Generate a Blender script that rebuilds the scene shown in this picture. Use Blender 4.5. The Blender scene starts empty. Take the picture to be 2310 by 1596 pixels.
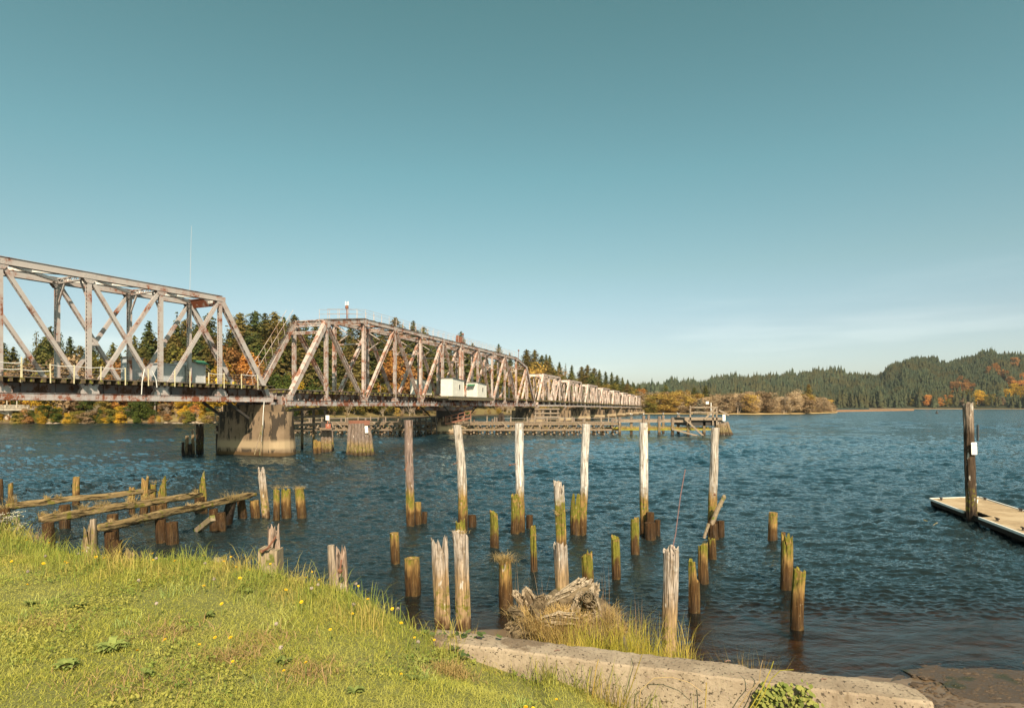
import bpy, math, random
import numpy as np
from mathutils import Vector, Matrix, noise as mnoise
S = bpy.context.scene
COL = S.collection
R = math.radians
F = 1400.0; CX = 1155.0; HY = 916.0; CH = 4.6        # focal length, principal column, horizon row (2310 x 1596 picture), eye height
def px(x, y, Y):
    return Vector(((x-CX)/F*Y, Y, CH-(y-HY)/F*Y))
def pz(x, y, z=0.0):
    return px(x, y, (CH-z)*F/(y-HY))
def lerp(a, b, t): return a+(b-a)*t
def interp(x, pts):
    if x <= pts[0][0]: return pts[0][1]
    for (a, b), (c, d) in zip(pts, pts[1:]):
        if x <= c: return b+(d-b)*(x-a)/(c-a)
    return pts[-1][1]
def smooth(a, b, x):
    t = min(1, max(0, (x-a)/(b-a))); return t*t*(3-2*t)

# ---------------------------------------------------------------- tagging
def tag(o, label=None, cat=None, group=None, kind=None):
    if label: o['label'] = label
    if cat: o['category'] = cat
    if group: o['group'] = group
    if kind: o['kind'] = kind
    return o
def empty(name, loc=(0, 0, 0), rz=0.0):
    o = bpy.data.objects.new(name, None); COL.objects.link(o)
    o.location = loc; o.rotation_euler = (0, 0, rz); o.empty_display_size = .3
    return o
KIDS = {}
def link(o, parent=None):
    COL.objects.link(o)
    if parent:
        o.parent = parent; KIDS.setdefault(parent.name, []).append(o)
    return o
def copy_tree(o, parent=None):
    c = o.copy(); link(c, parent)
    for ch in list(KIDS.get(o.name, [])): copy_tree(ch, c)
    return c
class MB:
    def __init__(s): s.v = []; s.f = []
    def add(s, vs, fs):
        b = len(s.v); s.v.extend([tuple(v) for v in vs]); s.f.extend([tuple(i+b for i in f) for f in fs]); return s
    def box(s, x0, x1, y0, y1, z0, z1):
        return s.add([(x0,y0,z0),(x1,y0,z0),(x1,y1,z0),(x0,y1,z0),(x0,y0,z1),(x1,y0,z1),(x1,y1,z1),(x0,y1,z1)],
            [(0,3,2,1),(4,5,6,7),(0,1,5,4),(1,2,6,5),(2,3,7,6),(3,0,4,7)])
    def bar(s, a, b, w, h, up=(0, 0, 1)):
        """box from a to b; w across, h along 'up'"""
        a = Vector(a); b = Vector(b); d = (b-a)
        if d.length < 1e-6: return s
        d.normalize(); u = Vector(up); u = (u-d*u.dot(d))
        if u.length < 1e-4: u = Vector((1, 0, 0)); u = u-d*u.dot(d)
        u.normalize(); r = d.cross(u)*(w/2); u = u*(h/2)
        vs = [p+sr*r+su*u for p in (a, b) for sr, su in ((-1,-1),(1,-1),(1,1),(-1,1))]
        return s.add(vs, [(0,1,2,3)[::-1],(4,5,6,7),(0,1,5,4),(1,2,6,5),(2,3,7,6),(3,0,4,7)])
    def rod(s, a, b, r0, r1=None, n=8, cap=True):
        r1 = r0 if r1 is None else r1
        a = Vector(a); b = Vector(b); d = (b-a).normalized()
        u = d.orthogonal().normalized(); w = d.cross(u)
        vs = []
        for p, r in ((a, r0), (b, r1)):
            for i in range(n):
                t = 2*math.pi*i/n; vs.append(p+u*(r*math.cos(t))+w*(r*math.sin(t)))
        fs = [(i, (i+1) % n, n+(i+1) % n, n+i) for i in range(n)]
        if cap: fs += [tuple(range(n))[::-1], tuple(range(n, 2*n))]
        return s.add(vs, fs)
    def path(s, pts, r, n=6):
        for a, b in zip(pts, pts[1:]):
            ra, rb = (r, r) if not isinstance(r, (list, tuple)) else r
            s.rod(a, b, ra, rb, n)
        return s
    def prism(s, poly, z0, z1):
        n = len(poly)
        vs = [(p[0], p[1], z0) for p in poly]+[(p[0], p[1], z1) for p in poly]
        return s.add(vs, [tuple(range(n))[::-1], tuple(range(n, 2*n))]+[(i, (i+1) % n, n+(i+1) % n, n+i) for i in range(n)])
    def blob(s, c, r, seed=0, n=8, m=5, amp=.25, sq=(1, 1, 1)):
        vs = []; fs = []
        for j in range(m+1):
            ph = math.pi*j/m
            for i in range(n):
                t = 2*math.pi*i/n
                d = Vector((math.sin(ph)*math.cos(t), math.sin(ph)*math.sin(t), math.cos(ph)))
                k = r*(1+amp*mnoise.noise(d*1.7+Vector((seed*3.1, seed, 0))))
                vs.append((c[0]+d.x*k*sq[0], c[1]+d.y*k*sq[1], c[2]+d.z*k*sq[2]))
        for j in range(m):
            for i in range(n):
                fs.append((j*n+i, (j+1)*n+i, (j+1)*n+(i+1) % n, j*n+(i+1) % n))
        return s.add(vs, fs)
    def mesh(s, name, smoothf=False):
        me = bpy.data.meshes.new(name); me.from_pydata(s.v, [], s.f); me.update()
        if smoothf:
            me.polygons.foreach_set('use_smooth', [True]*len(me.polygons))
        return me
    def build(s, name, mat, parent=None, smoothf=False, world=True, loc=None):
        """world: vertices are in world space -> move to the parent's (or loc's) frame"""
        o_loc = Vector((0, 0, 0))
        if parent is not None and world:
            iv = Matrix.LocRotScale(parent.location, parent.rotation_euler, None).inverted()
            s.v = [tuple(iv @ Vector(v)) for v in s.v]
        if loc is not None:
            o_loc = Vector(loc); s.v = [tuple(Vector(v)-o_loc) for v in s.v]
        me = s.mesh(name, smoothf); me.materials.append(mat)
        o = bpy.data.objects.new(name, me); o.location = o_loc
        return link(o, parent)
def np_mesh(name, verts, faces3=None, faces4=None, mat=None, parent=None, smoothf=False):
    """fast mesh from arrays"""
    me = bpy.data.meshes.new(name)
    nv = len(verts); me.vertices.add(nv); me.vertices.foreach_set('co', np.asarray(verts, np.float32).ravel())
    parts = []; tot = []
    if faces4 is not None and len(faces4): parts.append(np.asarray(faces4, np.int32).ravel()); tot.append(np.full(len(faces4), 4, np.int32))
    if faces3 is not None and len(faces3): parts.append(np.asarray(faces3, np.int32).ravel()); tot.append(np.full(len(faces3), 3, np.int32))
    li = np.concatenate(parts); lt = np.concatenate(tot)
    me.loops.add(len(li)); me.loops.foreach_set('vertex_index', li)
    me.polygons.add(len(lt)); me.polygons.foreach_set('loop_start', np.concatenate([[0], np.cumsum(lt)[:-1]]).astype(np.int32))
    me.polygons.foreach_set('loop_total', lt)
    if smoothf: me.polygons.foreach_set('use_smooth', np.ones(len(lt), bool))
    me.update(calc_edges=True)
    if mat: me.materials.append(mat)
    o = bpy.data.objects.new(name, me)
    return link(o, parent)

# ---------------------------------------------------------------- materials
class NT:
    def __init__(s, name):
        s.m = bpy.data.materials.new(name); s.m.use_nodes = True
        s.t = s.m.node_tree; s.t.nodes.clear()
        s.out = s.n('ShaderNodeOutputMaterial')
    def n(s, typ, **kw):
        nd = s.t.nodes.new(typ)
        for k, v in kw.items(): setattr(nd, k, v)
        return nd
    def l(s, a, b): s.t.links.new(a, b)
    def set(s, sock, v):
        if hasattr(v, 'is_output'): s.l(v, sock)
        elif isinstance(v, (tuple, list)) and len(v) == 3 and sock.type == 'RGBA': sock.default_value = (*v, 1)
        else: sock.default_value = v
    def pos(s): return s.n('ShaderNodeNewGeometry').outputs['Position']
    def obj(s): return s.n('ShaderNodeTexCoord').outputs['Object']
    def scale(s, vec, sc):
        nd = s.n('ShaderNodeVectorMath', operation='MULTIPLY'); s.l(vec, nd.inputs[0]); nd.inputs[1].default_value = sc; return nd.outputs[0]
    def noise(s, vec, sc, det=4, rough=.55, dist=0.0):
        nd = s.n('ShaderNodeTexNoise'); s.l(vec, nd.inputs['Vector'])
        nd.inputs['Scale'].default_value = sc; nd.inputs['Detail'].default_value = det
        nd.inputs['Roughness'].default_value = rough; nd.inputs['Distortion'].default_value = dist
        return nd.outputs['Fac']
    def math(s, op, a, b=None, clamp=False):
        nd = s.n('ShaderNodeMath', operation=op); nd.use_clamp = clamp
        s.set(nd.inputs[0], a)
        if b is not None: s.set(nd.inputs[1], b)
        return nd.outputs[0]
    def mr(s, v, a, b, c=0.0, d=1.0, typ='SMOOTHSTEP'):
        nd = s.n('ShaderNodeMapRange', interpolation_type=typ); s.set(nd.inputs[0], v)
        for i, q in enumerate((a, b, c, d)): s.set(nd.inputs[i+1], q)
        return nd.outputs[0]
    def mix(s, f, a, b, typ='MIX'):
        nd = s.n('ShaderNodeMix', data_type='RGBA', blend_type=typ)
        s.set(nd.inputs[0], f); s.set(nd.inputs[6], a); s.set(nd.inputs[7], b); return nd.outputs[2]
    def ramp(s, f, stops):
        nd = s.n('ShaderNodeValToRGB'); s.l(f, nd.inputs[0]); el = nd.color_ramp.elements
        while len(el) < len(stops): el.new(.5)
        for e, (p, c) in zip(el, stops): e.position = p; e.color = (*c, 1)
        return nd.outputs[0]
    def sep(s, vec):
        nd = s.n('ShaderNodeSeparateXYZ'); s.l(vec, nd.inputs[0]); return nd.outputs
    def bump(s, h, st=.5, dist=.02, nrm=None):
        nd = s.n('ShaderNodeBump'); s.l(h, nd.inputs['Height'])
        nd.inputs['Strength'].default_value = st; nd.inputs['Distance'].default_value = dist
        if nrm is not None: s.l(nrm, nd.inputs['Normal'])
        return nd.outputs[0]
    def bsdf(s, col, rough=.8, nrm=None, metal=0.0, spec=.3, final=True, **kw):
        b = s.n('ShaderNodeBsdfPrincipled')
        s.set(b.inputs['Base Color'], col); s.set(b.inputs['Roughness'], rough); b.inputs['Metallic'].default_value = metal
        b.inputs['Specular IOR Level'].default_value = spec
        if nrm is not None: s.l(nrm, b.inputs['Normal'])
        for k, v in kw.items(): s.set(b.inputs[k.replace('_', ' ')], v)
        if final: s.l(b.outputs[0], s.out.inputs[0])
        return b.outputs[0]

def mat_plain(name, col, rough=.7, var=.25, sc=6.0, bump=.2, spec=.3):
    t = NT(name); p = t.obj(); f = t.noise(p, sc, 5)
    c = t.mix(f, tuple(v*(1-var) for v in col), tuple(min(1, v*(1+var)) for v in col))
    t.bsdf(c, rough, t.bump(f, bump, .01), spec=spec); return t.m
def mat_steel(name, paint, rust, amount, sc=1.4, warm=(.24, .085, .04), streak=True):
    """old painted steel: dull paint, flaking rust blotches and run-down streaks"""
    t = NT(name); p = t.pos()
    big = t.noise(p, sc, 7, .62); fine = t.noise(p, sc*9, 4, .6)
    st = t.noise(t.scale(p, (7, 7, .7)), 1.0, 4, .6)
    low = t.noise(p, .35, 2)
    m = t.math('ADD', t.math('MULTIPLY', big, .72), t.math('MULTIPLY', fine, .2))
    m = t.math('ADD', m, t.math('MULTIPLY', st, .16 if streak else .05))
    m = t.math('ADD', m, t.math('MULTIPLY', low, .12))
    mask = t.mr(m, amount, amount+.035)
    halo = t.mr(m, amount-.09, amount+.02)
    c = t.mix(fine, tuple(v*.86 for v in paint), tuple(v*1.1 for v in paint))
    c = t.mix(t.math('MULTIPLY', halo, .45), c, warm)
    rc = t.mix(t.noise(p, sc*5, 5), tuple(v*.55 for v in rust), tuple(v*1.35 for v in rust))
    c = t.mix(mask, c, rc)
    t.bsdf(c, t.mr(mask, 0, 1, .5, .85), t.bump(t.math('ADD', fine, mask), .25, .012), spec=.35); return t.m
def mat_wood(name, low=.35, tan=.9, grey=2.2, tancol=(.36, .215, .075), greycol=(.50, .43, .37), moss=(.0, .0), mossamt=.5, dark=1.0, wet=(.055, .030, .014), stain=0.0):
    """pile timber: dark wet foot, brown tide band, golden wood, moss patches, bleached grey top (heights above the water in metres)"""
    t = NT(name); p = t.pos(); o = t.obj()
    z = t.sep(p)[2]
    wob = t.math('MULTIPLY', t.math('SUBTRACT', t.noise(t.scale(p, (5, 5, 1.2)), 1.5, 4), .5), .9)
    zz = t.math('ADD', z, wob)
    g = t.noise(t.scale(o, (42, 42, 2.6)), 1.0, 5, .65)
    g2 = t.noise(t.scale(o, (15, 15, 1.0)), 1.0, 4, .6, .4)
    spk = t.noise(o, 26, 3, .6)
    brown = tuple(v*q for v, q in zip(tancol, (.27, .22, .2)))
    c = t.mix(t.mr(zz, .02, low), wet, brown)
    c = t.mix(t.mr(zz, low, tan), c, tancol)
    c = t.mix(t.mr(zz, grey-.25, grey+.25), c, greycol)
    # weathering blotches and pale scars
    c = t.mix(t.mr(g2, .5, .66, 0, .7), c, tuple(v*.4 for v in tancol))
    c = t.mix(t.mr(t.noise(o, 3.2, 5, .7), .52, .66, 0, .55), c, tuple(v*.5 for v in tancol))
    c = t.mix(t.math('MULTIPLY', t.mr(t.noise(t.scale(o, (6, 6, 1.6)), 1.3, 4), .62, .68), t.mr(zz, tan, tan+.4)), c, (.62, .56, .49))
    if moss[1] > moss[0]:
        band = t.math('MULTIPLY', t.mr(zz, moss[0]-.15, moss[0]+.15), t.mr(zz, moss[1]+.25, moss[1]-.25))
        mk = t.math('MULTIPLY', band, t.mr(t.noise(o, 7, 5, .6), .62-.28*mossamt, .74-.28*mossamt))
        c = t.mix(mk, c, t.mix(spk, (.075, .075, .012), (.30, .265, .036)))
    # barnacles in the tide band
    bn = t.math('MULTIPLY', t.mr(spk, .66, .72), t.math('MULTIPLY', t.mr(zz, .1, .3), t.mr(zz, tan+.1, low)))
    c = t.mix(bn, c, (.45, .36, .25))
    shade = t.mr(g, .3, .7, .30, 1.2, 'LINEAR')
    cr = t.mr(t.noise(t.scale(o, (24, 24, .9)), 1.0, 3, .5, .6), .34, .42, .25, 1.0)
    k = t.n('ShaderNodeCombineColor'); s_ = t.math('MULTIPLY', t.math('MULTIPLY', shade, cr), dark)
    for i in range(3): t.l(s_, k.inputs[i])
    c = t.mix(1.0, c, k.outputs[0], 'MULTIPLY')
    h = t.math('ADD', t.math('MULTIPLY', g, .6), t.math('MULTIPLY', cr, .6))
    rough = t.mr(zz, .0, .5, .35, .9)
    t.bsdf(c, rough, t.bump(h, .7, .02), spec=.25); return t.m
def mat_timber(name, a, b, moss=None, mossamt=.4, axis=(3, 3, 3), sc=10, bump=.6, dark=1.0, crack=None):
    t = NT(name); o = t.obj(); p = t.pos()
    g = t.noise(t.scale(o, axis), sc, 6, .65, .3); w = t.noise(p, 1.2, 4)
    c = t.mix(t.mr(g, .3, .7), tuple(v*.4*dark for v in a), a)
    c = t.mix(t.mr(w, .4, .65), c, b)
    if moss:
        c = t.mix(t.mr(t.noise(p, 3.5, 5, .62), .66-.3*mossamt, .76-.3*mossamt), c, moss)
    if crack:
        k = t.mr(t.noise(t.scale(o, crack), 1.0, 4, .6, .6), .36, .46); c = t.mix(k, tuple(v*.16 for v in b), c); g = t.math('ADD', g, k)
    t.bsdf(c, .9, t.bump(g, bump, .03), spec=.2); return t.m
def mat_leaf(name, a, b, c2=None, trans=.35, rough=.6, sc=.25):
    """foliage: colour drifts per leaf clump, per plant and across the stand; thin leaves let some light through"""
    t = NT(name); g = t.n('ShaderNodeNewGeometry'); oi = t.n('ShaderNodeObjectInfo')
    rnd = g.outputs['Random Per Island']
    c = t.mix(rnd, a, b)
    if c2: c = t.mix(t.mr(t.noise(g.outputs['Position'], sc, 3), .45, .62), c, c2)
    v = t.mr(oi.outputs['Random'], 0, 1, .72, 1.25, 'LINEAR'); k = t.n('ShaderNodeCombineColor')
    for i in range(3): t.l(v, k.inputs[i])
    c = t.mix(1.0, c, k.outputs[0], 'MULTIPLY')
    d = t.n('ShaderNodeBsdfDiffuse'); t.l(c, d.inputs[0])
    tr = t.n('ShaderNodeBsdfTranslucent'); t.l(c, tr.inputs[0])
    mx = t.n('ShaderNodeMixShader'); mx.inputs[0].default_value = trans
    t.l(d.outputs[0], mx.inputs[1]); t.l(tr.outputs[0], mx.inputs[2]); t.l(mx.outputs[0], t.out.inputs[0])
    return t.m
def mat_concrete(name, a, b, sc=2.0, stain=(.03, .025, .02), stainamt=.62, tide=False, pebbles=False, bump=.4):
    t = NT(name); p = t.pos()
    n1 = t.noise(p, sc, 6, .6); n2 = t.noise(p, sc*14, 4, .65)
    c = t.mix(t.mr(n1, .3, .7), a, b)
    c = t.mix(t.mr(n2, .55, .75, 0, .35), c, tuple(v*.5 for v in a))
    st = t.noise(t.scale(p, (1.3, 1.3, .35)), 1.1, 6, .65)
    c = t.mix(t.mr(st, stainamt, stainamt+.05, 0, .9), c, stain)
    if tide:
        z = t.math('ADD', t.sep(p)[2], t.math('MULTIPLY', t.math('SUBTRACT', n1, .5), .3))
        c = t.mix(t.mr(z, .55, .25), c, (.085, .05, .022)); c = t.mix(t.mr(z, .12, .02), c, (.03, .02, .01))
        c = t.mix(t.math('MULTIPLY', t.mr(z, .5, .9), t.mr(z, 1.7, 1.2)), c, (.34, .25, .155))
    h = n2
    if pebbles:
        v = t.n('ShaderNodeTexVoronoi'); t.l(p, v.inputs['Vector']); v.inputs['Scale'].default_value = 95
        pm = t.mr(v.outputs['Distance'], .2, .32, .8, 0)
        pm = t.math('MULTIPLY', pm, t.mr(t.noise(p, 14, 3), .5, .62))
        c = t.mix(pm, c, t.mix(.85, v.outputs['Color'], (.24, .18, .13)))
        pit = t.mr(t.noise(p, 48, 3, .6), .3, .42)
        c = t.mix(pit, tuple(q*.38 for q in a), c)
        h = t.math('ADD', t.math('MULTIPLY', n2, .5), t.math('MULTIPLY', pit, .6))
    t.bsdf(c, .9, t.bump(h, bump, .015), spec=.2); return t.m
# ================================================================ camera, sun, sky
cam = bpy.data.cameras.new('camera'); co = bpy.data.objects.new('camera', cam); COL.objects.link(co)
co.location = (0, 0, CH); co.rotation_euler = (R(90), 0, 0)
cam.sensor_width = 36; cam.sensor_fit = 'HORIZONTAL'; cam.lens = F/2310*36
cam.shift_y = (HY-798)/2310; cam.clip_start = .1; cam.clip_end = 12000
S.camera = co
SUN_EL, SUN_AZ = 39.0, 11.0            # azimuth measured from straight behind the camera towards the right
sd = Vector((math.cos(R(SUN_EL))*math.sin(R(SUN_AZ)), -math.cos(R(SUN_EL))*math.cos(R(SUN_AZ)), math.sin(R(SUN_EL))))
sun = bpy.data.lights.new('sun', 'SUN'); sun.energy = 4.8; sun.angle = R(.5); sun.color = (1, .83, .62)
so = bpy.data.objects.new('sun', sun); COL.objects.link(so)
so.rotation_euler = sd.to_track_quat('Z', 'Y').to_euler(); so.location = (20, -30, 40)
W = bpy.data.worlds.new('World'); S.world = W; W.use_nodes = True
wt = W.node_tree; wt.nodes.clear()
wo = wt.nodes.new('ShaderNodeOutputWorld'); bg = wt.nodes.new('ShaderNodeBackground')
sky = wt.nodes.new('ShaderNodeTexSky'); sky.sky_type = 'NISHITA'; sky.sun_disc = False
sky.sun_elevation = R(SUN_EL); sky.sun_rotation = R(180-SUN_AZ); sky.air_density = 1.0; sky.dust_density = 1.5; sky.ozone_density = 1.0
tc = wt.nodes.new('ShaderNodeTexCoord'); sx = wt.nodes.new('ShaderNodeSeparateXYZ'); wt.links.new(tc.outputs['Generated'], sx.inputs[0])
rp = wt.nodes.new('ShaderNodeValToRGB'); wt.links.new(sx.outputs[2], rp.inputs[0])
SKY_TINT = [(0.0, (1.06, 1.05, 1.06)), (.047, (1.03, 1.02, 1.03)), (.12, (.95, .94, .86)), (.21, (.88, .98, .76)), (.345, (.765, 1.06, .757)), (.55, (.67, 1.01, .65)), (1.0, (.55, .85, .6))]
el = rp.color_ramp.elements
while len(el) < len(SKY_TINT): el.new(.5)
for e, (p_, c_) in zip(el, SKY_TINT): e.position = p_; e.color = (*[v/1.4 for v in c_], 1)
mu = wt.nodes.new('ShaderNodeMix'); mu.data_type = 'RGBA'; mu.blend_type = 'MULTIPLY'; mu.inputs[0].default_value = 1
wt.links.new(sky.outputs[0], mu.inputs[6]); wt.links.new(rp.outputs[0], mu.inputs[7])
# faint streaks of high thin cloud low over the horizon
mp = wt.nodes.new('ShaderNodeMapping'); mp.inputs['Scale'].default_value = (1.6, 1.6, 16); wt.links.new(tc.outputs['Generated'], mp.inputs[0])
cn = wt.nodes.new('ShaderNodeTexNoise'); cn.inputs['Scale'].default_value = 1.7; cn.inputs['Detail'].default_value = 5; wt.links.new(mp.outputs[0], cn.inputs[0])
m1 = wt.nodes.new('ShaderNodeMapRange'); m1.interpolation_type = 'SMOOTHSTEP'; wt.links.new(cn.outputs[0], m1.inputs[0])
for i, v in enumerate((.46, .74, 0, .2)): m1.inputs[i+1].default_value = v
m2 = wt.nodes.new('ShaderNodeMapRange'); m2.interpolation_type = 'SMOOTHSTEP'; wt.links.new(sx.outputs[2], m2.inputs[0])
for i, v in enumerate((.22, .05, 0, 1)): m2.inputs[i+1].default_value = v
m3 = wt.nodes.new('ShaderNodeMath'); m3.operation = 'MULTIPLY'; wt.links.new(m1.outputs[0], m3.inputs[0]); wt.links.new(m2.outputs[0], m3.inputs[1])
cm = wt.nodes.new('ShaderNodeMix'); cm.data_type = 'RGBA'; wt.links.new(m3.outputs[0], cm.inputs[0]); wt.links.new(mu.outputs[2], cm.inputs[6]); cm.inputs[7].default_value = (6.6, 6.9, 6.5, 1)
wt.links.new(cm.outputs[2], bg.inputs[0]); bg.inputs[1].default_value = .12
wt.links.new(bg.outputs[0], wo.inputs[0])
S.view_settings.view_transform = 'Standard'; S.view_settings.look = 'None'; S.view_settings.exposure = .8; S.view_settings.gamma = 1

# ================================================================ water
def water_mat():
    t = NT('river_water'); p = t.pos(); xyz = t.sep(p)
    b = t.noise(t.scale(p, (1.0, 1.6, 1)), 14.0, 3, .6, .3)
    a = t.noise(t.scale(p, (1.0, 1.7, 1)), 3.0, 3, .6, .4)
    h = t.math('ADD', t.math('MULTIPLY', b, .018), t.math('MULTIPLY', a, .03))
    big = t.noise(t.scale(p, (.6, 1.5, 1)), .55, 3, .55, .3)
    h = t.math('ADD', h, t.math('MULTIPLY', t.math('MULTIPLY', big, .42), t.mr(xyz[1], 45, 160)))
    calm = t.mr(xyz[1], 8, 24, .5, 1.0)
    bp = t.n('ShaderNodeBump'); bp.inputs['Distance'].default_value = 1.0; t.l(h, bp.inputs['Height']); t.l(calm, bp.inputs['Strength'])
    shore = t.mr(t.math('ADD', xyz[1], t.math('MULTIPLY', t.math('SUBTRACT', t.noise(p, .6, 3), .5), 4)), 18.5, 11.5)
    deep = t.mix(t.mr(xyz[1], 12, 60), (.012, .018, .018), (.006, .021, .031))
    body = t.n('ShaderNodeBsdfDiffuse'); t.l(deep, body.inputs[0])
    tra = t.n('ShaderNodeBsdfTransparent'); tra.inputs[0].default_value = (.70, .52, .36, 1)
    m0 = t.n('ShaderNodeMixShader'); t.l(t.math('MULTIPLY', shore, .85), m0.inputs[0]); t.l(body.outputs[0], m0.inputs[1]); t.l(tra.outputs[0], m0.inputs[2])
    gl = t.n('ShaderNodeBsdfGlossy'); t.l(t.mr(xyz[1], 30, 220, .05, .15), gl.inputs['Roughness']); gl.inputs[0].default_value = (.76, .90, .93, 1); t.l(bp.outputs[0], gl.inputs['Normal'])
    fr = t.n('ShaderNodeFresnel'); fr.inputs['IOR'].default_value = 1.34; t.l(bp.outputs[0], fr.inputs['Normal'])
    m1 = t.n('ShaderNodeMixShader'); t.l(t.math('MINIMUM', fr.outputs[0], .85), m1.inputs[0]); t.l(m0.outputs[0], m1.inputs[1]); t.l(gl.outputs[0], m1.inputs[2])
    t.l(m1.outputs[0], t.out.inputs[0]); return t.m
def water():
    """wind-roughened river: a sum of short-crested wave trains on a sheet that is finer near the bank"""
    g = np.random.default_rng(12)
    yr = np.concatenate([np.arange(917.6, 921, .6), np.arange(921, 960, .7), np.arange(960, 1130, 1.0), np.arange(1130, 1520, 1.2), np.arange(1520, 1700, 4), np.arange(1700, 2600, 60)])
    xr = np.concatenate([np.arange(-3000, -250, 60), np.arange(-250, 2560, 3.2), np.arange(2560, 5000, 60)])
    Yr = CH*F/(yr-HY); X = ((xr[None, :]-CX)/F)*Yr[:, None]; Y = np.repeat(Yr[:, None], len(xr), 1)
    jit = np.where(Y < 60, .0, .25); Z = np.zeros_like(X)
    gust = np.zeros_like(X)
    for k in range(6):
        th = g.uniform(-1, 1); L_ = 9*1.8**k*.6; gust += np.sin(2*np.pi*(X*np.sin(th)*.6+Y*np.cos(th)*.35)/L_+g.uniform(0, 6.28))
    gust = np.clip(1+.16*gust, .5, 1.5); calm = np.clip(.75+(Y-9)/60, .75, 1.0)
    sx_ = Y*3.2/F; sy_ = np.gradient(Yr)[:, None]*-1+np.zeros_like(X)
    n = 90
    for k in range(n):
        L_ = .11*(2.4/.11)**((k+g.random())/n); th = g.normal(.12, .6); kx, ky = math.sin(th), -math.cos(th)
        st = .056*np.clip(.16+(Y-13)/(34 if L_ > .75 else 14)*(1 if L_ > .38 else 9), .16, 1.0)*(.8 if L_ > 1.3 else 1); A = st*L_/(2*np.pi)
        res = np.sqrt((kx*sx_)**2+(ky*sy_)**2); att = np.where(res*2 > L_, np.maximum(.12, (L_/(res*2))**1.3), 1.0)
        ph = 2*np.pi*(X*kx+Y*ky)/L_+g.uniform(0, 6.28); s_ = np.sin(ph+.35*np.sin(ph+1.2))
        m_ = 1+.5*np.sin(2*np.pi*(X*ky-Y*kx)/(L_*g.uniform(2.5, 5))+g.uniform(0, 6.28))
        Z += A*att*s_*m_
    # long low undulation that still reads far out
    for k in range(16):
        L_ = g.uniform(3, 13); th = g.normal(.1, .5); Z += (.013+.02*np.clip((Y-60)/60, 0, 1))*np.clip((Y-20)/60, .1, 1)*np.minimum(1, L_/(2.2*np.maximum(sy_*abs(math.cos(th)), .01)))*L_/(2*np.pi)*np.sin(2*np.pi*(X*math.sin(th)-Y*math.cos(th))/L_+g.uniform(0, 6.28))
    fade = np.clip((420-Y)/300, .12, 1)
    Z = Z*gust*calm*fade
    ny, nx_ = Z.shape; V = np.stack([X, Y, Z], 2).reshape(-1, 3)
    i = np.arange((ny-1)*nx_).reshape(ny-1, nx_)[:, :-1].ravel(); Q = np.stack([i, i+nx_, i+nx_+1, i+1], 1)
    o = np_mesh('water', V, None, Q, water_mat(), smoothf=True); return tag(o, kind='structure')
water()

# ================================================================ near shore: lawn on top, mud bank down to the river bed
EDGE_PX = [(-1500, 1120), (-700, 1150), (-300, 1180), (0, 1206), (100, 1238), (200, 1263), (330, 1280), (480, 1284), (580, 1298), (650, 1314), (780, 1340), (850, 1374), (900, 1402), (960, 1428), (1000, 1444), (1050, 1468)]
EDGE = [(p.x, p.y) for p in (pz(x, y, 3.05) for x, y in EDGE_PX)]
def wall_back(x): return 4.74-.313*(x+.525)
def edge_y(x):
    e = interp(x, EDGE)
    w = wall_back(x)-.04
    return lerp(e, w, smooth(-1.0, -.62, x))
def lawn_z(x, y):
    z = 3.05-.12*smooth(-1.1, -.3, x)-.30*max(0, x+.3)*smooth(2.2, 3.8, y)-.02*max(0, x+.3)
    z += .05*mnoise.noise(Vector((x*.5, y*.5, 1)))+.015*mnoise.noise(Vector((x*2.1, y*2.1, 4)))
    z += .06*smooth(-1.0, .6, y-edge_y(x))*smooth(-.6, -1.6, x)
    if -.9 < x < .2: z = lerp(z, 2.80+.055*smooth(-.22, -.5, x)-.20*max(0, x+.30), smooth(-.9, -.6, x)*smooth(3.6, 4.1, y))
    return z
def ground_z(x, y):
    e = edge_y(x); d = y-e
    bank = 1.45-.168*(y-4.2)+.05*mnoise.noise(Vector((x*1.3, y*1.3, 9)))
    if y > 13: bank = min(bank, -.05-(y-13)*.12)
    if x < -2: bank -= .0
    if x > 2.42: bank = min(bank, (11.2-y)*.10-.05)
    bank = max(bank, -1.6)
    top = lawn_z(x, y) if d < .6 else 3.0
    if x > 2.42: top = top-.4-1.5*(x-2.42)
    z = top-(0 if d < 0 else 1.25*d+.5*d*d)
    if x > -.62 and d > 0: z = bank
    return max(z, bank)
xs = np.concatenate([np.arange(-40, -9, .8), np.arange(-9, 3.6, .09), np.arange(3.6, 30, .6)])
ys = np.concatenate([np.arange(-6, 2.4, .6), np.arange(2.4, 9, .08), np.arange(9, 15, .25), np.arange(15, 32, 1.0)])
gv = [(x, y, ground_z(x, y)) for y in ys for x in xs]
nx = len(xs); gf = [(j*nx+i, j*nx+i+1, (j+1)*nx+i+1, (j+1)*nx+i) for j in range(len(ys)-1) for i in range(nx-1)]
def ground_mat():
    t = NT('bank_soil'); p = t.pos(); z = t.sep(p)[2]
    n = t.noise(p, 3, 5, .6); f = t.noise(p, 30, 3)
    turf = t.mix(f, (.085, .095, .028), (.20, .19, .06))
    mud = t.mix(n, (.05, .032, .018), (.12, .08, .045))
    c = t.mix(t.mr(z, 2.1, 2.6), mud, turf); c = t.mix(t.mr(z, .5, .05), c, t.mix(n, (.10, .062, .034), (.26, .17, .10)))
    t.bsdf(c, t.mr(z, .1, .8, .35, .95), t.bump(t.math('ADD', n, t.math('MULTIPLY', f, .4)), .6, .03), spec=.3); return t.m
tag(np_mesh('ground', gv, None, gf, ground_mat(), smoothf=True), kind='structure')

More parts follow.
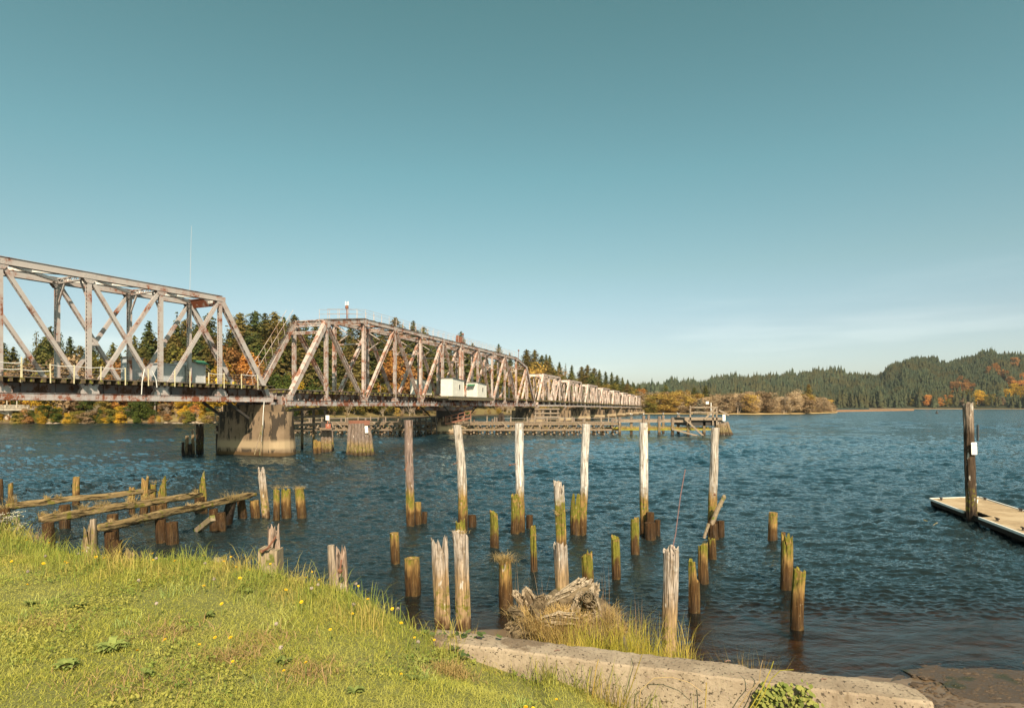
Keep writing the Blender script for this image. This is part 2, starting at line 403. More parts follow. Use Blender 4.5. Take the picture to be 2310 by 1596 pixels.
# broken concrete boat ramp at the right, two slabs with an open crack, brown with river silt
def ramp_mat():
    t = NT('silted_concrete'); p = t.pos(); n = t.noise(p, 5, 6, .65); f = t.noise(p, 60, 4, .7); g = t.noise(p, 1.6, 4)
    c = t.mix(n, (.05, .031, .018), (.13, .085, .052))
    c = t.mix(t.mr(f, .35, .5, .55, 0), c, (.04, .024, .014)); c = t.mix(t.mr(f, .66, .72, 0, .7), c, (.20, .14, .09))
    c = t.mix(t.mr(g, .56, .66, 0, .7), c, (.022, .030, .008))
    t.bsdf(c, t.mr(n, .3, .7, .25, .6), t.bump(t.math('ADD', f, n), .7, .02), spec=.4); return t.m
CRK = [(2030, 1508), (2050, 1516), (2076, 1525), (2104, 1531), (2127, 1539), (2140, 1556), (2150, 1566), (2168, 1570), (2191, 1576), (2212, 1585), (2245, 1592), (2300, 1600), (2420, 1615)]
def slab_z(y): return (11.55-y)*.075-.03
def on_slab(x, y, off=0.0):
    # intersect the pixel ray with the sloping slab plane
    k = (y-HY)/F; Y = (CH-(11.55*.075-.03)-off)/(k-.075)
    return px(x, y, Y)
rt = ramp_mat()
def slab_mesh(name, ring, thick):
    m = MB(); n = len(ring); m.v = [tuple(p) for p in ring]+[(p[0], p[1]+.02, p[2]-thick) for p in ring]
    m.f = [tuple(range(n))]+[(i, n+i, n+(i+1) % n, (i+1) % n) for i in range(n)]
    return m
crk = [on_slab(x+random.Random(i).uniform(-2, 2), y) for i, (x, y) in enumerate(CRK)]
up = [on_slab(x, y) for x, y in ((2700, 1640), (2900, 1480), (2500, 1479), (2310, 1484), (2240, 1487), (2180, 1490), (2140, 1489), (2095, 1493), (2060, 1500))]
root = empty('boat_ramp', on_slab(2200, 1540)); tag(root, 'broken silt covered concrete boat ramp with a long crack at the water edge', 'boat ramp')
slab_mesh('ramp_slab', crk[::-1]+up[::-1], .3).build('ramp_slab', rt, root)
lowr = [p+Vector((-.06, -.07-.05*math.sin(i*1.7)**2, -.02)) for i, p in enumerate(crk)]+[Vector((9, 4.5, .5)), Vector((2.5, 4.5, .5)), Vector((2.6, 6.5, .34)), on_slab(2000, 1506)+Vector((0, 0, -.1))]
slab_mesh('ramp_slab', lowr[::-1], .3).build('ramp_slab', rt, root)
mw = MB(); r_ = random.Random(5)
for i in range(700):
    x = r_.uniform(2060, 2360); y = r_.uniform(1492, 1600); q = on_slab(x, y)
    mw.blob((q.x, q.y, q.z-.004), r_.uniform(.006, .034)*(1 if i > 40 else 2.2), i, 6, 4, .5, (1.5, 1, .45))
mw.build('silt_crumbs', rt, root)['kind'] = 'stuff'

# ================================================================ concrete wall
def wall():
    m = MB(); L0, L1 = -.57, 2.47; n = 300; sec = 16
    T = .25
    for i in range(n+1):
        x = lerp(L0, L1, i/n); yb = wall_back(x)
        ring = []
        prof = [(-T-.03, 1.0), (-T-.02, 2.2), (-T-.015, 2.45), (-T-.01, 2.58), (-T-.006, 2.70), (-T-.003, 2.80), (-T, 2.86), (-T+.003, 2.884), (-T+.014, 2.897), (-T+.05, 2.899), (-T*.5, 2.9), (-.05, 2.9), (-.012, 2.897), (-.002, 2.886), (0, 2.8), (0, 1.0)]
        endk = smooth(L1-.14, L1, x)
        for j, (u, z) in enumerate(prof):
            v = Vector((x, yb+u, z))
            nn = mnoise.noise(v*2.2)*.005+mnoise.noise(v*13)*.0035+mnoise.noise(v*40)*.003
            chip = max(0, mnoise.noise(Vector((x*6, u*3, 7)))-.3)*.05 if j in (6, 7, 8, 12, 13) else 0
            zz = z+nn-chip-(endk**3)*.03*(1 if j > 5 else 0)
            ring.append((x+mnoise.noise(v*6+Vector((9, 0, 0)))*.02*(i == n), yb+u*(1-.25*endk**2)+nn+endk**2*.02, zz if 0 < j < sec-1 else z))
        m.v.extend(ring)
    for i in range(n):
        for j in range(sec-1):
            a = i*sec+j; m.f.append((a, a+sec, a+sec+1, a+1))
    m.f.append(tuple(n*sec+j for j in range(sec))); m.f.append(tuple(j for j in range(sec))[::-1])
    return m
mc = mat_concrete('aggregate_concrete', (.25, .19, .135), (.36, .285, .21), 3.2, (.17, .12, .08), .56, pebbles=True, bump=.8)
o = wall().build('concrete_wall', mc)
tag(o, 'low worn concrete wall with rough pebbly face along the edge of the lawn', 'wall')
# ================================================================ old timber piles
PM = dict(
    gold=mat_wood('gold_pile_wood', .46, .74, 2.6, moss=(.75, 1.6), mossamt=.5),
    moss=mat_wood('mossy_pile_wood', .50, .80, 2.6, moss=(.55, 2.2), mossamt=.85),
    half=mat_wood('half_mossy_pile_wood', .50, .85, 1.75, moss=(.85, 1.9), mossamt=.85),
    brown=mat_wood('brown_pile_wood', .75, 1.5, 4.0, tancol=(.30, .17, .065), moss=(1.0, 1.6), mossamt=.1, dark=.8),
    white=mat_wood('bleached_post_wood', .48, .8, 1.5, greycol=(.74, .68, .63), moss=(.72, 1.42), mossamt=.6),
    pale=mat_wood('pale_post_wood', .48, .8, 1.5, greycol=(.56, .49, .43), moss=(.7, 1.3), mossamt=.55),
    plum=mat_wood('dark_grey_post_wood', .48, .8, 1.45, greycol=(.30, .215, .185), moss=(.85, 1.3), mossamt=.9),
    drift=mat_wood('silver_split_wood', .1, .3, 1.25, tancol=(.40, .27, .15), greycol=(.48, .40, .34), moss=(.3, .75), mossamt=.55),
    drift_red=mat_wood('reddish_split_wood', .2, .6, 1.0, tancol=(.32, .20, .12), greycol=(.44, .32, .25)),
    stump=mat_wood('grey_stump_wood', .1, .6, 1.8, tancol=(.30, .215, .12), greycol=(.42, .33, .25), moss=(.9, 1.7), mossamt=.35),
    creo=mat_wood('tarred_pile_wood', .25, .6, 3.7, tancol=(.095, .062, .040), greycol=(.34, .26, .20), moss=(.5, 1.3), mossamt=.45, dark=.9, wet=(.02, .014, .009)),
    black=mat_wood('black_pile_wood', .3, .7, 2.0, tancol=(.075, .05, .034), greycol=(.09, .065, .05), dark=.8),
)
def pile_mesh(P0, P1, r0, r1, top, seed, n=20, below=1.0, bend=0.0):
    """irregular weathered pile from the river bed to its broken head"""
    rnd = random.Random(seed); ax = (P1-P0); H = ax.length; ax.normalize()
    u = Vector((1, 0, 0)); u = (u-ax*u.dot(ax)).normalized(); w = ax.cross(u)
    rings = max(8, min(26, int(H/(.16)))); m = MB(); so_ = Vector((seed*1.37, seed*.71, seed*.37))
    gro = [1-(.05 if top == 'flat' else .18)*max(0, rnd.gauss(0, .6)) for _ in range(n)]
    spikes = [rnd.random() for _ in range(n)]
    th0 = rnd.uniform(0, 6.28)
    def head(i, t):
        if top == 'flat': return -.02*r0+.05*r0*spikes[i]
        if top == 'jag': return r0*(-.1-.9*(1-spikes[i])**1.4-.25*math.cos(t-th0))
        if top == 'spike': return -r0*(.3+5.5*(.5-.5*math.cos(t-th0))**.7*(.6+.4*spikes[i]))
        if top == 'point': return -r0*(.2+.8*(.5-.5*math.cos(t-th0))+.5*spikes[i])
        if top == 'notch': return (-r0*3.6 if math.cos(t) > .05 else -.1*r0)-r0*.5*spikes[i]
        if top == 'shred': return -r0*(.1+2.6*(1-spikes[i])**2+.9*(.5-.5*math.cos(t-th0)))
        return 0
    def pt(h, i, rf=1.0):
        t = 2*math.pi*i/n; k = h/max(H, .01)
        r = lerp(r0, r1, max(0, min(1, k)))
        q = Vector((math.cos(t)*1.2, math.sin(t)*1.2, h*1.1))+so_
        g = gro[i] if k > .15 else lerp(1, gro[i], max(0, k/.15))
        r *= (1+.10*mnoise.noise(q)+.07*mnoise.noise(q*3.1))*g*rf
        off = bend*math.sin(max(0, k)*math.pi)*r0
        wob = r0*.16*Vector((mnoise.noise(Vector((h*.9, seed, 0))), mnoise.noise(Vector((h*.9, seed, 7))), 0))
        return P0+ax*h+u*(math.cos(t)*r+off)+w*(math.sin(t)*r)+wob
    hs = [-below]+[H*j/(rings-1) for j in range(rings)]
    for j, h in enumerate(hs):
        for i in range(n):
            t = 2*math.pi*i/n
            lim = H+head(i, t)
            m.v.append(tuple(pt(min(h, lim-(H-h)*.02), i, 1.0)))
    R_ = len(hs)
    for j in range(R_-1):
        for i in range(n):
            m.f.append((j*n+i, j*n+(i+1) % n, (j+1)*n+(i+1) % n, (j+1)*n+i))
    b = len(m.v); deep = r0*(.15 if top == 'flat' else .9)
    for i in range(n):
        t = 2*math.pi*i/n; m.v.append(tuple(pt(H+head(i, t)-deep*.5, i, .66)))
    for i in range(n):
        t = 2*math.pi*i/n; m.v.append(tuple(pt(H+lerp(head(i, t), min(head(k, 0) for k in range(n)) if top != 'flat' else 0, .5)-deep, i, .25)))
    for i in range(n):
        a = (R_-1)*n
        m.f.append((a+i, a+(i+1) % n, b+(i+1) % n, b+i)); m.f.append((b+i, b+(i+1) % n, b+n+(i+1) % n, b+n+i))
    m.f.append(tuple(b+n+i for i in range(n)))
    return m
PSEED = [10]
def pile(xb, yb, xt, yt, wb, wt, kind, top, label, Y=None, group='old timber piles standing in the river', name='timber_pile', cat='pile', n=20, bend=0.0, below=1.0, parent=None, seed=None):
    Y = Y or CH*F/(yb-HY)
    P0 = px(xb, yb, Y); P1 = px(xt, yt, Y)
    if P0.z > .2: below = P0.z+.6
    PSEED[0] += 1; sd_ = seed or PSEED[0]
    m = pile_mesh(P0, P1, wb*.54*Y/F, wt*.54*Y/F, top, sd_, n, below, bend)
    o = m.build(name, PM[kind], parent, smoothf=False, loc=None if parent else P0)
    if not parent: tag(o, label, cat, group)
    return o, P0, P1
# six tall mooring posts in a row
G6 = 'row of tall mooring posts'
T1, a, b = pile(927, 1189, 921, 947, 17.5, 18, 'plum', 'flat', 'tall dark grey mooring post, leftmost of the six tall posts', group=G6, name='mooring_post', cat='post')
T2, a, b = pile(1043, 1195, 1031, 958, 21, 17.5, 'pale', 'flat', 'tall pale mooring post split open halfway up, second from left', group=G6, name='mooring_post', cat='post', bend=.5)
T3, a, b = pile(1174.5, 1201, 1170.6, 954, 18, 17.5, 'white', 'flat', 'tall white bleached mooring post with a mossy pile against its left foot', group=G6, name='mooring_post', cat='post')
T4, a, b = pile(1313.5, 1207, 1322, 956, 17, 17, 'white', 'flat', 'tall white post leaning right behind a splintered mossy pile', group=G6, name='mooring_post', cat='post')
T5, a, b = pile(1453, 1206, 1451.6, 953.5, 18, 17.5, 'white', 'flat', 'tall upright white post beside a cluster of three brown stumps', group=G6, name='mooring_post', cat='post')
T6, a, b = pile(1605, 1204, 1613.5, 964, 18, 16.5, 'pale', 'flat', 'tall pale mooring post at the right end with a branch leaning on it', group=G6, name='mooring_post', cat='post')
L = 'timber piles'
PILES = [
 (944, 1185, 943, 1132, 14, 13, 'gold', 'flat', 'thin golden pile touching the foot of the dark grey tall post'),
 (957, 1182, 957.5, 1154, 12, 11.5, 'brown', 'flat', 'shortest brown stump right of the dark grey tall post'),
 (1065, 1191, 1065, 1161, 17, 17, 'brown', 'flat', 'short square topped brown stump right of the split tall post'),
 (1041, 1240, 1039, 1169, 24, 20, 'moss', 'jag', 'mossy broken pile hidden behind the pale cracked front pile'),
 (999, 1414, 990, 1199, 34, 36, 'drift', 'shred', 'thick silver pile with a jagged top and a long dark crack'),
 (1047, 1418, 1038, 1195, 31, 33, 'drift', 'jag', 'thick pinkish silver pile with a dry nest in its top'),
 (893, 1271, 889, 1201, 20, 19, 'gold', 'flat', 'short golden yellow pile standing alone in open water'),
 (932, 1341, 929, 1258, 33, 32, 'half', 'flat', 'stout flat topped stump, green above and brown below'),
 (1116, 1236, 1113, 1147, 18.5, 16.5, 'moss', 'point', 'bright green mossy pile with a pointed broken tip'),
 (1162, 1204, 1162, 1112, 19, 16, 'moss', 'jag', 'mossy jagged pile against the left foot of the white post'),
 (1194.5, 1194, 1194.5, 1161, 14, 14.5, 'brown', 'flat', 'small brown stump just behind and right of the white post'),
 (1205, 1291, 1202, 1180, 16, 13, 'moss', 'point', 'slender mossy green pile with an angled tip'),
 (1142, 1371, 1139, 1263, 31, 26, 'gold', 'flat', 'brown pile crowned with a shock of dry grass'),
 (1269, 1275, 1260, 1079, 21, 23, 'half', 'shred', 'tall split mossy pile rising behind the shredded white pile'),
 (1300, 1206, 1300, 1108, 26, 22, 'moss', 'shred', 'thick mossy pile with wooden splinters standing up from its head'),
 (1326, 1346, 1323, 1241, 26, 23, 'moss', 'jag', 'mossy pile with a dark knot hole behind the driftwood root'),
 (1390.5, 1307, 1387.5, 1203, 18.5, 17.5, 'moss', 'point', 'mossy pile with small yellow tufts near its top'),
 (1432.5, 1252, 1432.5, 1164, 19, 17, 'moss', 'jag', 'thick green pile left of the upright white post'),
 (1466, 1211, 1466, 1155, 18, 17, 'brown', 'flat', 'tallest of the three stumps beside the white post'),
 (1467, 1219, 1466, 1178, 24, 22, 'brown', 'flat', 'front and widest of the three stumps beside the white post'),
 (1483, 1208, 1483, 1172, 12, 11.5, 'brown', 'flat', 'right hand thin stump of the three beside the white post'),
 (1609, 1217, 1609, 1170, 23, 19, 'brown', 'jag', 'ragged stump in front of the tall post with the branch'),
 (1626, 1213, 1626, 1174, 15, 14, 'brown', 'flat', 'right hand stump under the leaning branch'),
 (1606.5, 1262, 1606, 1211, 18, 16, 'moss', 'jag', 'dark low mossy stump in front of the ragged stump'),
 (1588, 1318, 1585, 1217, 22, 20, 'half', 'point', 'green topped golden pile behind the notched pile'),
 (1566, 1379, 1565, 1259, 24, 21, 'half', 'notch', 'pile cut away to a notch with only its left half left standing tall'),
 (1743, 1223, 1744, 1155, 19, 17, 'gold', 'flat', 'lone golden pile farthest out on the right'),
 (1774, 1331, 1776, 1195, 25, 23, 'half', 'shred', 'tall mossy pile with a split crumbling head on the right'),
 (1797, 1418, 1804, 1280, 28, 26, 'half', 'jag', 'thick mossy pile nearest the dock, leaning right'),
 (1766, 1296, 1767, 1200, 9, 9, 'brown', 'flat', 'dark sliver of a pile hidden behind the split mossy pile'),
 (1737, 1218, 1737, 1182, 8, 8, 'brown', 'flat', 'thin dark stub behind the lone golden pile'),
 # left field
 (2, 1130, 1, 1080, 9, 8, 'brown', 'flat', 'dark thin pile cut off by the left edge of the picture'),
 (23, 1138, 24, 1087, 10, 9, 'gold', 'jag', 'thin pile behind the left end of the farthest log beam'),
 (172, 1138, 172.5, 1075, 14, 13, 'gold', 'flat', 'upright golden pile behind the middle of the farthest log beam'),
 (13, 1206, 11, 1146, 21, 19, 'brown', 'flat', 'brown pile carrying the left end of the farthest log beam'),
 (147, 1194, 146, 1138, 21, 20, 'brown', 'flat', 'stout pile carrying the middle of the farthest log beam'),
 (298, 1160, 298, 1096, 12, 11, 'gold', 'jag', 'small mossy topped pile behind the farthest log beam'),
 (324, 1160, 328, 1069, 16, 13, 'gold', 'shred', 'tall dark topped pile in front of the end of the farthest beam'),
 (346, 1157, 345, 1088, 14, 14, 'half', 'jag', 'grass headed pile behind the right end of the farthest beam'),
 (368, 1162, 364, 1069, 18, 15, 'half', 'spike', 'pile with a white splinter sticking up behind the middle beam'),
 (112, 1242, 109, 1178, 23, 21, 'brown', 'flat', 'pile carrying the left end of the middle log beam'),
 (256, 1226, 254, 1159, 22, 20, 'brown', 'flat', 'pile carrying the middle of the middle log beam'),
 (252, 1258, 249, 1198, 25, 23, 'brown', 'flat', 'pile carrying the left end of the nearest log beam'),
 (260, 1264, 259, 1212, 26, 25, 'brown', 'jag', 'black shaded stump in front of the nearest beam'),
 (360, 1170, 360, 1139, 14, 13, 'gold', 'flat', 'short yellow pile seen between the middle and nearest beams'),
 (365, 1226, 362, 1170, 22, 21, 'brown', 'flat', 'shaded pile under the middle of the nearest beam'),
 (389, 1229, 387, 1177, 25, 23, 'brown', 'flat', 'stout sunlit stump right under the nearest beam'),
 (452, 1162, 451, 1119, 21, 20, 'brown', 'flat', 'pile carrying the right end of the middle log beam'),
 (461, 1161, 455, 1057, 15, 11, 'half', 'spike', 'pile drawn out into a tall white splinter behind the middle beam'),
 (483, 1196, 481, 1147, 18, 18, 'brown', 'flat', 'left one of two stumps under the right part of the nearest beam'),
 (500, 1199, 498, 1156, 20, 19, 'brown', 'flat', 'right one of two stumps under the right part of the nearest beam'),
 (512, 1181, 522, 1128, 20, 21, 'black', 'flat', 'black leaning pile under the nearest beam below a grass tuft'),
 (548, 1172, 544, 1122, 18, 16, 'brown', 'point', 'shaded pile under the right end of the nearest beam'),
 (577, 1170, 574, 1128, 20, 18, 'gold', 'flat', 'short round stump just past the tip of the nearest beam'),
 (600, 1168, 590, 1048, 17, 15, 'drift', 'shred', 'tall pile with a pale double splintered tip'),
 (624, 1172, 624, 1101, 14.5, 12, 'half', 'jag', 'first of three mossy piles right of the splintered pile'),
 (647, 1169, 645, 1098, 21, 19, 'half', 'jag', 'middle one of three mossy piles right of the splintered pile'),
 (681, 1168, 675, 1101, 20, 18, 'half', 'flat', 'last of three mossy piles, with grass hanging from its head'),
]
for p in PILES: pile(*p)
# stumps rising out of the grassy bank (their feet are on the bank)
GB = 'weathered stumps along the grass edge'
pile(203, 1272, 205, 1176, 32, 24, 'stump', 'shred', 'hollow grey trunk with a curled dark top at the grass edge', Y=14.6, group=GB, name='hollow_trunk', cat='stump')
pile(211, 1266, 210, 1168, 15, 12, 'stump', 'jag', 'dark curled slab standing beside the hollow grey trunk', Y=14.5, group=GB, name='trunk_slab', cat='stump')
pile(302, 1276, 302, 1232, 29, 27, 'stump', 'shred', 'low ragged stump with curled splinters behind the grass', Y=12.5, group=GB, name='stump', cat='stump')
pile(497, 1284, 496, 1243, 27, 24, 'half', 'point', 'low green stump with a reddish sloping top at the grass edge', Y=11.5, group=GB, name='stump', cat='stump')
pile(626, 1305, 620, 1171, 23, 17, 'drift_red', 'shred', 'tall reddish split timber standing behind the square block', Y=10.4, group=GB, name='split_timber', cat='timber')
pile(613, 1290, 608, 1179, 12, 9, 'drift_red', 'shred', 'thin left splinter beside the tall reddish split timber', Y=10.45, group=GB, name='split_timber', cat='timber')
pile(771, 1332, 768, 1226, 28, 20, 'drift_red', 'shred', 'reddish torn timber with a rusty bolt at the lawn corner', Y=9.6, group=GB, name='split_timber', cat='timber')
pile(752, 1324, 747, 1229, 17, 14, 'stump', 'flat', 'squat dark timber behind the torn reddish timber', Y=9.9, group=GB, name='split_timber', cat='timber')
pile(1269, 1352, 1264, 1213, 29, 30, 'drift', 'shred', 'thick shredded white pile standing behind the driftwood root', Y=13.2, group=GB)
pile(1511, 1478, 1514, 1230, 31, 34, 'drift', 'jag', 'thick silver post with a white scar and a bare twig on top', Y=10.9, group=GB, name='silver_post', cat='post')
wd = mat_timber('split_grey_timber', (.40, .30, .20), (.34, .27, .19), (.12, .13, .03), .35, (14, 14, 1.2), 3)
# square block beside the split timber
Yb = 10.2; bA = px(582, 1300, Yb); bB = px(626, 1300, Yb); m = MB()
zt = px(600, 1236, Yb).z; z0 = -.3; wdx = bB.x-bA.x
r_ = random.Random(3); nb = 7
for k in range(nb):
    x0 = bA.x+wdx*k/nb; x1 = bA.x+wdx*(k+1)/nb-.002
    m.box(x0, x1, Yb-r_.uniform(.0, .015), Yb+.27, z0, zt-r_.uniform(0, .03)-.03*(k/nb))
o = m.build('timber_block', wd, loc=(bA.x, Yb, z0)); tag(o, 'square weathered timber block with a bolt at the grass edge', 'timber', GB)
rustm = mat_plain('rusty_iron', (.17, .075, .045), .8, .4, 14, .5)
m = MB(); m.path([px(590, 1243, 10.15), px(604, 1236, 10.12), px(614, 1222, 10.2), px(622, 1210, 10.3)], .017); m.blob(px(590, 1243, 10.13), .035, 2, 8, 5)
o = m.build('iron_bolt', rustm, loc=px(590, 1243, 10.15)); tag(o, 'bent rusty bolt between the square block and the split timber', 'bolt', 'rusty bolts')
# bolts on the tall posts
def bolt(a, b, Y, label, knob=True):
    m = MB(); p, q = px(*a, Y), px(*b, Y-.12); m.rod(p, q, .014, .014, 6)
    if knob: m.blob(q, .042, 3, 8, 5, .2)
    o = m.build('iron_bolt', rustm, loc=p); tag(o, label, 'bolt', 'rusty bolts')
Yp = CH*F/(1201-HY)-.15
bolt((920, 1041), (914, 1059), Yp, 'rusty hooked bolt on the left side of the dark grey tall post')
bolt((1033, 1042), (1022, 1047), Yp, 'rusty pin sticking out left from the split tall post', False)
bolt((1164, 1046), (1150, 1048), Yp, 'bolt with a pale washer sticking out of the white post')
bolt((1318, 1044), (1315, 1053), Yp-.1, 'round rusty bolt head on the leaning white post')
bolt((1451, 1048), (1446, 1056), Yp, 'short rusty pin on the upright white post', False)
bolt((1613, 1052), (1606, 1070), Yp, 'rusty pin high on the tall post with the branch', False)
bolt((1611, 1102), (1612, 1115), Yp-.1, 'rusty bolt low on the tall post with the branch')
bolt((770, 1262), (767, 1287), 9.4, 'rusty bolt in the torn reddish timber at the lawn corner')
# branch leaning on the right hand tall post, and a short slanting stick
bark = mat_timber('branch_bark', (.36, .27, .19), (.22, .17, .10), (.13, .14, .03), .4, (3, 3, 3), 6)
m = MB(); Yq = 21.4; pts = [px(x, y, Yq) for x, y in ((1603, 1189), (1611, 1168), (1618, 1150), (1622, 1142), (1628, 1131), (1633, 1121))]
for i, (p, q) in enumerate(zip(pts, pts[1:])): m.rod(p, q, .085-.004*i, .082-.004*i, 9)
m.rod(pts[3], pts[3]+Vector((.12, -.02, .02)), .035, .02, 6); m.blob(pts[-1], .085, 4, 8, 5, .3)
o = m.build('broken_branch', bark, loc=pts[0]); tag(o, 'broken branch leaning up against the right hand tall post', 'branch')
m = MB(); m.rod(px(1588, 1213, 21.3), px(1599, 1180, 21.3), .05, .06, 8)
o = m.build('broken_branch', bark, loc=px(1588, 1213, 21.3)); tag(o, 'short dark stick slanting into the water left of the ragged stump', 'branch')
# twig on the silver post
m = MB(); Yt = 10.85; tw = [(1518, 1236), (1519, 1226), (1524, 1205), (1527, 1180), (1531, 1150), (1535, 1118), (1541, 1085), (1546, 1058)]
m.path([px(x, y, Yt) for x, y in tw], .0075, 5); m.path([px(1519, 1228, Yt), px(1522, 1215, Yt), px(1523, 1205, Yt)], .006, 5)
twig_m = mat_plain('reddish_twig', (.22, .12, .11), .8)
o = m.build('bare_twig', twig_m, loc=px(1518, 1236, Yt)); tag(o, 'long bare reddish twig growing out of the silver post', 'twig')

# ---------------------------------------------------------------- three fallen log beams
lm = mat_timber('furrowed_log', (.34, .235, .115), (.22, .15, .07), (.17, .15, .03), .4, (1.2, 1.2, 4.5), 4, 1.0, crack=(1.6, 1.6, 15))
def furrowed(a, b, ra, rb, seed, nseg=110, ns=26):
    a = Vector(a); b = Vector(b); d = (b-a).normalized(); up = Vector((0, 0, 1)); up = (up-d*up.dot(d)).normalized(); rt_ = d.cross(up)
    m = MB(); Ln = (b-a).length
    for k in range(nseg+1):
        t = k/nseg; c = a.lerp(b, t)+up*.05*mnoise.noise(Vector((t*4, seed, 0)))
        r = lerp(ra, rb, t)
        if t > .93: r *= lerp(1, .45, (t-.93)/.07)
        if t < .03: r *= lerp(.75, 1, t/.03)
        for i in range(ns):
            th = 2*math.pi*i/ns; cx, cy = math.cos(th), math.sin(th)
            q = max(abs(cx), abs(cy)); sq = lerp(1, 1/q, .72)
            nz = mnoise.noise(Vector((t*Ln*1.6, cx*1.5, cy*1.5+seed)))*.2+mnoise.noise(Vector((t*Ln*6, cx*2.5, cy*2.5+seed)))*.12
            fur = -abs(mnoise.noise(Vector((t*Ln*.8, (cy*2.6+cx*1.3)*2.2, seed*2.0))))*.5+.09
            rr = r*sq*(1+nz+fur*(1 if cy < .75 else .3))
            m.v.append(tuple(c+rt_*cx*rr*.95+up*cy*rr))
    for k in range(nseg):
        for i in range(ns):
            m.f.append((k*ns+i, k*ns+(i+1) % ns, (k+1)*ns+(i+1) % ns, (k+1)*ns+i))
    m.f.append(tuple(range(ns))[::-1]); m.f.append(tuple(nseg*ns+i for i in range(ns)))
    return m
BEAMS = []
for (x0, y0, x1, y1, r0, r1, lab) in (
    (14, 1141, 353, 1105.5, .122, .095, 'farthest of three furrowed log beams, mossy on top'),
    (90, 1170, 456, 1114, .135, .125, 'middle one of three furrowed log beams'),
    (216, 1191, 578, 1114, .118, .12, 'nearest of three furrowed log beams, with the pointed right end')):
    a = pz(x0, y0, .98); b = pz(x1, y1, .98); BEAMS.append((a, b))
    o = furrowed(a, b, r0, r1, x0).build('log_beam', lm, loc=a, smoothf=True); tag(o, lab, 'log', 'fallen log beams on piles')
m = MB(); m.bar(pz(437, 1203, -.1), px(480, 1168, 21.6), .16, .2)
o = m.build('slanting_plank', bark, loc=pz(437, 1203, -.1)); tag(o, 'dark plank slanting up out of the water under the nearest beam', 'plank')
for (p, q, Y, lab) in (((34, 1167), (46, 1195), 22.0, 'short broken brace beside the pile at the far left beam end'), ((121, 1190), (130, 1218), 20.2, 'short broken brace beside the pile under the middle beam')):
    m = MB(); m.rod(px(*p, Y), px(*q, Y), .09, .1, 8); o = m.build('broken_brace', bark, loc=px(*p, Y)); tag(o, lab, 'brace', 'broken braces')

# ---------------------------------------------------------------- floating dock with its guide pile
dk = mat_timber('dock_boards', (.50, .36, .22), (.45, .34, .22), None, 0, (1.2, 14, 6), 3, .4)
white_v = mat_plain('white_rub_rail', (.72, .70, .66), .5, .08, 5, .1)
dark_t = mat_timber('dark_float_timber', (.05, .035, .025), (.03, .022, .016), None, 0)
zT = .42; A_ = pz(2099, 1124, zT); B_ = pz(2209, 1120.5, zT); fd = (pz(2311, 1213, zT)-A_).normalized()
bdv = (pz(2310, 1146, zT)-B_).normalized(); fd2 = (fd*.75+bdv*.25).normalized()
droot = empty('floating_dock', (A_.x, A_.y, 0)); tag(droot, 'floating dock with tan boards and a white rub rail at the right', 'dock')
Ld = 17.0; e = (B_-A_)
m = MB(); nb = int(Ld/.145)
cut0, cut1 = 3.55, 4.95                 # notch for the guide pile
for k in range(nb):
    u0 = k*.145; u1 = u0+.138
    s0 = .22 if cut0 < u0+.07 < cut1 else .03
    q = [A_+fd2*u0+e*s0, A_+fd2*u1+e*s0, A_+fd2*u1+e*.97, A_+fd2*u0+e*.97]
    zz = random.Random(k).uniform(-.004, .004)
    m.add([(p.x, p.y, p.z+zz-.04) for p in q]+[(p.x, p.y, p.z+zz) for p in q], [(3,2,1,0),(4,5,6,7),(0,1,5,4),(1,2,6,5),(2,3,7,6),(3,0,4,7)])
m.build('deck_boards', dk, droot)
m = MB()
m.bar(A_+fd2*.0+e*.03+Vector((0, 0, -.17)), A_+fd2*cut0+e*.03+Vector((0, 0, -.14)), .1, .19); m.bar(A_+fd2*cut1+e*.03+Vector((0, 0, -.17)), A_+fd2*Ld+e*.03+Vector((0, 0, -.14)), .1, .19)
m.bar(A_+fd2*cut0+e*.08+Vector((0, 0, -.16)), A_+fd2*cut1+e*.08+Vector((0, 0, -.16)), .1, .2)
m.bar(A_+fd2*cut0+e*.24+Vector((0, 0, -.16)), A_+fd2*cut1+e*.24+Vector((0, 0, -.16)), .08, .2)
m.bar(A_+e*.03+fd2*.03+Vector((0, 0, -.17)), A_+e*.97+fd2*.03+Vector((0, 0, -.14)), .1, .19); m.bar(A_+e*.97+Vector((0, 0, -.17)), A_+e*.97+fd2*Ld+Vector((0, 0, -.14)), .1, .19)
for k in range(5): m.bar(A_+fd2*(1+k*3.5)+e*.2+Vector((0, 0, -.42)), A_+fd2*(1+k*3.5)+e*.85+Vector((0, 0, -.40)), 1.6, .40)
m.build('float_frame', dark_t, droot)
for (p, q) in ((A_-e*.012+fd2*.0, A_-e*.012+fd2*cut0), (A_-e*.012+fd2*cut1, A_-e*.012+fd2*8.6), (A_-e*.012+fd2*8.7, A_-e*.012+fd2*Ld), (A_-fd2*.05, A_+e-fd2*.05), (A_+e*1.01, A_+e*1.01+fd2*Ld)):
    m = MB(); m.bar(p+Vector((0, 0, -.02)), q+Vector((0, 0, -.02)), .07, .085); m.build('rub_rail', white_v, droot)
iron = mat_plain('dark_iron', (.06, .045, .035), .6, .3)
for (u, v) in ((.55, .12), (.9, .93), (5.75, .12), (7.6, .12), (4.0, .93)):
    c = A_+fd2*u+e*v; m = MB()
    m.bar(c+fd2*-.17+Vector((0, 0, .10)), c+fd2*.17+Vector((0, 0, .10)), .035, .035)
    for s in (-.06, .06): m.bar(c+fd2*s, c+fd2*s+Vector((0, 0, .1)), .035, .035, fd2)
    m.build('cleat', iron, droot)
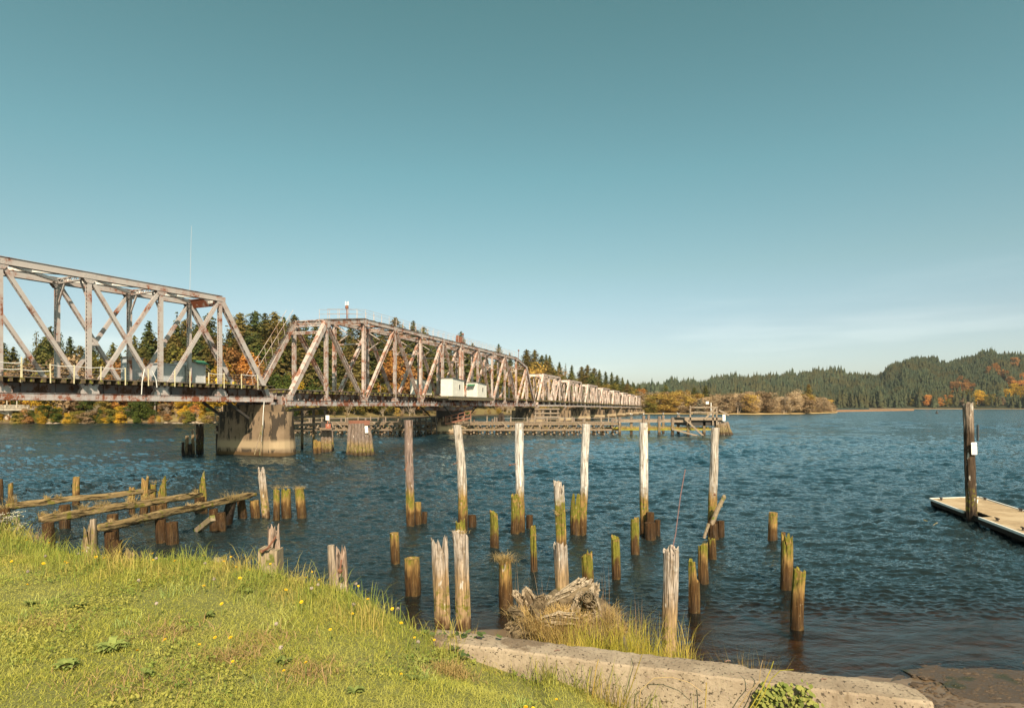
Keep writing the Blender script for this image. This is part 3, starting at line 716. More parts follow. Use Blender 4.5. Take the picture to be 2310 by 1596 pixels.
dp, a, b = pile(2193, 1180, 2183, 902, 20.5, 18.5, 'creo', 'point', 'tall dark tarred guide pile beside the dock carrying a white sign', Y=24.4, group=None, name='dock_pile', n=24)
# white notice on the pile, lettering in thin raised strokes
sb = mat_plain('white_sign_paint', (.80, .78, .74), .45, .03, 4, .02); ink = mat_plain('black_sign_ink', (.03, .028, .026), .6)
sc_ = px(2197.6, 1011, 24.12); sw, sh = 11.6/F*24.12, 27.6*24.12/F; tilt = Matrix.Rotation(R(-10), 4, 'Z') @ Matrix.Rotation(R(-2), 4, 'Y')
sroot = empty('notice_sign', sc_); tag(sroot, 'white no swimming notice with rounded corners on the dock pile', 'sign')
def sign_plate(w, h, th, r=.06):
    pts = []
    for cx, cy, a0 in ((w/2-r, h/2-r, 0), (-w/2+r, h/2-r, 90), (-w/2+r, -h/2+r, 180), (w/2-r, -h/2+r, 270)):
        for k in range(5): t = R(a0+22.5*k); pts.append((cx+r*math.cos(t), cy+r*math.sin(t)))
    m = MB(); n = len(pts)
    m.v = [(x, -th/2, y) for x, y in pts]+[(x, th/2, y) for x, y in pts]
    m.f = [tuple(range(n)), tuple(range(n, 2*n))[::-1]]+[(i, n+i, n+(i+1) % n, (i+1) % n) for i in range(n)]
    return m
def place(m, T, c): m.v = [tuple(c+(T @ Vector(v))) for v in m.v]; return m
place(sign_plate(sw, sh, .008, .025), tilt, sc_).build('sign_panel', sb, sroot)
def text_obj(s, size, mat, parent, M4, name='lettering', sx_=1.0):
    cu = bpy.data.curves.new(name, 'FONT'); cu.body = s; cu.size = size; cu.align_x = 'CENTER'; cu.align_y = 'CENTER'; cu.extrude = .0012
    ob = bpy.data.objects.new(name, cu); COL.objects.link(ob)
    dg = bpy.context.evaluated_depsgraph_get(); me = bpy.data.meshes.new_from_object(ob.evaluated_get(dg)); bpy.data.objects.remove(ob)
    me.transform(M4 @ Matrix.Diagonal((sx_, 1, 1, 1)))
    me.materials.clear(); me.materials.append(mat); o = bpy.data.objects.new(name, me); return link(o, parent)
for k, s in enumerate(('NO', 'SWIMMING', 'OR', 'DIVING', 'FROM', 'DOCKS')):
    M4 = tilt @ Matrix.Translation((0, -.0058, sh*(.40-.16*k))) @ Matrix.Rotation(R(90), 4, 'X')
    text_obj(s, .052, ink, sroot, M4, sx_=.82 if k == 1 else 1.0)
# second sign seen nearly edge on, on the far side of the pile
T2_ = Matrix.Rotation(R(61), 4, 'Z'); c2 = px(2205.5, 976, 24.6)
al = mat_plain('grey_sheet_metal', (.16, .15, .15), .5, .1); m = place(sign_plate(.5, .64, .012, .03), T2_, c2)
o = m.build('sheet_metal_sign', al, loc=c2); tag(o, 'grey metal sign seen edge on behind the dock pile', 'sign')
m = MB(); c = A_+fd2*1.6+e*.62
m.rod(c+Vector((0, 0, .002)), c+Vector((0, 0, .15)), .05, .062, 12); o = m.build('paper_cup', white_v, loc=c); tag(o, 'small white cup left standing on the dock', 'cup')
for (p, q, r, lab) in (((2074, 1172), (2096, 1177), .03, 'thin dark stick floating left of the dock'), ((2105, 1185), (2122, 1180), .055, 'thicker stick floating near the dock pile')):
    a, b = pz(*p, .02), pz(*q, .02); m = MB(); mid = (a+b)/2+Vector((0, 0, .03)); m.rod(a, mid, r*.6, r, 7); m.rod(mid, b, r, r*.7, 7)
    o = m.build('floating_stick', bark, loc=a); tag(o, lab, 'stick', 'floating sticks')
# ================================================================ railway bridge
st_near = mat_steel("grey_bridge_paint", (.40, .36, .345), (.22, .078, .042), .618, .9, streak=False)
st_rust = mat_steel("rusted_bridge_paint", (.47, .385, .345), (.29, .135, .085), .622, 1.3)
st_swing = mat_steel("weathered_bridge_paint", (.45, .385, .355), (.27, .12, .075), .632, 1.6)
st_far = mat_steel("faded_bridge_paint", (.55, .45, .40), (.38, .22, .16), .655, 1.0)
st_chord = mat_steel("streaked_chord_paint", (.41, .375, .37), (.22, .075, .04), .605, 1.1)
st_white = mat_steel('white_lattice_paint', (.62, .58, .55), (.24, .09, .05), .66, 1.4, streak=False)
st_plate = mat_steel('portal_plate_paint', (.42, .38, .36), (.20, .058, .026), .46, 1.0, streak=False)
st_dark = mat_steel('girder_paint', (.20, .19, .19), (.12, .06, .035), .62, 1.0)
tie_m = mat_timber('creosoted_ties', (.16, .11, .065), (.10, .075, .05), (.22, .22, .03), .42, (3, 3, 3), 5)
plank_m = mat_timber('old_deck_planks', (.15, .12, .085), (.10, .085, .06), (.16, .15, .04), .3, (2, 2, 2), 5)
rail_paint = mat_plain('cream_rail_paint', (.62, .55, .36), .6, .2, 3, .1)
cable_m = mat_plain('grey_cable', (.30, .29, .29), .5, .1)
class Frame:
    """local bridge frame: x along the track, y towards the far truss"""
    def __init__(s, x0, y0, dx, dy):
        n = math.hypot(dx, dy); s.o = Vector((x0, y0, 0)); s.d = Vector((dx/n, dy/n, 0)); s.p = Vector((-dy/n, dx/n, 0)); s.rz = math.atan2(dy, dx); s.L = n
    def w(s, u, v, z): return s.o+s.d*u+s.p*v+Vector((0, 0, z))
    def u_at(s, xpx, v):
        k = (xpx-CX)/F; b = s.o+s.p*v        # x = k*y
        return (k*b.y-b.x)/(s.d.x-k*s.d.y)
def lace(m, a, b, w, dep, nrm, bar=.05, pitch=1.0, ang=None):
    """zigzag lacing between the two edges of a member whose faces look along nrm"""
    a = Vector(a); b = Vector(b); d = (b-a); Ln = d.length; d.normalize(); nrm = Vector(nrm); side = d.cross(nrm).normalized()*(w/2)
    n = max(2, int(Ln/(w*pitch))); q = nrm.normalized()*(dep/2)
    for sgn in (1, -1):
        for k in range(n):
            s0 = side if k % 2 == 0 else -side
            p0 = a.lerp(b, k/n)+s0+q*sgn; p1 = a.lerp(b, (k+1)/n)-s0+q*sgn
            m.bar(p0, p1, bar, .012, nrm)
def member(m, a, b, w, dep, nrm, style):
    """w: width seen face on, dep: depth along nrm"""
    a = Vector(a); b = Vector(b); nrm = Vector(nrm).normalized(); d = (b-a).normalized(); side = d.cross(nrm).normalized()
    if style == 'plate':       # two channels: solid faces front and back, laced on the narrow sides
        for s_ in (1, -1):
            m.bar(a+nrm*s_*dep/2, b+nrm*s_*dep/2, w, .02, nrm)
            for t in (1, -1): m.bar(a+nrm*s_*(dep/2-.04)+side*t*(w/2-.01), b+nrm*s_*(dep/2-.04)+side*t*(w/2-.01), .02, .08, nrm)
        lace(m, a, b, dep-.06, w-.01, side, .045, 1.1)
    elif style == 'laced':     # two channels side by side, lacing on the faces
        for t in (1, -1):
            m.bar(a+side*t*(w/2-.012), b+side*t*(w/2-.012), .024, dep, nrm)
            for s_ in (1, -1): m.bar(a+side*t*(w/2-.05)+nrm*s_*(dep/2-.008), b+side*t*(w/2-.05)+nrm*s_*(dep/2-.008), .07, .016, nrm)
        lace(m, a, b, w-.1, dep+.01, nrm, .05, 1.0)
    elif style == 'solid':
        m.bar(a, b, w, dep, nrm)
    elif style == 'cover':     # end post: side plates, solid cover on the upper side, lacing below
        for s_ in (1, -1): m.bar(a+nrm*s_*dep/2, b+nrm*s_*dep/2, w, .022, nrm)
        upn = side if side.z > 0 else -side
        m.bar(a+upn*w/2, b+upn*w/2, dep+.08, .02, upn)
        lo = a-upn*w/2, b-upn*w/2
        n = max(4, int((b-a).length/(dep*.8))); q = nrm*(dep/2)
        for k in range(n):
            m.bar(lo[0].lerp(lo[1], k/n)+(q if k % 2 else -q), lo[0].lerp(lo[1], (k+1)/n)-(q if k % 2 else -q), .07, .012, upn)
    return m
def gusset(m, c, d, n_, w, h, th=.012, rivets=False, shape=None, seed=0):
    """plate lying in the truss plane"""
    c = Vector(c); d = Vector(d); n_ = Vector(n_); up = Vector((0, 0, 1))
    pts = shape or [(-w/2, -h/2), (w/2, -h/2), (w/2, h/2), (-w/2, h/2)]
    k = len(pts); b = len(m.v)
    for s_ in (-1, 1): m.v.extend([tuple(c+d*x+up*y+n_*s_*th) for x, y in pts])
    m.f.append(tuple(range(b, b+k))); m.f.append(tuple(range(b+k, b+2*k))[::-1])
    m.f.extend([(b+i, b+k+i, b+k+(i+1) % k, b+(i+1) % k) for i in range(k)])
    if rivets:
        for ix in range(int(w/.13)):
            for iy in range(int(h/.13)):
                if (ix+iy) % 2: continue
                x, y = -w/2+.08+ix*.13, -h/2+.08+iy*.13
                q = c+d*x+up*y-n_*(th+.008); m.bar(q-n_*.009, q+n_*.009, .032, .032)
X = Vector((1, 0, 0)); Yv = Vector((0, 1, 0)); Zv = Vector((0, 0, 1))
WB = 4.0
def railing_and_deck(root, L, zt, v0, v1, rnd, u0=0.0, tie_mat=None):
    m = MB(); n = int(L/.6)
    for k in range(n):
        u = u0+k*.6+.1; long_ = k % 2 == 0
        m.box(u, u+.22, (v0 if long_ else v0+.16)-rnd.uniform(0, .05), v1, zt-.26, zt)
    m.build('ties', tie_m, root, world=False)
    m = MB()
    v = v0+.08
    while v < v1-.1: m.box(u0, u0+L, v, v+.235, zt+.003, zt+.05+.004*rnd.random()); v += .245
    m.build('walkway_shade_planks', plank_m, root, world=False)  # walkway planks added across the whole deck so no sun leaks between ties
    m = MB()
    for v in (WB/2-.72, WB/2+.72): m.box(u0, u0+L, v-.035, v+.035, zt+.002, zt+.16)
    m.build('track_rail', st_dark, root, world=False)
def girders(root, L, z0, z1, u0=0.0, mat=None):
    for v in (WB/2-1.0, WB/2+1.0):
        m = MB(); m.box(u0, u0+L, v-.02, v+.02, z0, z1); m.box(u0, u0+L, v-.15, v+.15, z0-.02, z0); m.box(u0, u0+L, v-.15, v+.15, z1, z1+.02)
        k = 0.5
        while k < L:
            for s_ in (-1, 1): m.box(u0+k, u0+k+.05, min(v+s_*.021, v+s_*.13), max(v+s_*.021, v+s_*.13), z0, z1)
            k += 1.05
        m.build('deck_girder', mat or st_dark, root, world=False)
# ---------------------------------------------------------------- nearest span (grey, parallel chords, five panels)
N_ = Frame(-32.21, 39.0, 2.41, 4.68); PL = N_.L
def flat_span(name, label, zb, ht, pl, nodes, near=True, group=None):
    """through truss: nodes = number of panels; hips one panel in from each end; local frame, u=0 at first end"""
    root = empty(name)
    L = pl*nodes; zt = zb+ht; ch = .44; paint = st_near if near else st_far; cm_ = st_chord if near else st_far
    for v, s_ in ((0, -1), (WB, 1)):
        m = MB()
        for q in (-.17, .17):
            m.box(0, L, v+q-.014, v+q+.014, zb, zb+ch); m.box(0, L, v+q-.07, v+q+.07, zb-.014, zb); m.box(0, L, v+q-.07, v+q+.07, zb+ch, zb+ch+.014)
        if near:
            for k in range(int(L/.36)):
                for z in (zb+.045, zb+ch-.045): m.box(k*.36, k*.36+.03, v-.17-.03, v-.17-.014, z-.015, z+.015)
                m.box(k*.36, k*.36+.03, v-.24, v-.21, zb+ch+.014, zb+ch+.03)
            for k in range(1, nodes):           # splice plates
                m.box(k*pl-1.2, k*pl+.9, v-.17-.024, v-.17-.0145, zb+.06, zb+ch-.06)
                for ix in range(14):
                    for iy in range(3): m.box(k*pl-1.15+ix*.15, k*pl-1.12+ix*.15, v-.215, v-.194, zb+.1+iy*.11, zb+.13+iy*.11)
        m.build('bottom_chord', cm_, root, world=False)
        m = MB()
        for q in (-.17, .17):
            m.box(pl-.1, L-pl+.1, v+q-.014, v+q+.014, zt-.46, zt-.02)
            m.box(pl-.1, L-pl+.1, v+q-.06, v+q+.06, zt-.474, zt-.46)
        m.box(pl-.12, L-pl+.12, v-.25, v+.25, zt-.02, zt)
        lace(m, (pl, v, zt-.46), (L-pl, v, zt-.46), .34, .02, Zv, .05, 1.1)
        m.build('top_chord', st_near if near else st_far, root, world=False)
        for k in range(1, nodes):
            m = member(MB(), (k*pl, v, zb+.3), (k*pl, v, zt-.3), .27, .30, Yv, 'plate'); m.build('vertical_post', paint, root, world=False)
        mid = nodes//2
        dia = []
        for k in range(1, mid): dia.append((k*pl, zt-.3, (k+1)*pl, zb+.3)); dia.append((L-k*pl, zt-.3, L-(k+1)*pl, zb+.3))
        dia += [(mid*pl, zt-.3, (mid+1)*pl, zb+.3), (mid*pl, zb+.3, (mid+1)*pl, zt-.3)]
        for i, (ua, za, ub, zb_) in enumerate(dia):
            off = .0
            m = member(MB(), (ua, v, za), (ub, v, zb_), .25, .26 if i != len(dia)-1 else .22, Yv, 'plate'); m.build('diagonal', paint, root, world=False)
        for ua, ub in ((0, pl), (L, L-pl)):
            m = member(MB(), (ua, v, zb+.25), (ub, v, zt-.25), .40, .36, Yv, 'cover'); m.build('end_post', paint, root, world=False)
        # joint plates
        for k in range(1, nodes):
            for q in (-.186, .186):
                m = MB()
                gusset(m, (k*pl, v+q, zb+.62), X, Yv, 1.0, .66, .007, False, [(-.62, -.4), (.62, -.4), (.62, .0), (.3, .42), (-.3, .42), (-.62, .0)])
                gusset(m, (k*pl, v+q, zt-.42), X, Yv, .9, .6, .007, False, [(-.42, .34), (.42, .34), (.42, -.1), (.2, -.36), (-.2, -.36), (-.42, -.1)])
                if near and q < 0 and v == 0:
                    for z_, pts in ((zb+.62, [(a*.1-.5, b_*.09-.3) for a in range(11) for b_ in range(7) if abs(abs(a-5)*.9-b_*.8) < 1.2 or abs(a-5) < 1]), (zt-.42, [(a*.1-.35, b_*.09-.25) for a in range(8) for b_ in range(6) if (a+b_) % 2 == 0])):
                        for x, y in pts: m.box(k*pl+x-.016, k*pl+x+.016, -.186-.022, -.186-.0065, z_+y-.016, z_+y+.016)
                m.build('gusset_plate', paint, root, world=False)
        for u in (0, L):
            for q in (-.186, .186):
                m = MB(); gusset(m, (u, v+q, zb+.4), X, Yv, .8, .8, .007, False, [(-.3, -.4), (.45, -.4), (.45, .2), (.2, .5), (-.1, .3), (-.3, .3)] if u == 0 else [(-.45, -.4), (.3, -.4), (.3, .3), (.1, .3), (-.2, .5), (-.45, .2)])
                m.build('gusset_plate', paint, root, world=False)
    # top bracing
    for k in range(1, nodes):
        if k in (1, nodes-1): continue
        m = MB(); member(m, (k*pl, .2, zt-.28), (k*pl, WB-.2, zt-.28), .42, .2, X, 'laced'); m.build('sway_strut', paint, root, world=False)
        for v0, v1 in ((.1, 1.0), (WB-.1, WB-1.0)):
            m = MB(); m.bar((k*pl, v0, zt-2.0), (k*pl, v1, zt-.5), .1, .1); m.build('knee_brace', paint, root, world=False)
    for k in range(1, nodes-1):
        for a, b in (((k*pl+.2, .25), ((k+1)*pl-.2, WB-.25)), ((k*pl+.2, WB-.25), ((k+1)*pl-.2, .25))):
            m = member(MB(), (a[0], a[1], zt-.2-(.06 if a[1] < 1 else 0)), (b[0], b[1], zt-.2-(.06 if a[1] < 1 else 0)), .3, .2, Zv, 'laced'); m.build('lateral_brace', st_white if near else paint, root, world=False)
    for u, s_ in ((pl, -1), (L-pl, 1)):
        m = MB(); m.bar((u+s_*.12, .2, zt-.42), (u+s_*.12, WB-.2, zt-.42), .04, .75, (s_*-.5, 0, .86)); m.bar((u, .2, zt-.06), (u, WB-.2, zt-.06), .3, .03)
        for v0, v1 in (() if near else ((.15, 1.1), (WB-.15, WB-1.1))): m.add([(u+s_*.2, v0, zt-.7), (u+s_*.2, v1, zt-.7), (u+s_*.62, v0, zt-1.9), (u+s_*.24, v0, zt-.7), (u+s_*.24, v1, zt-.7), (u+s_*.66, v0, zt-1.9)], [(0, 1, 2), (5, 4, 3), (0, 3, 4, 1), (1, 4, 5, 2), (2, 5, 3, 0)])
        m.build('portal_strut', st_plate if near else paint, root, world=False)
    # floor
    girders(root, L, zb+.52, zb+1.12)
    for k in range(nodes+1): MB().box(k*pl-.12, k*pl+.12, .2, WB-.2, zb+.12, zb+1.0).build('floor_beam', st_dark, root, world=False)
    if 0: m.build('floor_beams', st_dark, root, world=False)
    railing_and_deck(root, L, zb+1.42, -.72, WB+.3, random.Random(2))
    return root
ZB1 = 5.02
span = flat_span('truss_span', '', ZB1, 9.0, PL, 5)
span.location = N_.w(-PL, 0, 0); span.rotation_euler = (0, 0, N_.rz)
tag(span, 'nearest truss span of the railway bridge, grey paint, crossed diagonals, cut by the left edge', 'truss bridge', 'spans of the railway bridge')
# railing of the near span: cream posts, sagging hand rails, thin cables
zd = ZB1+1.42
us = [N_.u_at(xp, -.64) for xp in (-50, -10, 46.6, 49.6, 114, 167, 227, 283, 335, 394.5, 428.7, 471, 505.6, 545, 582)]
for i, u in enumerate(us):
    m = MB(); lean = random.Random(i).uniform(-.05, .05)
    h = .98 if i not in (3,) else 1.3
    m.bar(N_.w(u, -.64, zd-.3), N_.w(u+lean, -.64, zd+h), .055, .055); m.build('rail_post', rail_paint, span)
for i, (a, b) in enumerate(zip(us, us[1:])):
    m = MB()
    if i in (0, 1, 3, 4, 5, 6, 11, 13):
        for z in ((.93,) if i > 3 else (.9, .5) if i < 2 else (.5,)):
            pts = [N_.w(lerp(a, b, t), -.64, zd+z-.06*math.sin(t*math.pi)+.04*math.sin(i)) for t in (0, .2, .4, .6, .8, 1)]
            m.path(pts, .022, 6)
        m.build('hand_rail', white_v, span)
m = MB()
for z in (.2, .42, .66, .86): m.path([N_.w(u, -.64, zd+z+.02*math.sin(i*2+z*9)) for i, u in enumerate(us)], .008, 4)
m.build('rail_cables', cable_m, span)
m = MB()
for xp, (za, zb_), dx in ((323, (-.95, .95), 8), (358, (-.4, .85), -14)):
    u = N_.u_at(xp, -.9); m.path([N_.w(u, -.7, zd+za), N_.w(u+.06*dx*.1, -.7, zd+(za+zb_)/2), N_.w(u+.14*dx*.2, -.7, zd+zb_)], .03, 6)
m.build('bent_pipe', white_v, span)
# white scrawl on the portal plate
m = MB()
def scr(pts):
    zt = ZB1+9.0; u = 4*PL+.12
    for a, b in zip(pts, pts[1:]): m.bar((u-.12, a[0], zt-.42+a[1]), (u-.12, b[0], zt-.42+b[1]), .035, .02, X)
for pts in ([(1.45, .1), (1.45, -.14)], [(1.55, .1), (1.35, .0), (1.55, -.02)], [(1.3, .1), (1.18, .1), (1.18, -.12), (1.3, -.12), (1.3, .1)], [(1.1, -.12), (1.1, .12), (.98, -.12), (.98, .12)], [(.9, .1), (.9, -.12)]): scr(pts)
m.build('paint_scrawl', white_v, span, world=False)

# ---------------------------------------------------------------- swing span
Y0 = 58.6; G_ = Frame(-525.36/F*Y0, Y0, 54.59/F*Y0, .1226*Y0); PS = G_.L
ZS = 4.66; ZTS = 14.85; ZH = 13.75
sw = empty('swing_span', G_.w(0, 0, 0), G_.rz)
tag(sw, 'rusty swing span with humped top chord, walkway along the top and white cabins', 'truss bridge', 'spans of the railway bridge')
KU = [0.14]+list(range(1, 12))+[11.9]
def topz(k): return {1: ZH, 11: ZH-.3}.get(k, ZTS)
for v in (0, WB):
    m = MB(); u0, u1 = KU[0]*PS-.3, KU[12]*PS+.3
    for q in (-.2, .2):
        m.box(u0, u1, v+q-.015, v+q+.015, ZS, ZS+.52); m.box(u0, u1, v+q-.09, v+q+.09, ZS-.016, ZS); m.box(u0, u1, v+q-.09, v+q+.09, ZS+.52, ZS+.536)
    for k in range(int((u1-u0)/.9)): m.box(u0+k*.9, u0+k*.9+.02, v-.3, v-.2, ZS+.53, ZS+.66)
    m.build('bottom_chord', st_chord, sw, world=False)
    tops = [(k*PS, topz(k)) for k in range(1, 12)]
    for (ua, za), (ub, zb_) in zip(tops, tops[1:]):
        m = MB(); a = Vector((ua, v, za-.24)); b = Vector((ub, v, zb_-.24)); dz = (b-a).normalized()
        for q in (-.19, .19): m.bar(a+Yv*q-dz*.02, b+Yv*q+dz*.02, .03, .46)
        up_ = Yv.cross(dz).normalized(); up_ = up_ if up_.z > 0 else -up_
        m.bar(a+up_*.24-dz*.03, b+up_*.24+dz*.03, .56, .024)
        lace(m, a-up_*.23, b-up_*.23, .38, .01, up_, .06, 1.0)
        m.build('top_chord', st_swing, sw, world=False)
    for k in range(1, 12):
        if k == 6: continue
        m = MB(); z1 = topz(k)-.3
        if k % 2: member(m, (k*PS, v, ZS+.4), (k*PS, v, z1), .36, .30, Yv, 'plate')
        else: member(m, (k*PS, v, ZS+.4), (k*PS, v, z1), .42, .34, Yv, 'laced')
        m.build('vertical_post', st_swing, sw, world=False)
    for k in range(1, 12):
        for kk in ((k-1, k+1) if k % 2 else ()):
            if kk in (0, 12):
                ub = KU[kk]*PS
                m = member(MB(), (ub, v, ZS+.3), (k*PS, v, topz(k)-.25), .50, .42, Yv, 'cover'); m.build('end_post', st_swing, sw, world=False)
            else:
                m = member(MB(), (k*PS, v, topz(k)-.3), (kk*PS, v, ZS+.35), .44, .34, Yv, 'laced'); m.build('diagonal', st_rust, sw, world=False)
    for k in range(1, 12):
        for q in (-.222, .222):
            m = MB()
            gusset(m, (k*PS, v+q, topz(k)-.42), X, Yv, 1, .7, .008, False, [(-.5, .34), (.5, .34), (.5, -.1), (.22, -.42), (-.22, -.42), (-.5, -.1)])
            gusset(m, (k*PS, v+q, ZS+.55), X, Yv, 1, .7, .008, False, [(-.6, -.4), (.6, -.4), (.6, .05), (.3, .4), (-.3, .4), (-.6, .05)])
            m.build('gusset_plate', st_swing, sw, world=False)
    for k in (0, 12):
        for q in (-.222, .222):
            m = MB(); gusset(m, (KU[k]*PS, v+q, ZS+.5), X, Yv, 1, .8, .008, False, [(-.5, -.6), (.5, -.6), (.5, .3), (.2, .6), (-.2, .6), (-.5, .3)])
            m.build('gusset_plate', st_swing, sw, world=False)
    # centre tower: a pair of laced columns
    for du in (-.42, .42):
        m = member(MB(), (6*PS+du, v, ZS+.4), (6*PS+du, v, ZTS+.1), .40, .40, Yv, 'laced'); m.build('tower_column', st_rust, sw, world=False)
for k in range(1, 12):
    zt = topz(k)
    if k in (1, 11):
        m = MB(); member(m, (k*PS, .2, zt-.3), (k*PS, WB-.2, zt-.3), .7, .2, X, 'laced'); member(m, (k*PS+(-.9 if k == 1 else .9), .2, zt-1.4), (k*PS+(-.9 if k == 1 else .9), WB-.2, zt-1.4), .3, .2, X, 'laced'); m.build('portal_strut', st_swing, sw, world=False); continue
    m = MB(); member(m, (k*PS, .2, zt-.35), (k*PS, WB-.2, zt-.35), .4, .2, X, 'laced'); m.build('sway_strut', st_rust, sw, world=False)
    m = MB(); m.bar((k*PS, .15, zt-2.9), (k*PS, WB-.15, zt-2.9), .16, .16)
    m.bar((k*PS, .15, zt-2.85), (k*PS, WB-.15, zt-.6), .11, .09); m.bar((k*PS+.06, WB-.15, zt-2.85), (k*PS+.06, .15, zt-.6), .11, .09); m.build('sway_frame', st_swing, sw, world=False)
for k in range(2, 10):
    for a, b in (((k*PS+.2, .2), ((k+1)*PS-.2, WB-.2)), ((k*PS+.2, WB-.2), ((k+1)*PS-.2, .2))):
        zq = ZTS-.25-(.05 if a[1] < 1 else 0)
        m = member(MB(), (a[0], a[1], zq), (b[0], b[1], zq), .26, .2, Zv, 'laced'); m.build('lateral_brace', st_rust, sw, world=False)
girders(sw, 12.04*PS-.5, ZS+.62, ZS+1.22, .2, mat_steel('swing_girder_paint', (.34, .32, .31), (.14, .07, .04), .58, 1.0))
for k in range(0, 13): MB().box(KU[k]*PS-.12, KU[k]*PS+.12, .25, WB-.25, ZS+.1, ZS+1.2).build('floor_beam', st_dark, sw, world=False)
railing_and_deck(sw, 12*PS-.7, ZS+1.5, -.15, WB+.3, random.Random(4), .5)
# walkway with hand rails on top of the near chord and the stair up the far end post
m = MB(); r_ = random.Random(8)
for k in range(int(9.2*PS/.5)):
    u = 1.0*PS+k*.5; z = interp(u, [(PS, ZH), (2*PS, ZTS), (10*PS, ZTS), (11*PS, ZH)])+.06
    if r_.random() < .9: m.box(u, u+.42, .05-r_.uniform(0, .2), 1.15, z, z+.05)
m.build('top_walkway', plank_m, sw, world=False)
m = MB()
for v in (.05, 1.1):
    prev = None
    for k in range(int(9.2*PS/1.9)+1):
        u = 1.05*PS+k*1.9; z = interp(u, [(PS, ZH), (2*PS, ZTS), (10*PS, ZTS), (11*PS, ZH)])+.1
        m.rod((u, v, z), (u, v, z+1.05), .022, .022, 5)
        if prev:
            for h in (1.05, .55): m.rod((prev[0], v, prev[1]+h), (u, v, z+h), .018, .018, 5)
        prev = (u, z)
m.build('walkway_rail', st_far, sw, world=False)
m = MB(); a = Vector((KU[0]*PS+.1, WB+.1, ZS+1.5)); b = Vector((PS, WB+.1, ZH))
nst = 34; d_ = (b-a).normalized()
for k in range(nst): c = a.lerp(b, k/nst)+Vector((-.28, 0, .25)); m.box(c.x-.14, c.x+.14, WB-.35, WB+.5, c.z, c.z+.05)
m.build('stair_treads', tie_m, sw, world=False)
m = MB()
for v in (WB-.35, WB+.5):
    o_ = Vector((-.5, 0, 1.15)); m.rod(a+o_+Yv*(v-WB), b+o_+Yv*(v-WB), .022, .022, 5)
    for k in range(0, nst, 5): c = a.lerp(b, k/nst); m.rod(Vector((c.x-.28, v, c.z+.25)), Vector((c.x-.5, v, c.z+1.15)), .018, .018, 5)
m.build('stair_rail', st_far, sw, world=False)
# turntable, drum and outriggers under the tower
c6 = G_.w(6*PS, WB/2, 0); darkst = mat_plain('near_black_steel', (.045, .038, .034), .7, .4, 2)  # plain near-black steel shared by drum, braces, bearers, landing, box and buoy
m = MB(); m.rod((6*PS, WB/2, 3.0), (6*PS, WB/2, ZS-.7), 2.3, 2.3, 28); m.rod((6*PS, WB/2, 2.75), (6*PS, WB/2, 3.0), 2.6, 2.6, 28)
m.build('turntable_drum', darkst, sw, world=False)
m = MB(); m.box(6*PS-4.2, 6*PS+4.2, -.5, WB+.5, ZS-.75, ZS-.12); m.build('loading_girder', st_dark, sw, world=False)
m = MB()
for u in (-7, 7):
    for v in (0, WB): m.bar((6*PS+u, v, ZS-.1), (6*PS+u*.5, v, ZS-1.6), .16, .16)
m.build('knee_brace', darkst, sw, world=False)
ua = G_.u_at(1041, -1.6); ub = G_.u_at(1076, -1.6); m = MB(); red = mat_plain('red_oxide_steel', (.20, .085, .055), .8, .35, 4)
m.box(ua, ub, -1.7, -.3, ZS+.02, ZS+.1)
for k in range(5):
    u = lerp(ua, ub, k/4); m.bar((u, -1.68, ZS+.1), (u, -1.68, ZS+1.2), .06, .06)
m.bar((ua, -1.68, ZS+1.2), (ub, -1.68, ZS+1.2), .07, .07); m.bar((ua, -1.68, ZS+.65), (ub, -1.68, ZS+.65), .06, .06)
m.bar((ua+.5, -1.6, ZS), (ua-.2, -.2, ZS-.9), .1, .1); m.bar((ub-.5, -1.6, ZS), (ub, -.2, ZS-.9), .1, .1)
m.build('access_platform', red, sw, world=False)
m = MB(); uc0 = G_.u_at(998, -1.3); uc1 = G_.u_at(1098, -1.3)
m.box(uc0-.3, uc1+.3, -2.35, -.2, ZS+1.15, ZS+1.45)
k = uc0
while k < uc1: m.box(k, k+.2, -2.6, -.1, ZS+.9, ZS+1.15); k += .9
m.build('cabin_platform', plank_m, sw, world=False)
m = MB(); r_ = random.Random(3)
m.box(6*PS-.9, 6*PS+.9, -.3, 1.1, ZTS+.12, ZTS+.3)
for i in range(8): u = 6*PS+r_.uniform(-.8, .8); m.box(u, u+.09, r_.uniform(-.2, .5), .7, ZTS+.3, ZTS+r_.uniform(.6, 1.5))
m.build('top_machinery', red, sw, world=False)
m = MB()
for (u, v) in ((6*PS, .4), (10.2*PS, .4)): m.rod((u+1.6, v, ZTS+.1), (u+1.6, v, ZTS+1.6), .06, .05, 6); m.blob((u+1.6, v, ZTS+1.75), .2, 1, 8, 5, .1)
m.build('signal_lamp', red, sw, world=False)
# navigation beacon standing on the walkway
ub_ = G_.u_at(782.5, .5); zb_ = interp(ub_, [(PS, ZH), (2*PS, ZTS)])+.1; bc = G_.w(ub_, .5, zb_)
beac = empty('navigation_beacon', bc); tag(beac, 'navigation light on a post above the hump of the swing span', 'beacon')
m = MB(); m.rod(bc, bc+Vector((0, 0, 1.15)), .06, .06, 8); m.rod(bc+Vector((0, 0, 1.15)), bc+Vector((0, 0, 1.25)), .2, .2, 10); m.build('beacon_post', red, beac)
m = MB(); m.rod(bc+Vector((0, 0, 1.25)), bc+Vector((0, 0, 1.5)), .2, .16, 10); m.build('lamp_base', red, beac)
for s_ in (-.14, .14):
    m = MB(); m.rod(bc+Vector((s_, 0, 1.5)), bc+Vector((s_, 0, 1.95)), .09, .07, 8); m.build('lamp_lens', white_v, beac)
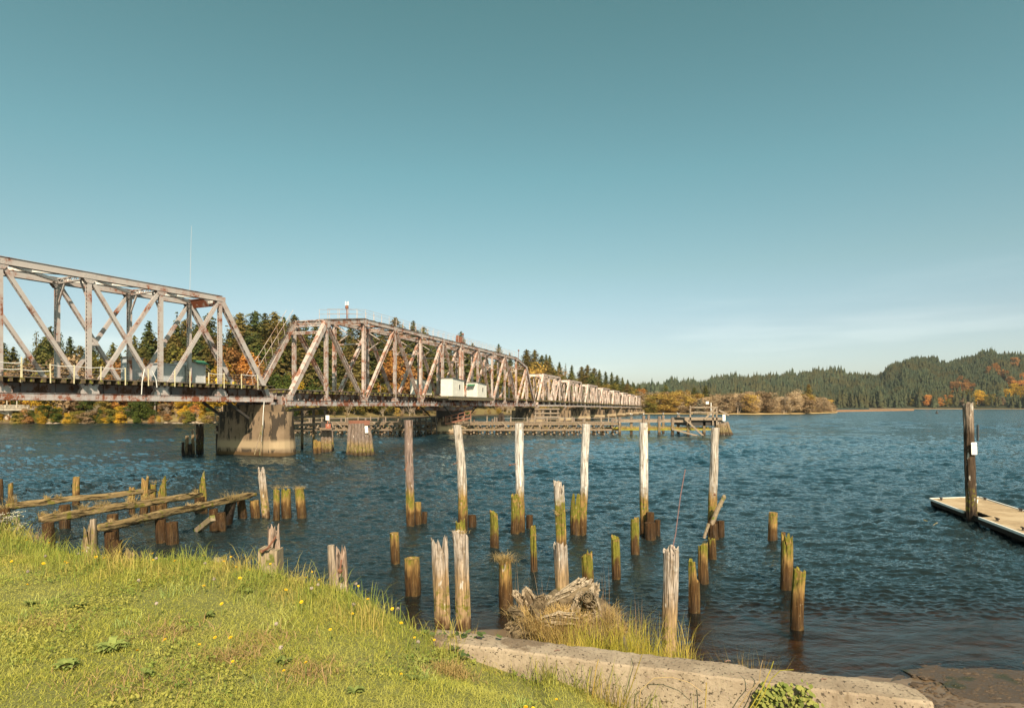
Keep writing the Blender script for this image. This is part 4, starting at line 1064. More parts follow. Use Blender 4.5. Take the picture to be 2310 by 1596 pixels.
# ---------------------------------------------------------------- cabins
wh = mat_plain('white_cabin_boards', (.60, .57, .52), .6, .25, 2.2, .2); grn = mat_plain('green_roof_metal', (.05, .17, .09), .5, .2); glass = mat_plain('dark_window', (.03, .035, .04), .15, .1)
roofm = mat_plain('grey_roof_felt', (.13, .12, .11), .9, .3)
def cabin(name, label, fr, u0, u1, v0, v1, z0, h, group, awning=None, window=None, wall=wh, roof=roofm, slope=.12, door=None):
    root = empty(name, fr.w((u0+u1)/2, (v0+v1)/2, z0), fr.rz); tag(root, label, 'cabin', group)
    a, b = (u1-u0)/2, (v1-v0)/2
    m = MB(); m.add([(-a,-b,0),(a,-b,0),(a,b,0),(-a,b,0),(-a,-b,h+slope),(a,-b,h-slope),(a,b,h-slope),(-a,b,h+slope)], [(0,3,2,1),(4,5,6,7),(0,1,5,4),(1,2,6,5),(2,3,7,6),(3,0,4,7)])
    for x in (-a, a):
        for y in (-b, b): m.box(x-.05, x+.05, y-.05, y+.05, 0, h-slope)
    k = -a+.5
    while k < a: m.box(k, k+.02, -b-.012, -b, .02, h-slope-.02); k += .5
    m.build('cabin_wall', wall, root, world=False)
    m = MB(); m.add([(-a-.12,-b-.12,h+slope+.01),(a+.12,-b-.12,h-slope+.01),(a+.12,b+.12,h-slope+.01),(-a-.12,b+.12,h+slope+.01),(-a-.12,-b-.12,h+slope+.09),(a+.12,-b-.12,h-slope+.09),(a+.12,b+.12,h-slope+.09),(-a-.12,b+.12,h+slope+.09)], [(0,3,2,1),(4,5,6,7),(0,1,5,4),(1,2,6,5),(2,3,7,6),(3,0,4,7)])
    m.build('cabin_roof', roof, root, world=False)
    if window is not None:
        m = MB(); m.box(window-.27, window+.27, -b-.05, -b-.013, h*.38, h*.74); w_ = m.build('window_frame', wh, root, world=False)
        m = MB(); m.box(window-.2, window+.2, -b-.06, -b-.051, h*.42, h*.70); w2 = bpy.data.objects.new('pane', m.mesh('pane')); w2.data.materials.append(glass); link(w2, w_)
    if door is not None:
        m = MB(); m.box(-a-.05, -a-.004, door-.42, door+.42, .02, 1.95); m.box(-a-.06, -a-.052, door-.34, door+.34, .1, 1.85); m.build('door', wh, root, world=False)
    if awning is not None:
        m = MB(); v0_, v1_ = awning; m.add([(-a-.75, v0_, h*.80), (-a-.75, v1_, h*.80), (-a, v1_, h*.93), (-a, v0_, h*.93), (-a-.75, v0_, h*.82), (-a-.75, v1_, h*.82), (-a, v1_, h*.95), (-a, v0_, h*.95)], [(0,3,2,1),(4,5,6,7),(0,1,5,4),(1,2,6,5),(2,3,7,6),(3,0,4,7)])
        m.build('awning', grn, root, world=False)
    return root
zc = ZS+1.46; GC = 'white cabins on the swing span'
uA = G_.u_at(1021, -2.2); uB = G_.u_at(1046, -2.2)
cabin('operator_cabin', 'larger white cabin on the swing span with one narrow window', G_, uA, uB, -2.2, -.35, zc, 2.55, GC, window=.4)
uC = G_.u_at(1077, -2.1); uD = G_.u_at(1096.5, -2.1)
cabin('operator_cabin', 'smaller white cabin on the swing span with a green awning over its door', G_, uC, uD, -2.1, -.2, zc, 2.3, GC, window=.3, awning=(-.6, .7), door=.1)
uE = G_.u_at(951, WB+.3); uF = G_.u_at(974, WB+.3)
cabin('operator_cabin', 'white cabin half hidden behind the trusses of the swing span, left of the others', G_, uE, uF, WB+.35, WB+2.2, ZS+1.5, 2.5, GC, window=.5)
GH = 'equipment huts on the near span'
hutm = mat_plain('pale_grey_hut_metal', (.46, .47, .48), .5, .1, 3, .1); hutd = mat_plain('grey_cabinet_metal', (.40, .42, .44), .5, .12, 3, .1)
uh0 = N_.u_at(422, WB+.5); uh1 = N_.u_at(462, WB+.5)
hut1 = cabin('equipment_hut', 'pale grey hut with a green edged roof beyond the near span', N_, uh0, uh1, WB+.5, WB+2.3, ZB1+1.45, 2.05, GH, wall=hutm, roof=roofm, slope=.06)
m = MB(); a = (uh1-uh0)/2; m.add([(-.1, -1.3, 2.02), (a+.15, -1.3, 1.98), (a+.15, -.6, 2.3), (-.1, -.6, 2.32), (-.1, -1.3, 1.96), (a+.15, -1.3, 1.92), (a+.15, -.6, 2.24), (-.1, -.6, 2.26)], [(0,1,2,3),(7,6,5,4),(0,4,5,1),(1,5,6,2),(2,6,7,3),(3,7,4,0)]); m.build('green_roof_edge', grn, hut1, world=False)
uh2 = N_.u_at(366, WB+.5); uh3 = N_.u_at(415, WB+.9)
cabin('equipment_cabinet', 'row of grey metal cabinets left of the green roofed hut', N_, uh2-.2, uh0-.25, WB+.6, WB+1.9, ZB1+1.45, 1.75, GH, wall=hutd, roof=hutd, slope=.02)
uh4 = N_.u_at(330, WB+.5); uh5 = N_.u_at(344, WB+.5)
cabin('equipment_cabinet', 'tall grey cabinet with an overhanging roof at the left of the huts', N_, uh4-1.3, uh5-.9, WB+.5, WB+1.7, ZB1+1.45, 2.1, GH, wall=hutd, roof=roofm, slope=.03)
um = N_.u_at(428.5, WB+1.6); mb_ = N_.w(um, WB+1.6, ZB1+1.45); m = MB(); m.rod(mb_, mb_+Vector((0, 0, 9)), .035, .022, 6); m.rod(mb_+Vector((0, 0, 9)), mb_+Vector((.14, 0, 14.6)), .018, .012, 6)
o = m.build('whip_antenna', mat_plain('pale_antenna', (.42, .42, .42), .5, .1), loc=mb_); tag(o, 'thin white whip antenna rising above the near span', 'antenna')
# small yellow machine beyond the near span
yel = mat_plain('yellow_paint', (.62, .42, .04), .5, .2); uy = N_.u_at(491, WB+.6); yb = N_.w(uy, WB+.6, ZB1+1.45); m = MB()
m.rod(yb+Vector((-.1, 0, 0)), yb+Vector((0, 0, .55)), .12, .09, 8); m.bar(yb+Vector((-.2, 0, .62)), yb+Vector((.45, 0, .7)), .25, .3); m.bar(yb+Vector((.3, 0, 0)), yb+Vector((1.3, .9, 0.25)), .4, .5)
o = m.build('switch_stand', yel, loc=yb); tag(o, 'small yellow track switch stand right of the huts', 'switch stand')

# ---------------------------------------------------------------- far spans (eight alike, shrinking into the distance)
SPL = 29.3; ang = math.atan2(27.9, 8.86)
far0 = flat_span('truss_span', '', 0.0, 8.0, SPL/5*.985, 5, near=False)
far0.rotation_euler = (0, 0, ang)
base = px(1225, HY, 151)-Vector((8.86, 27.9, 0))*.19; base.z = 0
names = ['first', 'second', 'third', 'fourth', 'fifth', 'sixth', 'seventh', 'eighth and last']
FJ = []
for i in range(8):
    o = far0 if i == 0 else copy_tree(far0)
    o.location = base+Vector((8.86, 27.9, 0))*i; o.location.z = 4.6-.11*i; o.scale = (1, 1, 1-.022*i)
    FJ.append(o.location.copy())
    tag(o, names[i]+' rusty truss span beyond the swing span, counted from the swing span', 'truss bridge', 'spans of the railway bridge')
FJ.append(base+Vector((8.86, 27.9, 0))*8)
# ---------------------------------------------------------------- piers
pier_m = mat_concrete('stained_pier_concrete', (.155, .105, .066), (.24, .168, .11), .5, (.03, .024, .019), .49, tide=True, bump=.3)
def pier(label, c, d, p, hv0, hv1, th, ztop, name='concrete_pier', nose=True, group='concrete piers of the railway bridge'):
    """long side across the track; battered faces and a rounded nose at each end"""
    root = empty(name, (c.x, c.y, 0)); tag(root, label, 'pier', group)
    def ring(s, z, ext):
        out = []
        for sgn, hv in ((-1, hv0), (1, hv1)):
            for k in range(9):
                t = math.pi*(k/8)-math.pi/2
                out.append(c+p*sgn*(hv*s-.0+ext*math.cos(t)*th*.42)+d*sgn*math.sin(t)*-1*th*.5*s*-1*sgn*sgn+Vector((0, 0, z)))
        return out
    m = MB(); lv = [(-1.5, 1.07), (0, 1.05), (1.2, 1.02), (2.4, .99), (ztop-.9, .965)]
    R_ = [ring(s, z, 1.0) for z, s in lv]; n = len(R_[0])
    for r in R_: m.v.extend([tuple(q) for q in r])
    for j in range(len(R_)-1):
        for i in range(n): m.f.append((j*n+i, j*n+(i+1) % n, (j+1)*n+(i+1) % n, (j+1)*n+i))
    m.f.append(tuple((len(R_)-1)*n+i for i in range(n)))
    m.build('pier_shaft', pier_m, root)
    m = MB(); q = [c+p*(-hv0*.80)+d*-th*.44, c+p*(-hv0*.80)+d*th*.44, c+p*hv1*.94+d*th*.44, c+p*hv1*.94+d*-th*.44]
    m.prism([(a.x, a.y) for a in q], ztop-.92, ztop-.25); m.build('pier_cap', pier_m, root)
    m = MB()
    for v in (-WB/2, WB/2): a = c+p*v; m.prism([(a.x+x, a.y+y) for x, y in ((-.4, -.4), (.4, -.4), (.4, .4), (-.4, .4))], ztop-.25, ztop-.01)
    m.build('bearing_blocks', st_dark, root)
    return root
pc = N_.w(4*PL+.35, WB/2, 0)
pier('nearest broad concrete pier, its left half in shadow under the near span', pc, N_.d, N_.p, 3.05, 3.5, 2.7, ZB1-.02)
pier('concrete pier carrying the left end of the nearest span', N_.w(-PL-.2, WB/2, 0), N_.d, N_.p, 3.05, 3.5, 2.7, ZB1-.02)
ordn = ['first', 'second', 'third', 'fourth', 'fifth', 'sixth', 'seventh', 'last']
fd_ = Vector((math.cos(ang), math.sin(ang), 0)); fp_ = Vector((-math.sin(ang), math.cos(ang), 0))
pier('dark concrete pier at the far end of the swing span', FJ[0]*1+fp_*WB/2*1+Vector((0, 0, -FJ[0].z)), fd_, fp_, 2.9, 3.2, 2.4, 4.55)
for i in range(1, 9):
    c = FJ[i].copy(); c.z = 0
    pier(ordn[i-1]+' concrete pier under the far spans, counted from the swing span', c+fp_*WB/2, fd_, fp_, 2.9, 3.2, 2.4, 4.52-.12*i)
m = MB(); cp = Vector((c6.x, c6.y, 0))
for z0, z1, r0, r1 in ((-1, .4, 4.4, 4.3), (.4, 2.1, 4.2, 4.0), (2.1, 2.75, 3.0, 3.0)): m.rod(cp+Vector((0, 0, z0)), cp+Vector((0, 0, z1)), r0, r1, 40)
o = m.build('pivot_pier', pier_m, loc=cp); tag(o, 'round concrete pivot pier under the middle of the swing span', 'pier')
# cables and broken poles on the near pier
m = MB(); q0 = N_.w(4*PL-.9, -.35, ZB1); m.path([q0, q0+Vector((.03, -.3, -1.2)), q0+Vector((.05, -.45, -2.4)), q0+Vector((-.05, -.5, -3.6))], .03, 5); m.build('hanging_hose', white_v, span)
for i, (xa, ya, xb, yb) in enumerate(((591, 962, 574, 1025), (592, 958, 586, 1026))):
    m = MB(); m.rod(px(xa, ya, 56.2), px(xb, yb, 55.6), .035, .04, 6); o = m.build('leaning_pole', bark, loc=px(xb, yb, 55.6)); tag(o, ['thin pole slanting against the near pier', 'thin upright pole against the near pier'][i], 'pole', 'thin poles on the near pier')
# dark timber guard against the left end of the near pier, with red pipes
gp = empty('pier_guard', px(500, 1030, 61.5)); tag(gp, 'dark timber guard with small railed platform on the left of the near pier', 'timber guard')
for k in range(5):
    q = px(491+5*k, 1028, 61.4-.1*k); m = MB(); m.rod(Vector((q.x, q.y, -1)), Vector((q.x, q.y, 3.0-(.0 if k else .3))), .17, .16, 9); m.build('guard_pile', PM['black'], gp)
m = MB(); a, b = px(486, 952, 61.2), px(522, 952, 60.4); m.bar(a, b, 1.0, .14); m.bar(a+Vector((0, 0, -1)), b+Vector((0, 0, -1)), .3, .25)
for k in range(3): q = a.lerp(b, k/2); m.bar(q, q+Vector((0, 0, 1.6)), .12, .12)
for h in (.75, 1.45): m.bar(a+Vector((0, 0, h)), b+Vector((0, 0, h)), .08, .18)
m.build('guard_platform', wd, gp)
m = MB()
for k in range(4): m.path([px(533-3*k, 914, 60.2), px(531-4*k, 930, 60.0), px(522-5*k, 943, 60.0), px(508-5*k, 949+k, 60.2)], .035, 6)
m.build('pipes', red, gp)
m = MB()
for v in (.4, WB-.4): m.bar(N_.w(3.2*PL, v, ZB1-.05), N_.w(3.62*PL, v, ZB1-1.5), .22, .2)
m.build('knee_brace', darkst, span)
# ================================================================ timber fender of the swing span
fw = mat_timber('fender_timber', (.27, .19, .13), (.20, .15, .11), (.16, .15, .03), .25, (2, 2, 2), 4)
fpale = mat_timber('pale_fender_timber', (.33, .25, .185), (.26, .20, .15), None, 0, (2, 2, 2), 4)
fmoss = mat_timber('mossy_fender_beam', (.30, .22, .10), (.24, .19, .08), (.24, .20, .03), .95, (2, 2, 2), 4)
fpile = mat_wood('fender_pile_wood', .35, .7, 1.8, tancol=(.27, .19, .11), greycol=(.27, .20, .16), moss=(.5, 1.2), mossamt=.35)
FY = 99.0
def fx(x): return (x-CX)/F*FY
fen = empty('timber_fender', (0, FY, 0)); tag(fen, 'long low timber fender pier running across the river under the swing span', 'fender pier')
r_ = random.Random(21)
XL, XR, XM = fx(655), fx(1645), fx(1395)
for (y, dz) in ((FY, 0), (FY+7.5, 0)):
    m = MB(); m.box(XL, XM, y-.18, y+.14, 1.62, 2.02); m.box(XL, XM, y-.22, y+.1, .72, 1.02); m.build('waler', fw, fen)
    m = MB(); m.box(XM, fx(1560), y-.2, y+.16, 2.05, 2.42); m.build('top_beam', fpale, fen)
    m = MB(); m.box(fx(1380), XR-1, y-.22, y+.2, .78, 1.06); m.build('low_beam', fmoss, fen)
m = MB(); m.box(XL, XM, FY-.25, FY+.05, 2.03, 2.10); m.box(XL, XM, FY+.4, FY+1.6, 1.7, 1.78); m.build('cap_plank', fpale, fen)
npile = 0
xs_ = list(np.arange(XL+.3, XM, 1.55))
for k, x in enumerate(xs_[:46]):
    m = MB(); h = 2.15+r_.uniform(-.1, .15)+(.55 if k % 4 == 1 else 0)
    m.rod((x, FY+.32, -1), (x+r_.uniform(-.05, .05), FY+.32, h), .19, .17, 8); m.build('fender_pile', fpile, fen)
for k, x in enumerate(np.arange(XL+1, XM, 3.1)):
    m = MB(); m.rod((x, FY+7.2, -1), (x, FY+7.2, 2.3+r_.uniform(0, .5)), .19, .17, 8); m.build('fender_pile', fpile, fen)
m = MB()
x = XL
while x < XM-1.2:
    for s_ in (0, 1):
        a, b = (x, x+1.2) if s_ else (x+1.2, x)
        m.bar((a, FY+.62+.12*s_, .1), (b, FY+.62+.12*s_, 1.7), .2, .12)
    m.bar((x+.4, FY-.1, .0), (x+.4, FY+2.8, 1.6), .2, .2); m.rod((x+.9, FY-.35, .42), (x+.9, FY+1.2, .42), .17, .17, 7); m.rod((x+.15, FY-.3, 1.35), (x+.15, FY+1.5, 1.35), .14, .14, 7)
    x += 1.42
m.build('cross_braces', fw, fen)
m = MB(); x = XL+.3
while x < XM:
    MB().box(x, x+.16, FY+.1, FY+.24, 2.0, 3.0+r_.uniform(-.15, .1)).build('rail_post', fpale, fen); x += r_.choice((1.2, 2.0, 2.6))
for k in range(16):
    x = r_.uniform(XL, XM); m.bar((x, FY-.28, 2.1), (x+r_.uniform(-.6, 1.2), FY-.3, 1.0+r_.uniform(0, .5)), .17, .06, Yv)
m.build('loose_boards', fpale, fen)
m = MB()
for a, b in ((XL, XL+14), (XL+34, XM)): m.path([(lerp(a, b, t/8), FY+.17, 2.75+r_.uniform(-.12, .05)) for t in range(9)], .025, 4)
m.build('rail_wire', cable_m, fen)
# right hand part: bare posts above the top beam
POSTS = [1398, 1424, 1438, 1452, 1487, 1500, 1522, 1535]
for xp, y in ((1398, FY-.3), (1424, FY+.3), (1452, FY-.3), (1463, FY+7.2), (1487, FY-.3), (1496, FY+7.2), (1517, FY-.3), (1530, FY+7.2), (1552, FY-.1), (1588, FY-.1), (1615, FY-.1)):
    k_ = y/FY; m = MB(); x = fx(xp)*k_; h = 2.95 if xp < 1540 else 2.2
    m.box(x-.2, x+.2, y-.2, y+.2, -1, h+r_.uniform(-.1, .25)); m.build('fender_post', fpile, fen)
# end platform
px0, px1 = fx(1550), fx(1622)
m = MB(); m.box(px0, px1, FY-.6, FY+8, 2.35, 2.75); m.box(px0-.6, px1+.4, FY-.75, FY-.45, 2.4, 2.85); m.build('end_platform', fpale, fen)
m = MB(); m.box(px0, px1+.5, FY-.3, FY+7.8, 1.5, 2.3); m.build('platform_bearers', darkst, fen)
m = MB()
for x in (px0+.3, px1-1.2, px1-.6): m.box(x-.11, x+.11, FY-.75, FY-.55, 1.6, 4.6+r_.uniform(-.2, .5))
for z in (4.35, 3.55): m.box(px0+.2, px1-.4, FY-.82, FY-.72, z, z+.2)
m.bar((px1-2.6, FY-.9, 2.5), (px1-.9, FY-.9, 4.4), .3, .1, Yv); m.bar((px1-.3, FY-.7, 4.0), (px1+1.4, FY-.5, 3.2), .3, .12, Yv)
m.bar((px0-.6, FY-.9, 2.6), (px0+2.4, FY-1.2, -.2), .25, .12, Yv); m.bar((px0-2.6, FY-.8, 1.0), (px0+1.6, FY-1.0, -.1), .24, .14, Yv)
m.build('platform_rails', fpale, fen)
m = MB()
for k in range(22):
    z = 3.4+k*.11; w_ = 2.1*(1-k/24); x = fx(1591)+r_.uniform(-.25, .25); m.bar((x-w_*.5, FY+3+r_.uniform(-.5, .5), z), (x+w_*.5, FY+3+r_.uniform(-.5, .5), z+r_.uniform(-.1, .1)), .22, .16)
m.build('stacked_lumber', plank_m, fen)
m = MB(); m.box(fx(1602), fx(1609), FY+2.2, FY+2.3, 4.95, 5.4); m.box(fx(1608), fx(1609.5), FY+1, FY+1.15, 2.7, 5.2); m.box(px1+.25, px1+.7, FY-.95, FY-.9, 2.3, 3.3); m.build('white_board', white_v, fen)
# piles bunched at the outer end
for i, (xb, xt, yt) in enumerate(((1622, 1620, 944), (1628, 1626, 946), (1633, 1629, 949), (1638, 1632, 950), (1643, 1635, 952), (1648, 1640, 950), (1651, 1637, 951))):
    P0 = px(xb, 981, FY-.5-.2*(i % 3)); P1 = px(xt, yt, FY-.2); pile_mesh(P0, P1, .24, .22, 'jag', 300+i, 10).build('end_pile', fpile, fen)
# rail staging near the pier and by the far end of the swing
def staging(label, x0, x1, Y, zs, lean, name='timber_staging'):
    root = empty(name, px((x0+x1)/2, 960, Y)); tag(root, label, 'timber staging', 'timber stagings by the swing span')
    a, b = px(x0, HY, Y), px(x1, HY, Y); m = MB()
    for k in range(4): x = lerp(a.x, b.x, .04+.3*k); m.box(x-.12, x+.12, Y-.1, Y+.1, -1, zs[-1]+.1)
    m.build('staging_post', fpile, root); m = MB()
    for z in zs: m.bar((a.x, Y-.17, z), (b.x, Y-.17, z+lean), .12, .26)
    m.build('staging_rail', fpale, root); m = MB(); m.box(a.x, b.x, Y-.2, Y+2.2, zs[0]-.5, zs[0]-.35); m.build('staging_deck', fw, root)
staging('pale timber hand rail right behind the near concrete pier', 652, 739, 68, (2.5, 3.35, 4.2), .22)
staging('timber railings at the far end of the swing span', 1206, 1262, 118, (2.6, 3.3, 4.1), 0)
m = MB(); x = fx(1129); m.path([(x-.3, FY+9, -1), (x-.3, FY+9, 2.8), (x, FY+9, 3.4), (x+.3, FY+9, 2.6), (x+.3, FY+9, -1)], .3, 8); o = m.build('black_pile_pair', PM['black'], loc=(x, FY+9, 0)); tag(o, 'pair of bent black piles standing behind the timber fender', 'piles')
# railed rusty gangway at the pivot
m = MB(); ga, gb = px(1005, 956, 97.5), px(1062, 944, 97.0)
for h in (.0, .55, 1.1): m.bar(ga+Vector((0, 0, h)), gb+Vector((0, 0, h+.15)), .1, .1 if h else .25)
for k in range(5): q = ga.lerp(gb, k/4); m.bar(q, q+Vector((0, 0, 1.25)), .11, .11)
o = m.build('gangway', red, loc=ga); tag(o, 'rusty railed gangway sloping up to the pivot pier', 'gangway')
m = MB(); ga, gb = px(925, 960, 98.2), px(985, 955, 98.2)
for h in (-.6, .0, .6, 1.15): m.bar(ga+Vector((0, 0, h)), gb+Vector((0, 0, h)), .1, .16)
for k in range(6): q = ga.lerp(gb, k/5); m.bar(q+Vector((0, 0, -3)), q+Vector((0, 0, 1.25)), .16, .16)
o = m.build('gangway', darkst, loc=ga); tag(o, 'dark shaded railed landing left of the pivot pier', 'gangway')  # shade at the pivot is put into the landing's near-black colour
# ---------------------------------------------------------------- dolphins and pile clusters
def dolphin(name, label, items, mat, group):
    xs0 = [i[0] for i in items]; yb = max(i[1] for i in items); root = empty(name, pz(sum(xs0)/len(xs0), yb)); tag(root, label, 'pile cluster', group)
    for i, (xb, yb_, xt, yt, w, top) in enumerate(items):
        Y = CH*F/(yb_-HY); P0, P1 = px(xb, yb_, Y), px(xt, yt, Y+.25)
        pile_mesh(P0, P1, w/2*Y/F, w/2*.92*Y/F, top, 500+int(xb), 14).build('pile', mat, root)
    return root
dm = mat_wood('dolphin_pile_wood', .30, .6, 1.3, tancol=(.28, .19, .10), greycol=(.25, .185, .155), moss=(.35, 1.0), mossamt=.5)
GD = 'pile clusters in the river'
it = [(785+9.2*k, 1027+1.5*math.sin(k*.5+.3), 790.5+6.6*k, 955, 10, 'flat') for k in range(7)]+[(794+9*k, 1018, 797+7*k, 957, 9.5, 'flat') for k in range(5)]
dol = dolphin('mooring_dolphin', 'cluster of seven leaning piles bound by a red rusty iron band', it, dm, GD)
Yd = CH*F/(1027-HY)-.05; m = MB()
bx0, bx1, by0, by1 = px(785.5, 947, Yd), px(835.5, 947, Yd), px(786, 958.5, Yd), None
pts = [(786, 0), (797, -.22), (809, -.3), (822, -.26), (834, -.05)]
for (xa, da), (xb, db) in zip(pts, pts[1:]):
    for y0_, y1_ in ((947.5, 958.5),):
        dy = 4 if 805 < xb < 815 else 0
        a0, b0, a1, b1 = px(xa, y0_, Yd+da), px(xb, y0_, Yd+db), px(xa, y1_, Yd+da), px(xb, y1_+dy, Yd+db)
        m.add([a0, b0, b1, a1]+[v+Vector((0, .02, 0)) for v in (a0, b0, b1, a1)], [(0,3,2,1),(4,5,6,7),(0,1,5,4),(1,2,6,5),(2,3,7,6),(3,0,4,7)])
a, b = px(786, 947.3, Yd), px(834, 947.3, Yd); m.prism([(a.x, a.y-.05), ((a.x+b.x)/2, a.y-.3), (b.x, b.y-.05), (b.x, b.y+1.2), (a.x, a.y+1.2)], a.z-.1, a.z-.04)
m.build('iron_band', red, dol)
s0 = px(826.7, 968.2, Yd-.32); sg = empty('number_board', s0); tag(sg, 'narrow white board with a sideways round mark on the pile cluster', 'sign')
Tt = Matrix.Rotation(R(-4), 4, 'Y'); place(sign_plate(7*Yd/F, 15.5*Yd/F, .02, .03), Tt, s0).build('board_panel', sb, sg)
M4 = Tt @ Matrix.Translation((0, -.012, 0)) @ Matrix.Rotation(R(90), 4, 'X') @ Matrix.Rotation(R(90), 4, 'Z')
text_obj('K', .10, ink, sg, M4); 
for s_, cc in ((-.235, 'T'), (.235, 'L')): text_obj(cc, .085, ink, sg, M4 @ Matrix.Translation((s_, 0, 0)))
m = MB()
for k in range(20):
    t0, t1 = 2*math.pi*k/20, 2*math.pi*(k+1)/20
    m.bar(Tt @ Vector((.1*math.cos(t0), -.0125, .17*math.sin(t0)))+s0, Tt @ Vector((.1*math.cos(t1), -.0125, .17*math.sin(t1)))+s0, .016, .006, Yv)
m.build('ring_mark', ink, sg)
it2 = [(728+8.5*k, 1021, 728.5+7.4*k, 967, 10, 'flat') for k in range(3)]+[(733+8*k, 1016, 733+7*k, 967, 9.5, 'flat') for k in range(3)]
d2 = dolphin('mooring_dolphin', 'small pile cluster with a dark box and white board on its top', it2, dm, GD)
Y2 = 61.0; m = MB(); a, b = px(725, 957, Y2), px(752, 969, Y2); m.box(a.x, b.x, Y2-.55, Y2+.6, b.z, b.z+.22); m.build('cross_cap', fw, d2)
m = MB(); m.box(px(726, 0, Y2).x, px(738, 0, Y2).x, Y2-.3, Y2+.5, b.z+.22, px(0, 951, Y2).z); m.rod((px(743.5, 0, Y2).x, Y2-.2, b.z+.22), (px(743.5, 0, Y2).x, Y2-.2, px(0, 952, Y2).z), .28, .24, 12); m.build('dark_box', darkst, d2)
m = MB(); m.box(px(738, 0, Y2).x, px(746, 0, Y2).x, Y2-.5, Y2-.44, px(0, 947, Y2).z, px(0, 936, Y2).z); m.build('white_board', white_v, d2)
m = MB(); m.rod((px(742, 0, Y2).x, Y2-.4, b.z+.3), (px(742, 0, Y2).x, Y2-.4, px(0, 946, Y2).z), .05, .05, 6); m.box(px(738.5, 0, Y2).x, px(750, 0, Y2).x, Y2-.58, Y2-.52, px(0, 966, Y2).z, px(0, 955, Y2).z); m.build('peeling_plate', mat_steel('peeling_white_plate', (.6, .54, .5), (.3, .10, .06), .5, 3), d2)
for (a, lab) in (((710.5, 1024, 710.5, 990, 9, 8.5, 'gold', 'jag'), 'short yellow pile left of the small pile cluster'), ((720.5, 1024, 719.5, 993, 9, 8.5, 'gold', 'jag'), 'second short yellow pile touching the small pile cluster')):
    pile(*a, lab)
m5 = [((413, 1026, 413, 995, 6.5, 5.5, 'black', 'point'), 'shortest black pile of the dark group left of the near pier'),
      ((421, 1025, 422, 981, 8, 6.5, 'stump', 'jag'), 'pale capped pile in the dark group left of the near pier'),
      ((429, 1025, 428, 999, 8, 8, 'black', 'jag'), 'squat dark pile in the middle of the dark group'),
      ((435.5, 1024, 435, 966, 7.5, 4.5, 'stump', 'spike'), 'pointed grey pile in the dark group left of the near pier'),
      ((446.5, 1023, 446, 956, 8, 7, 'creo', 'flat'), 'tall dark pile, second from the right in the dark group'),
      ((455, 1022, 455, 954.5, 8, 7.5, 'creo', 'flat'), 'tallest dark pile at the right end of the dark group')]
for a, lab in m5: pile(*a, lab, group='dark piles left of the near pier', name='dark_pile')
# ---------------------------------------------------------------- gulls on the fender posts, buoy far out
gm = mat_plain('white_feathers', (.75, .74, .72), .7, .05); gg = mat_plain('grey_wing', (.35, .36, .38), .7, .05)
def gull(q, lab, rz):
    root = empty('gull', q, rz); tag(root, lab, 'gull', 'gulls resting on the fender')
    m = MB()
    prof = [(-.26, .30, .012), (-.2, .26, .03), (-.1, .2, .075), (0, .19, .10), (.09, .22, .092), (.14, .28, .06), (.17, .34, .048), (.2, .385, .05), (.235, .385, .036), (.26, .375, .012)]
    n = 10
    for x, z, r in prof:
        for i in range(n): t = 2*math.pi*i/n; m.v.append((x, r*math.cos(t)*.9, z+r*math.sin(t)))
    for j in range(len(prof)-1):
        for i in range(n): m.f.append((j*n+i, j*n+(i+1) % n, (j+1)*n+(i+1) % n, (j+1)*n+i))
    for y in (-.035, .035): m.rod((0, y, 0), (0, y, .13), .009, .009, 5); m.box(-.01, .05, y-.02, y+.02, 0, .008)
    m.build('body', gm, root, True, world=False)
    for s_ in (-1, 1):
        m = MB(); m.blob((-.08, s_*.085, .225), .1, 1, 8, 5, .05, (1.9, .3, .62)); m.build('wing', gg, root, world=False)
    m = MB(); m.rod((.255, 0, .378), (.31, 0, .366), .014, .004, 6); m.build('beak', yel, root, world=False)
for xp, y, z, lab, rz in ((1424, FY+.3, 3.08, 'white gull on a post, leftmost of the resting gulls', 2.2), (1452, FY-.3, 3.1, 'white gull on the second post, facing away', 1.2), (1496, FY+7.2, 3.12, 'white gull standing upright on a rear post', -1.4), (1530, FY+7.2, 3.12, 'white gull nearest the lumber platform, body stretched out', 2.9)):
    gull(Vector((fx(xp)*y/FY, y, z)), lab, rz)
m = MB(); q = pz(2113.5, 932.5); m.rod(q+Vector((0, 0, -.5)), q+Vector((0, 0, .6)), .9, .8, 12); m.rod(q+Vector((0, 0, .6)), q+Vector((0, 0, 2.0)), .5, .2, 8)
o = m.build('buoy', darkst, loc=q); tag(o, 'small dark buoy far out on the right before the hills', 'buoy')
# ---------------------------------------------------------------- road bridge at the far left
cpale = mat_concrete('pale_road_concrete', (.36, .31, .25), (.46, .40, .33), 1.5, (.12, .09, .06), .62, bump=.2)
rb = empty('road_bridge', px(0, 955, 162)); tag(rb, 'old concrete road bridge with balustrade and arches at the far left edge', 'road bridge')
aL, aR = px(-220, HY, 148), px(80, HY, 168); zR = 4.9
def seg(t, z): q = aL.lerp(aR, t); return Vector((q.x, q.y, z))
m = MB(); m.bar(seg(0, 3.75), seg(1, 3.75), 6, .55); m.build('deck', cpale, rb)
m = MB()
for z in (4.9, 4.25): m.bar(seg(0, z)+Vector((.6, -3, 0)), seg(1, z)+Vector((.6, -3, 0)), .25, .16)
for k in range(90): q = seg(k/89, 4.1)+Vector((.6, -3, 0)); m.bar(q, q+Vector((0, 0, .8)), .16 if k % 8 else .4, .16 if k % 8 else .4)
m.build('balustrade', cpale, rb)
for t in (.18, .50, .84):
    q = seg(t, 0); m = MB()
    for o_ in (-2.4, 2.4): a = q+Vector((.55*o_*.2, o_, 0)); m.prism([(a.x-.7, a.y-.6), (a.x+.7, a.y-.6), (a.x+.7, a.y+.6), (a.x-.7, a.y+.6)], -1.5, 3.5)
    m.build('column', cpale, rb)
m = MB()
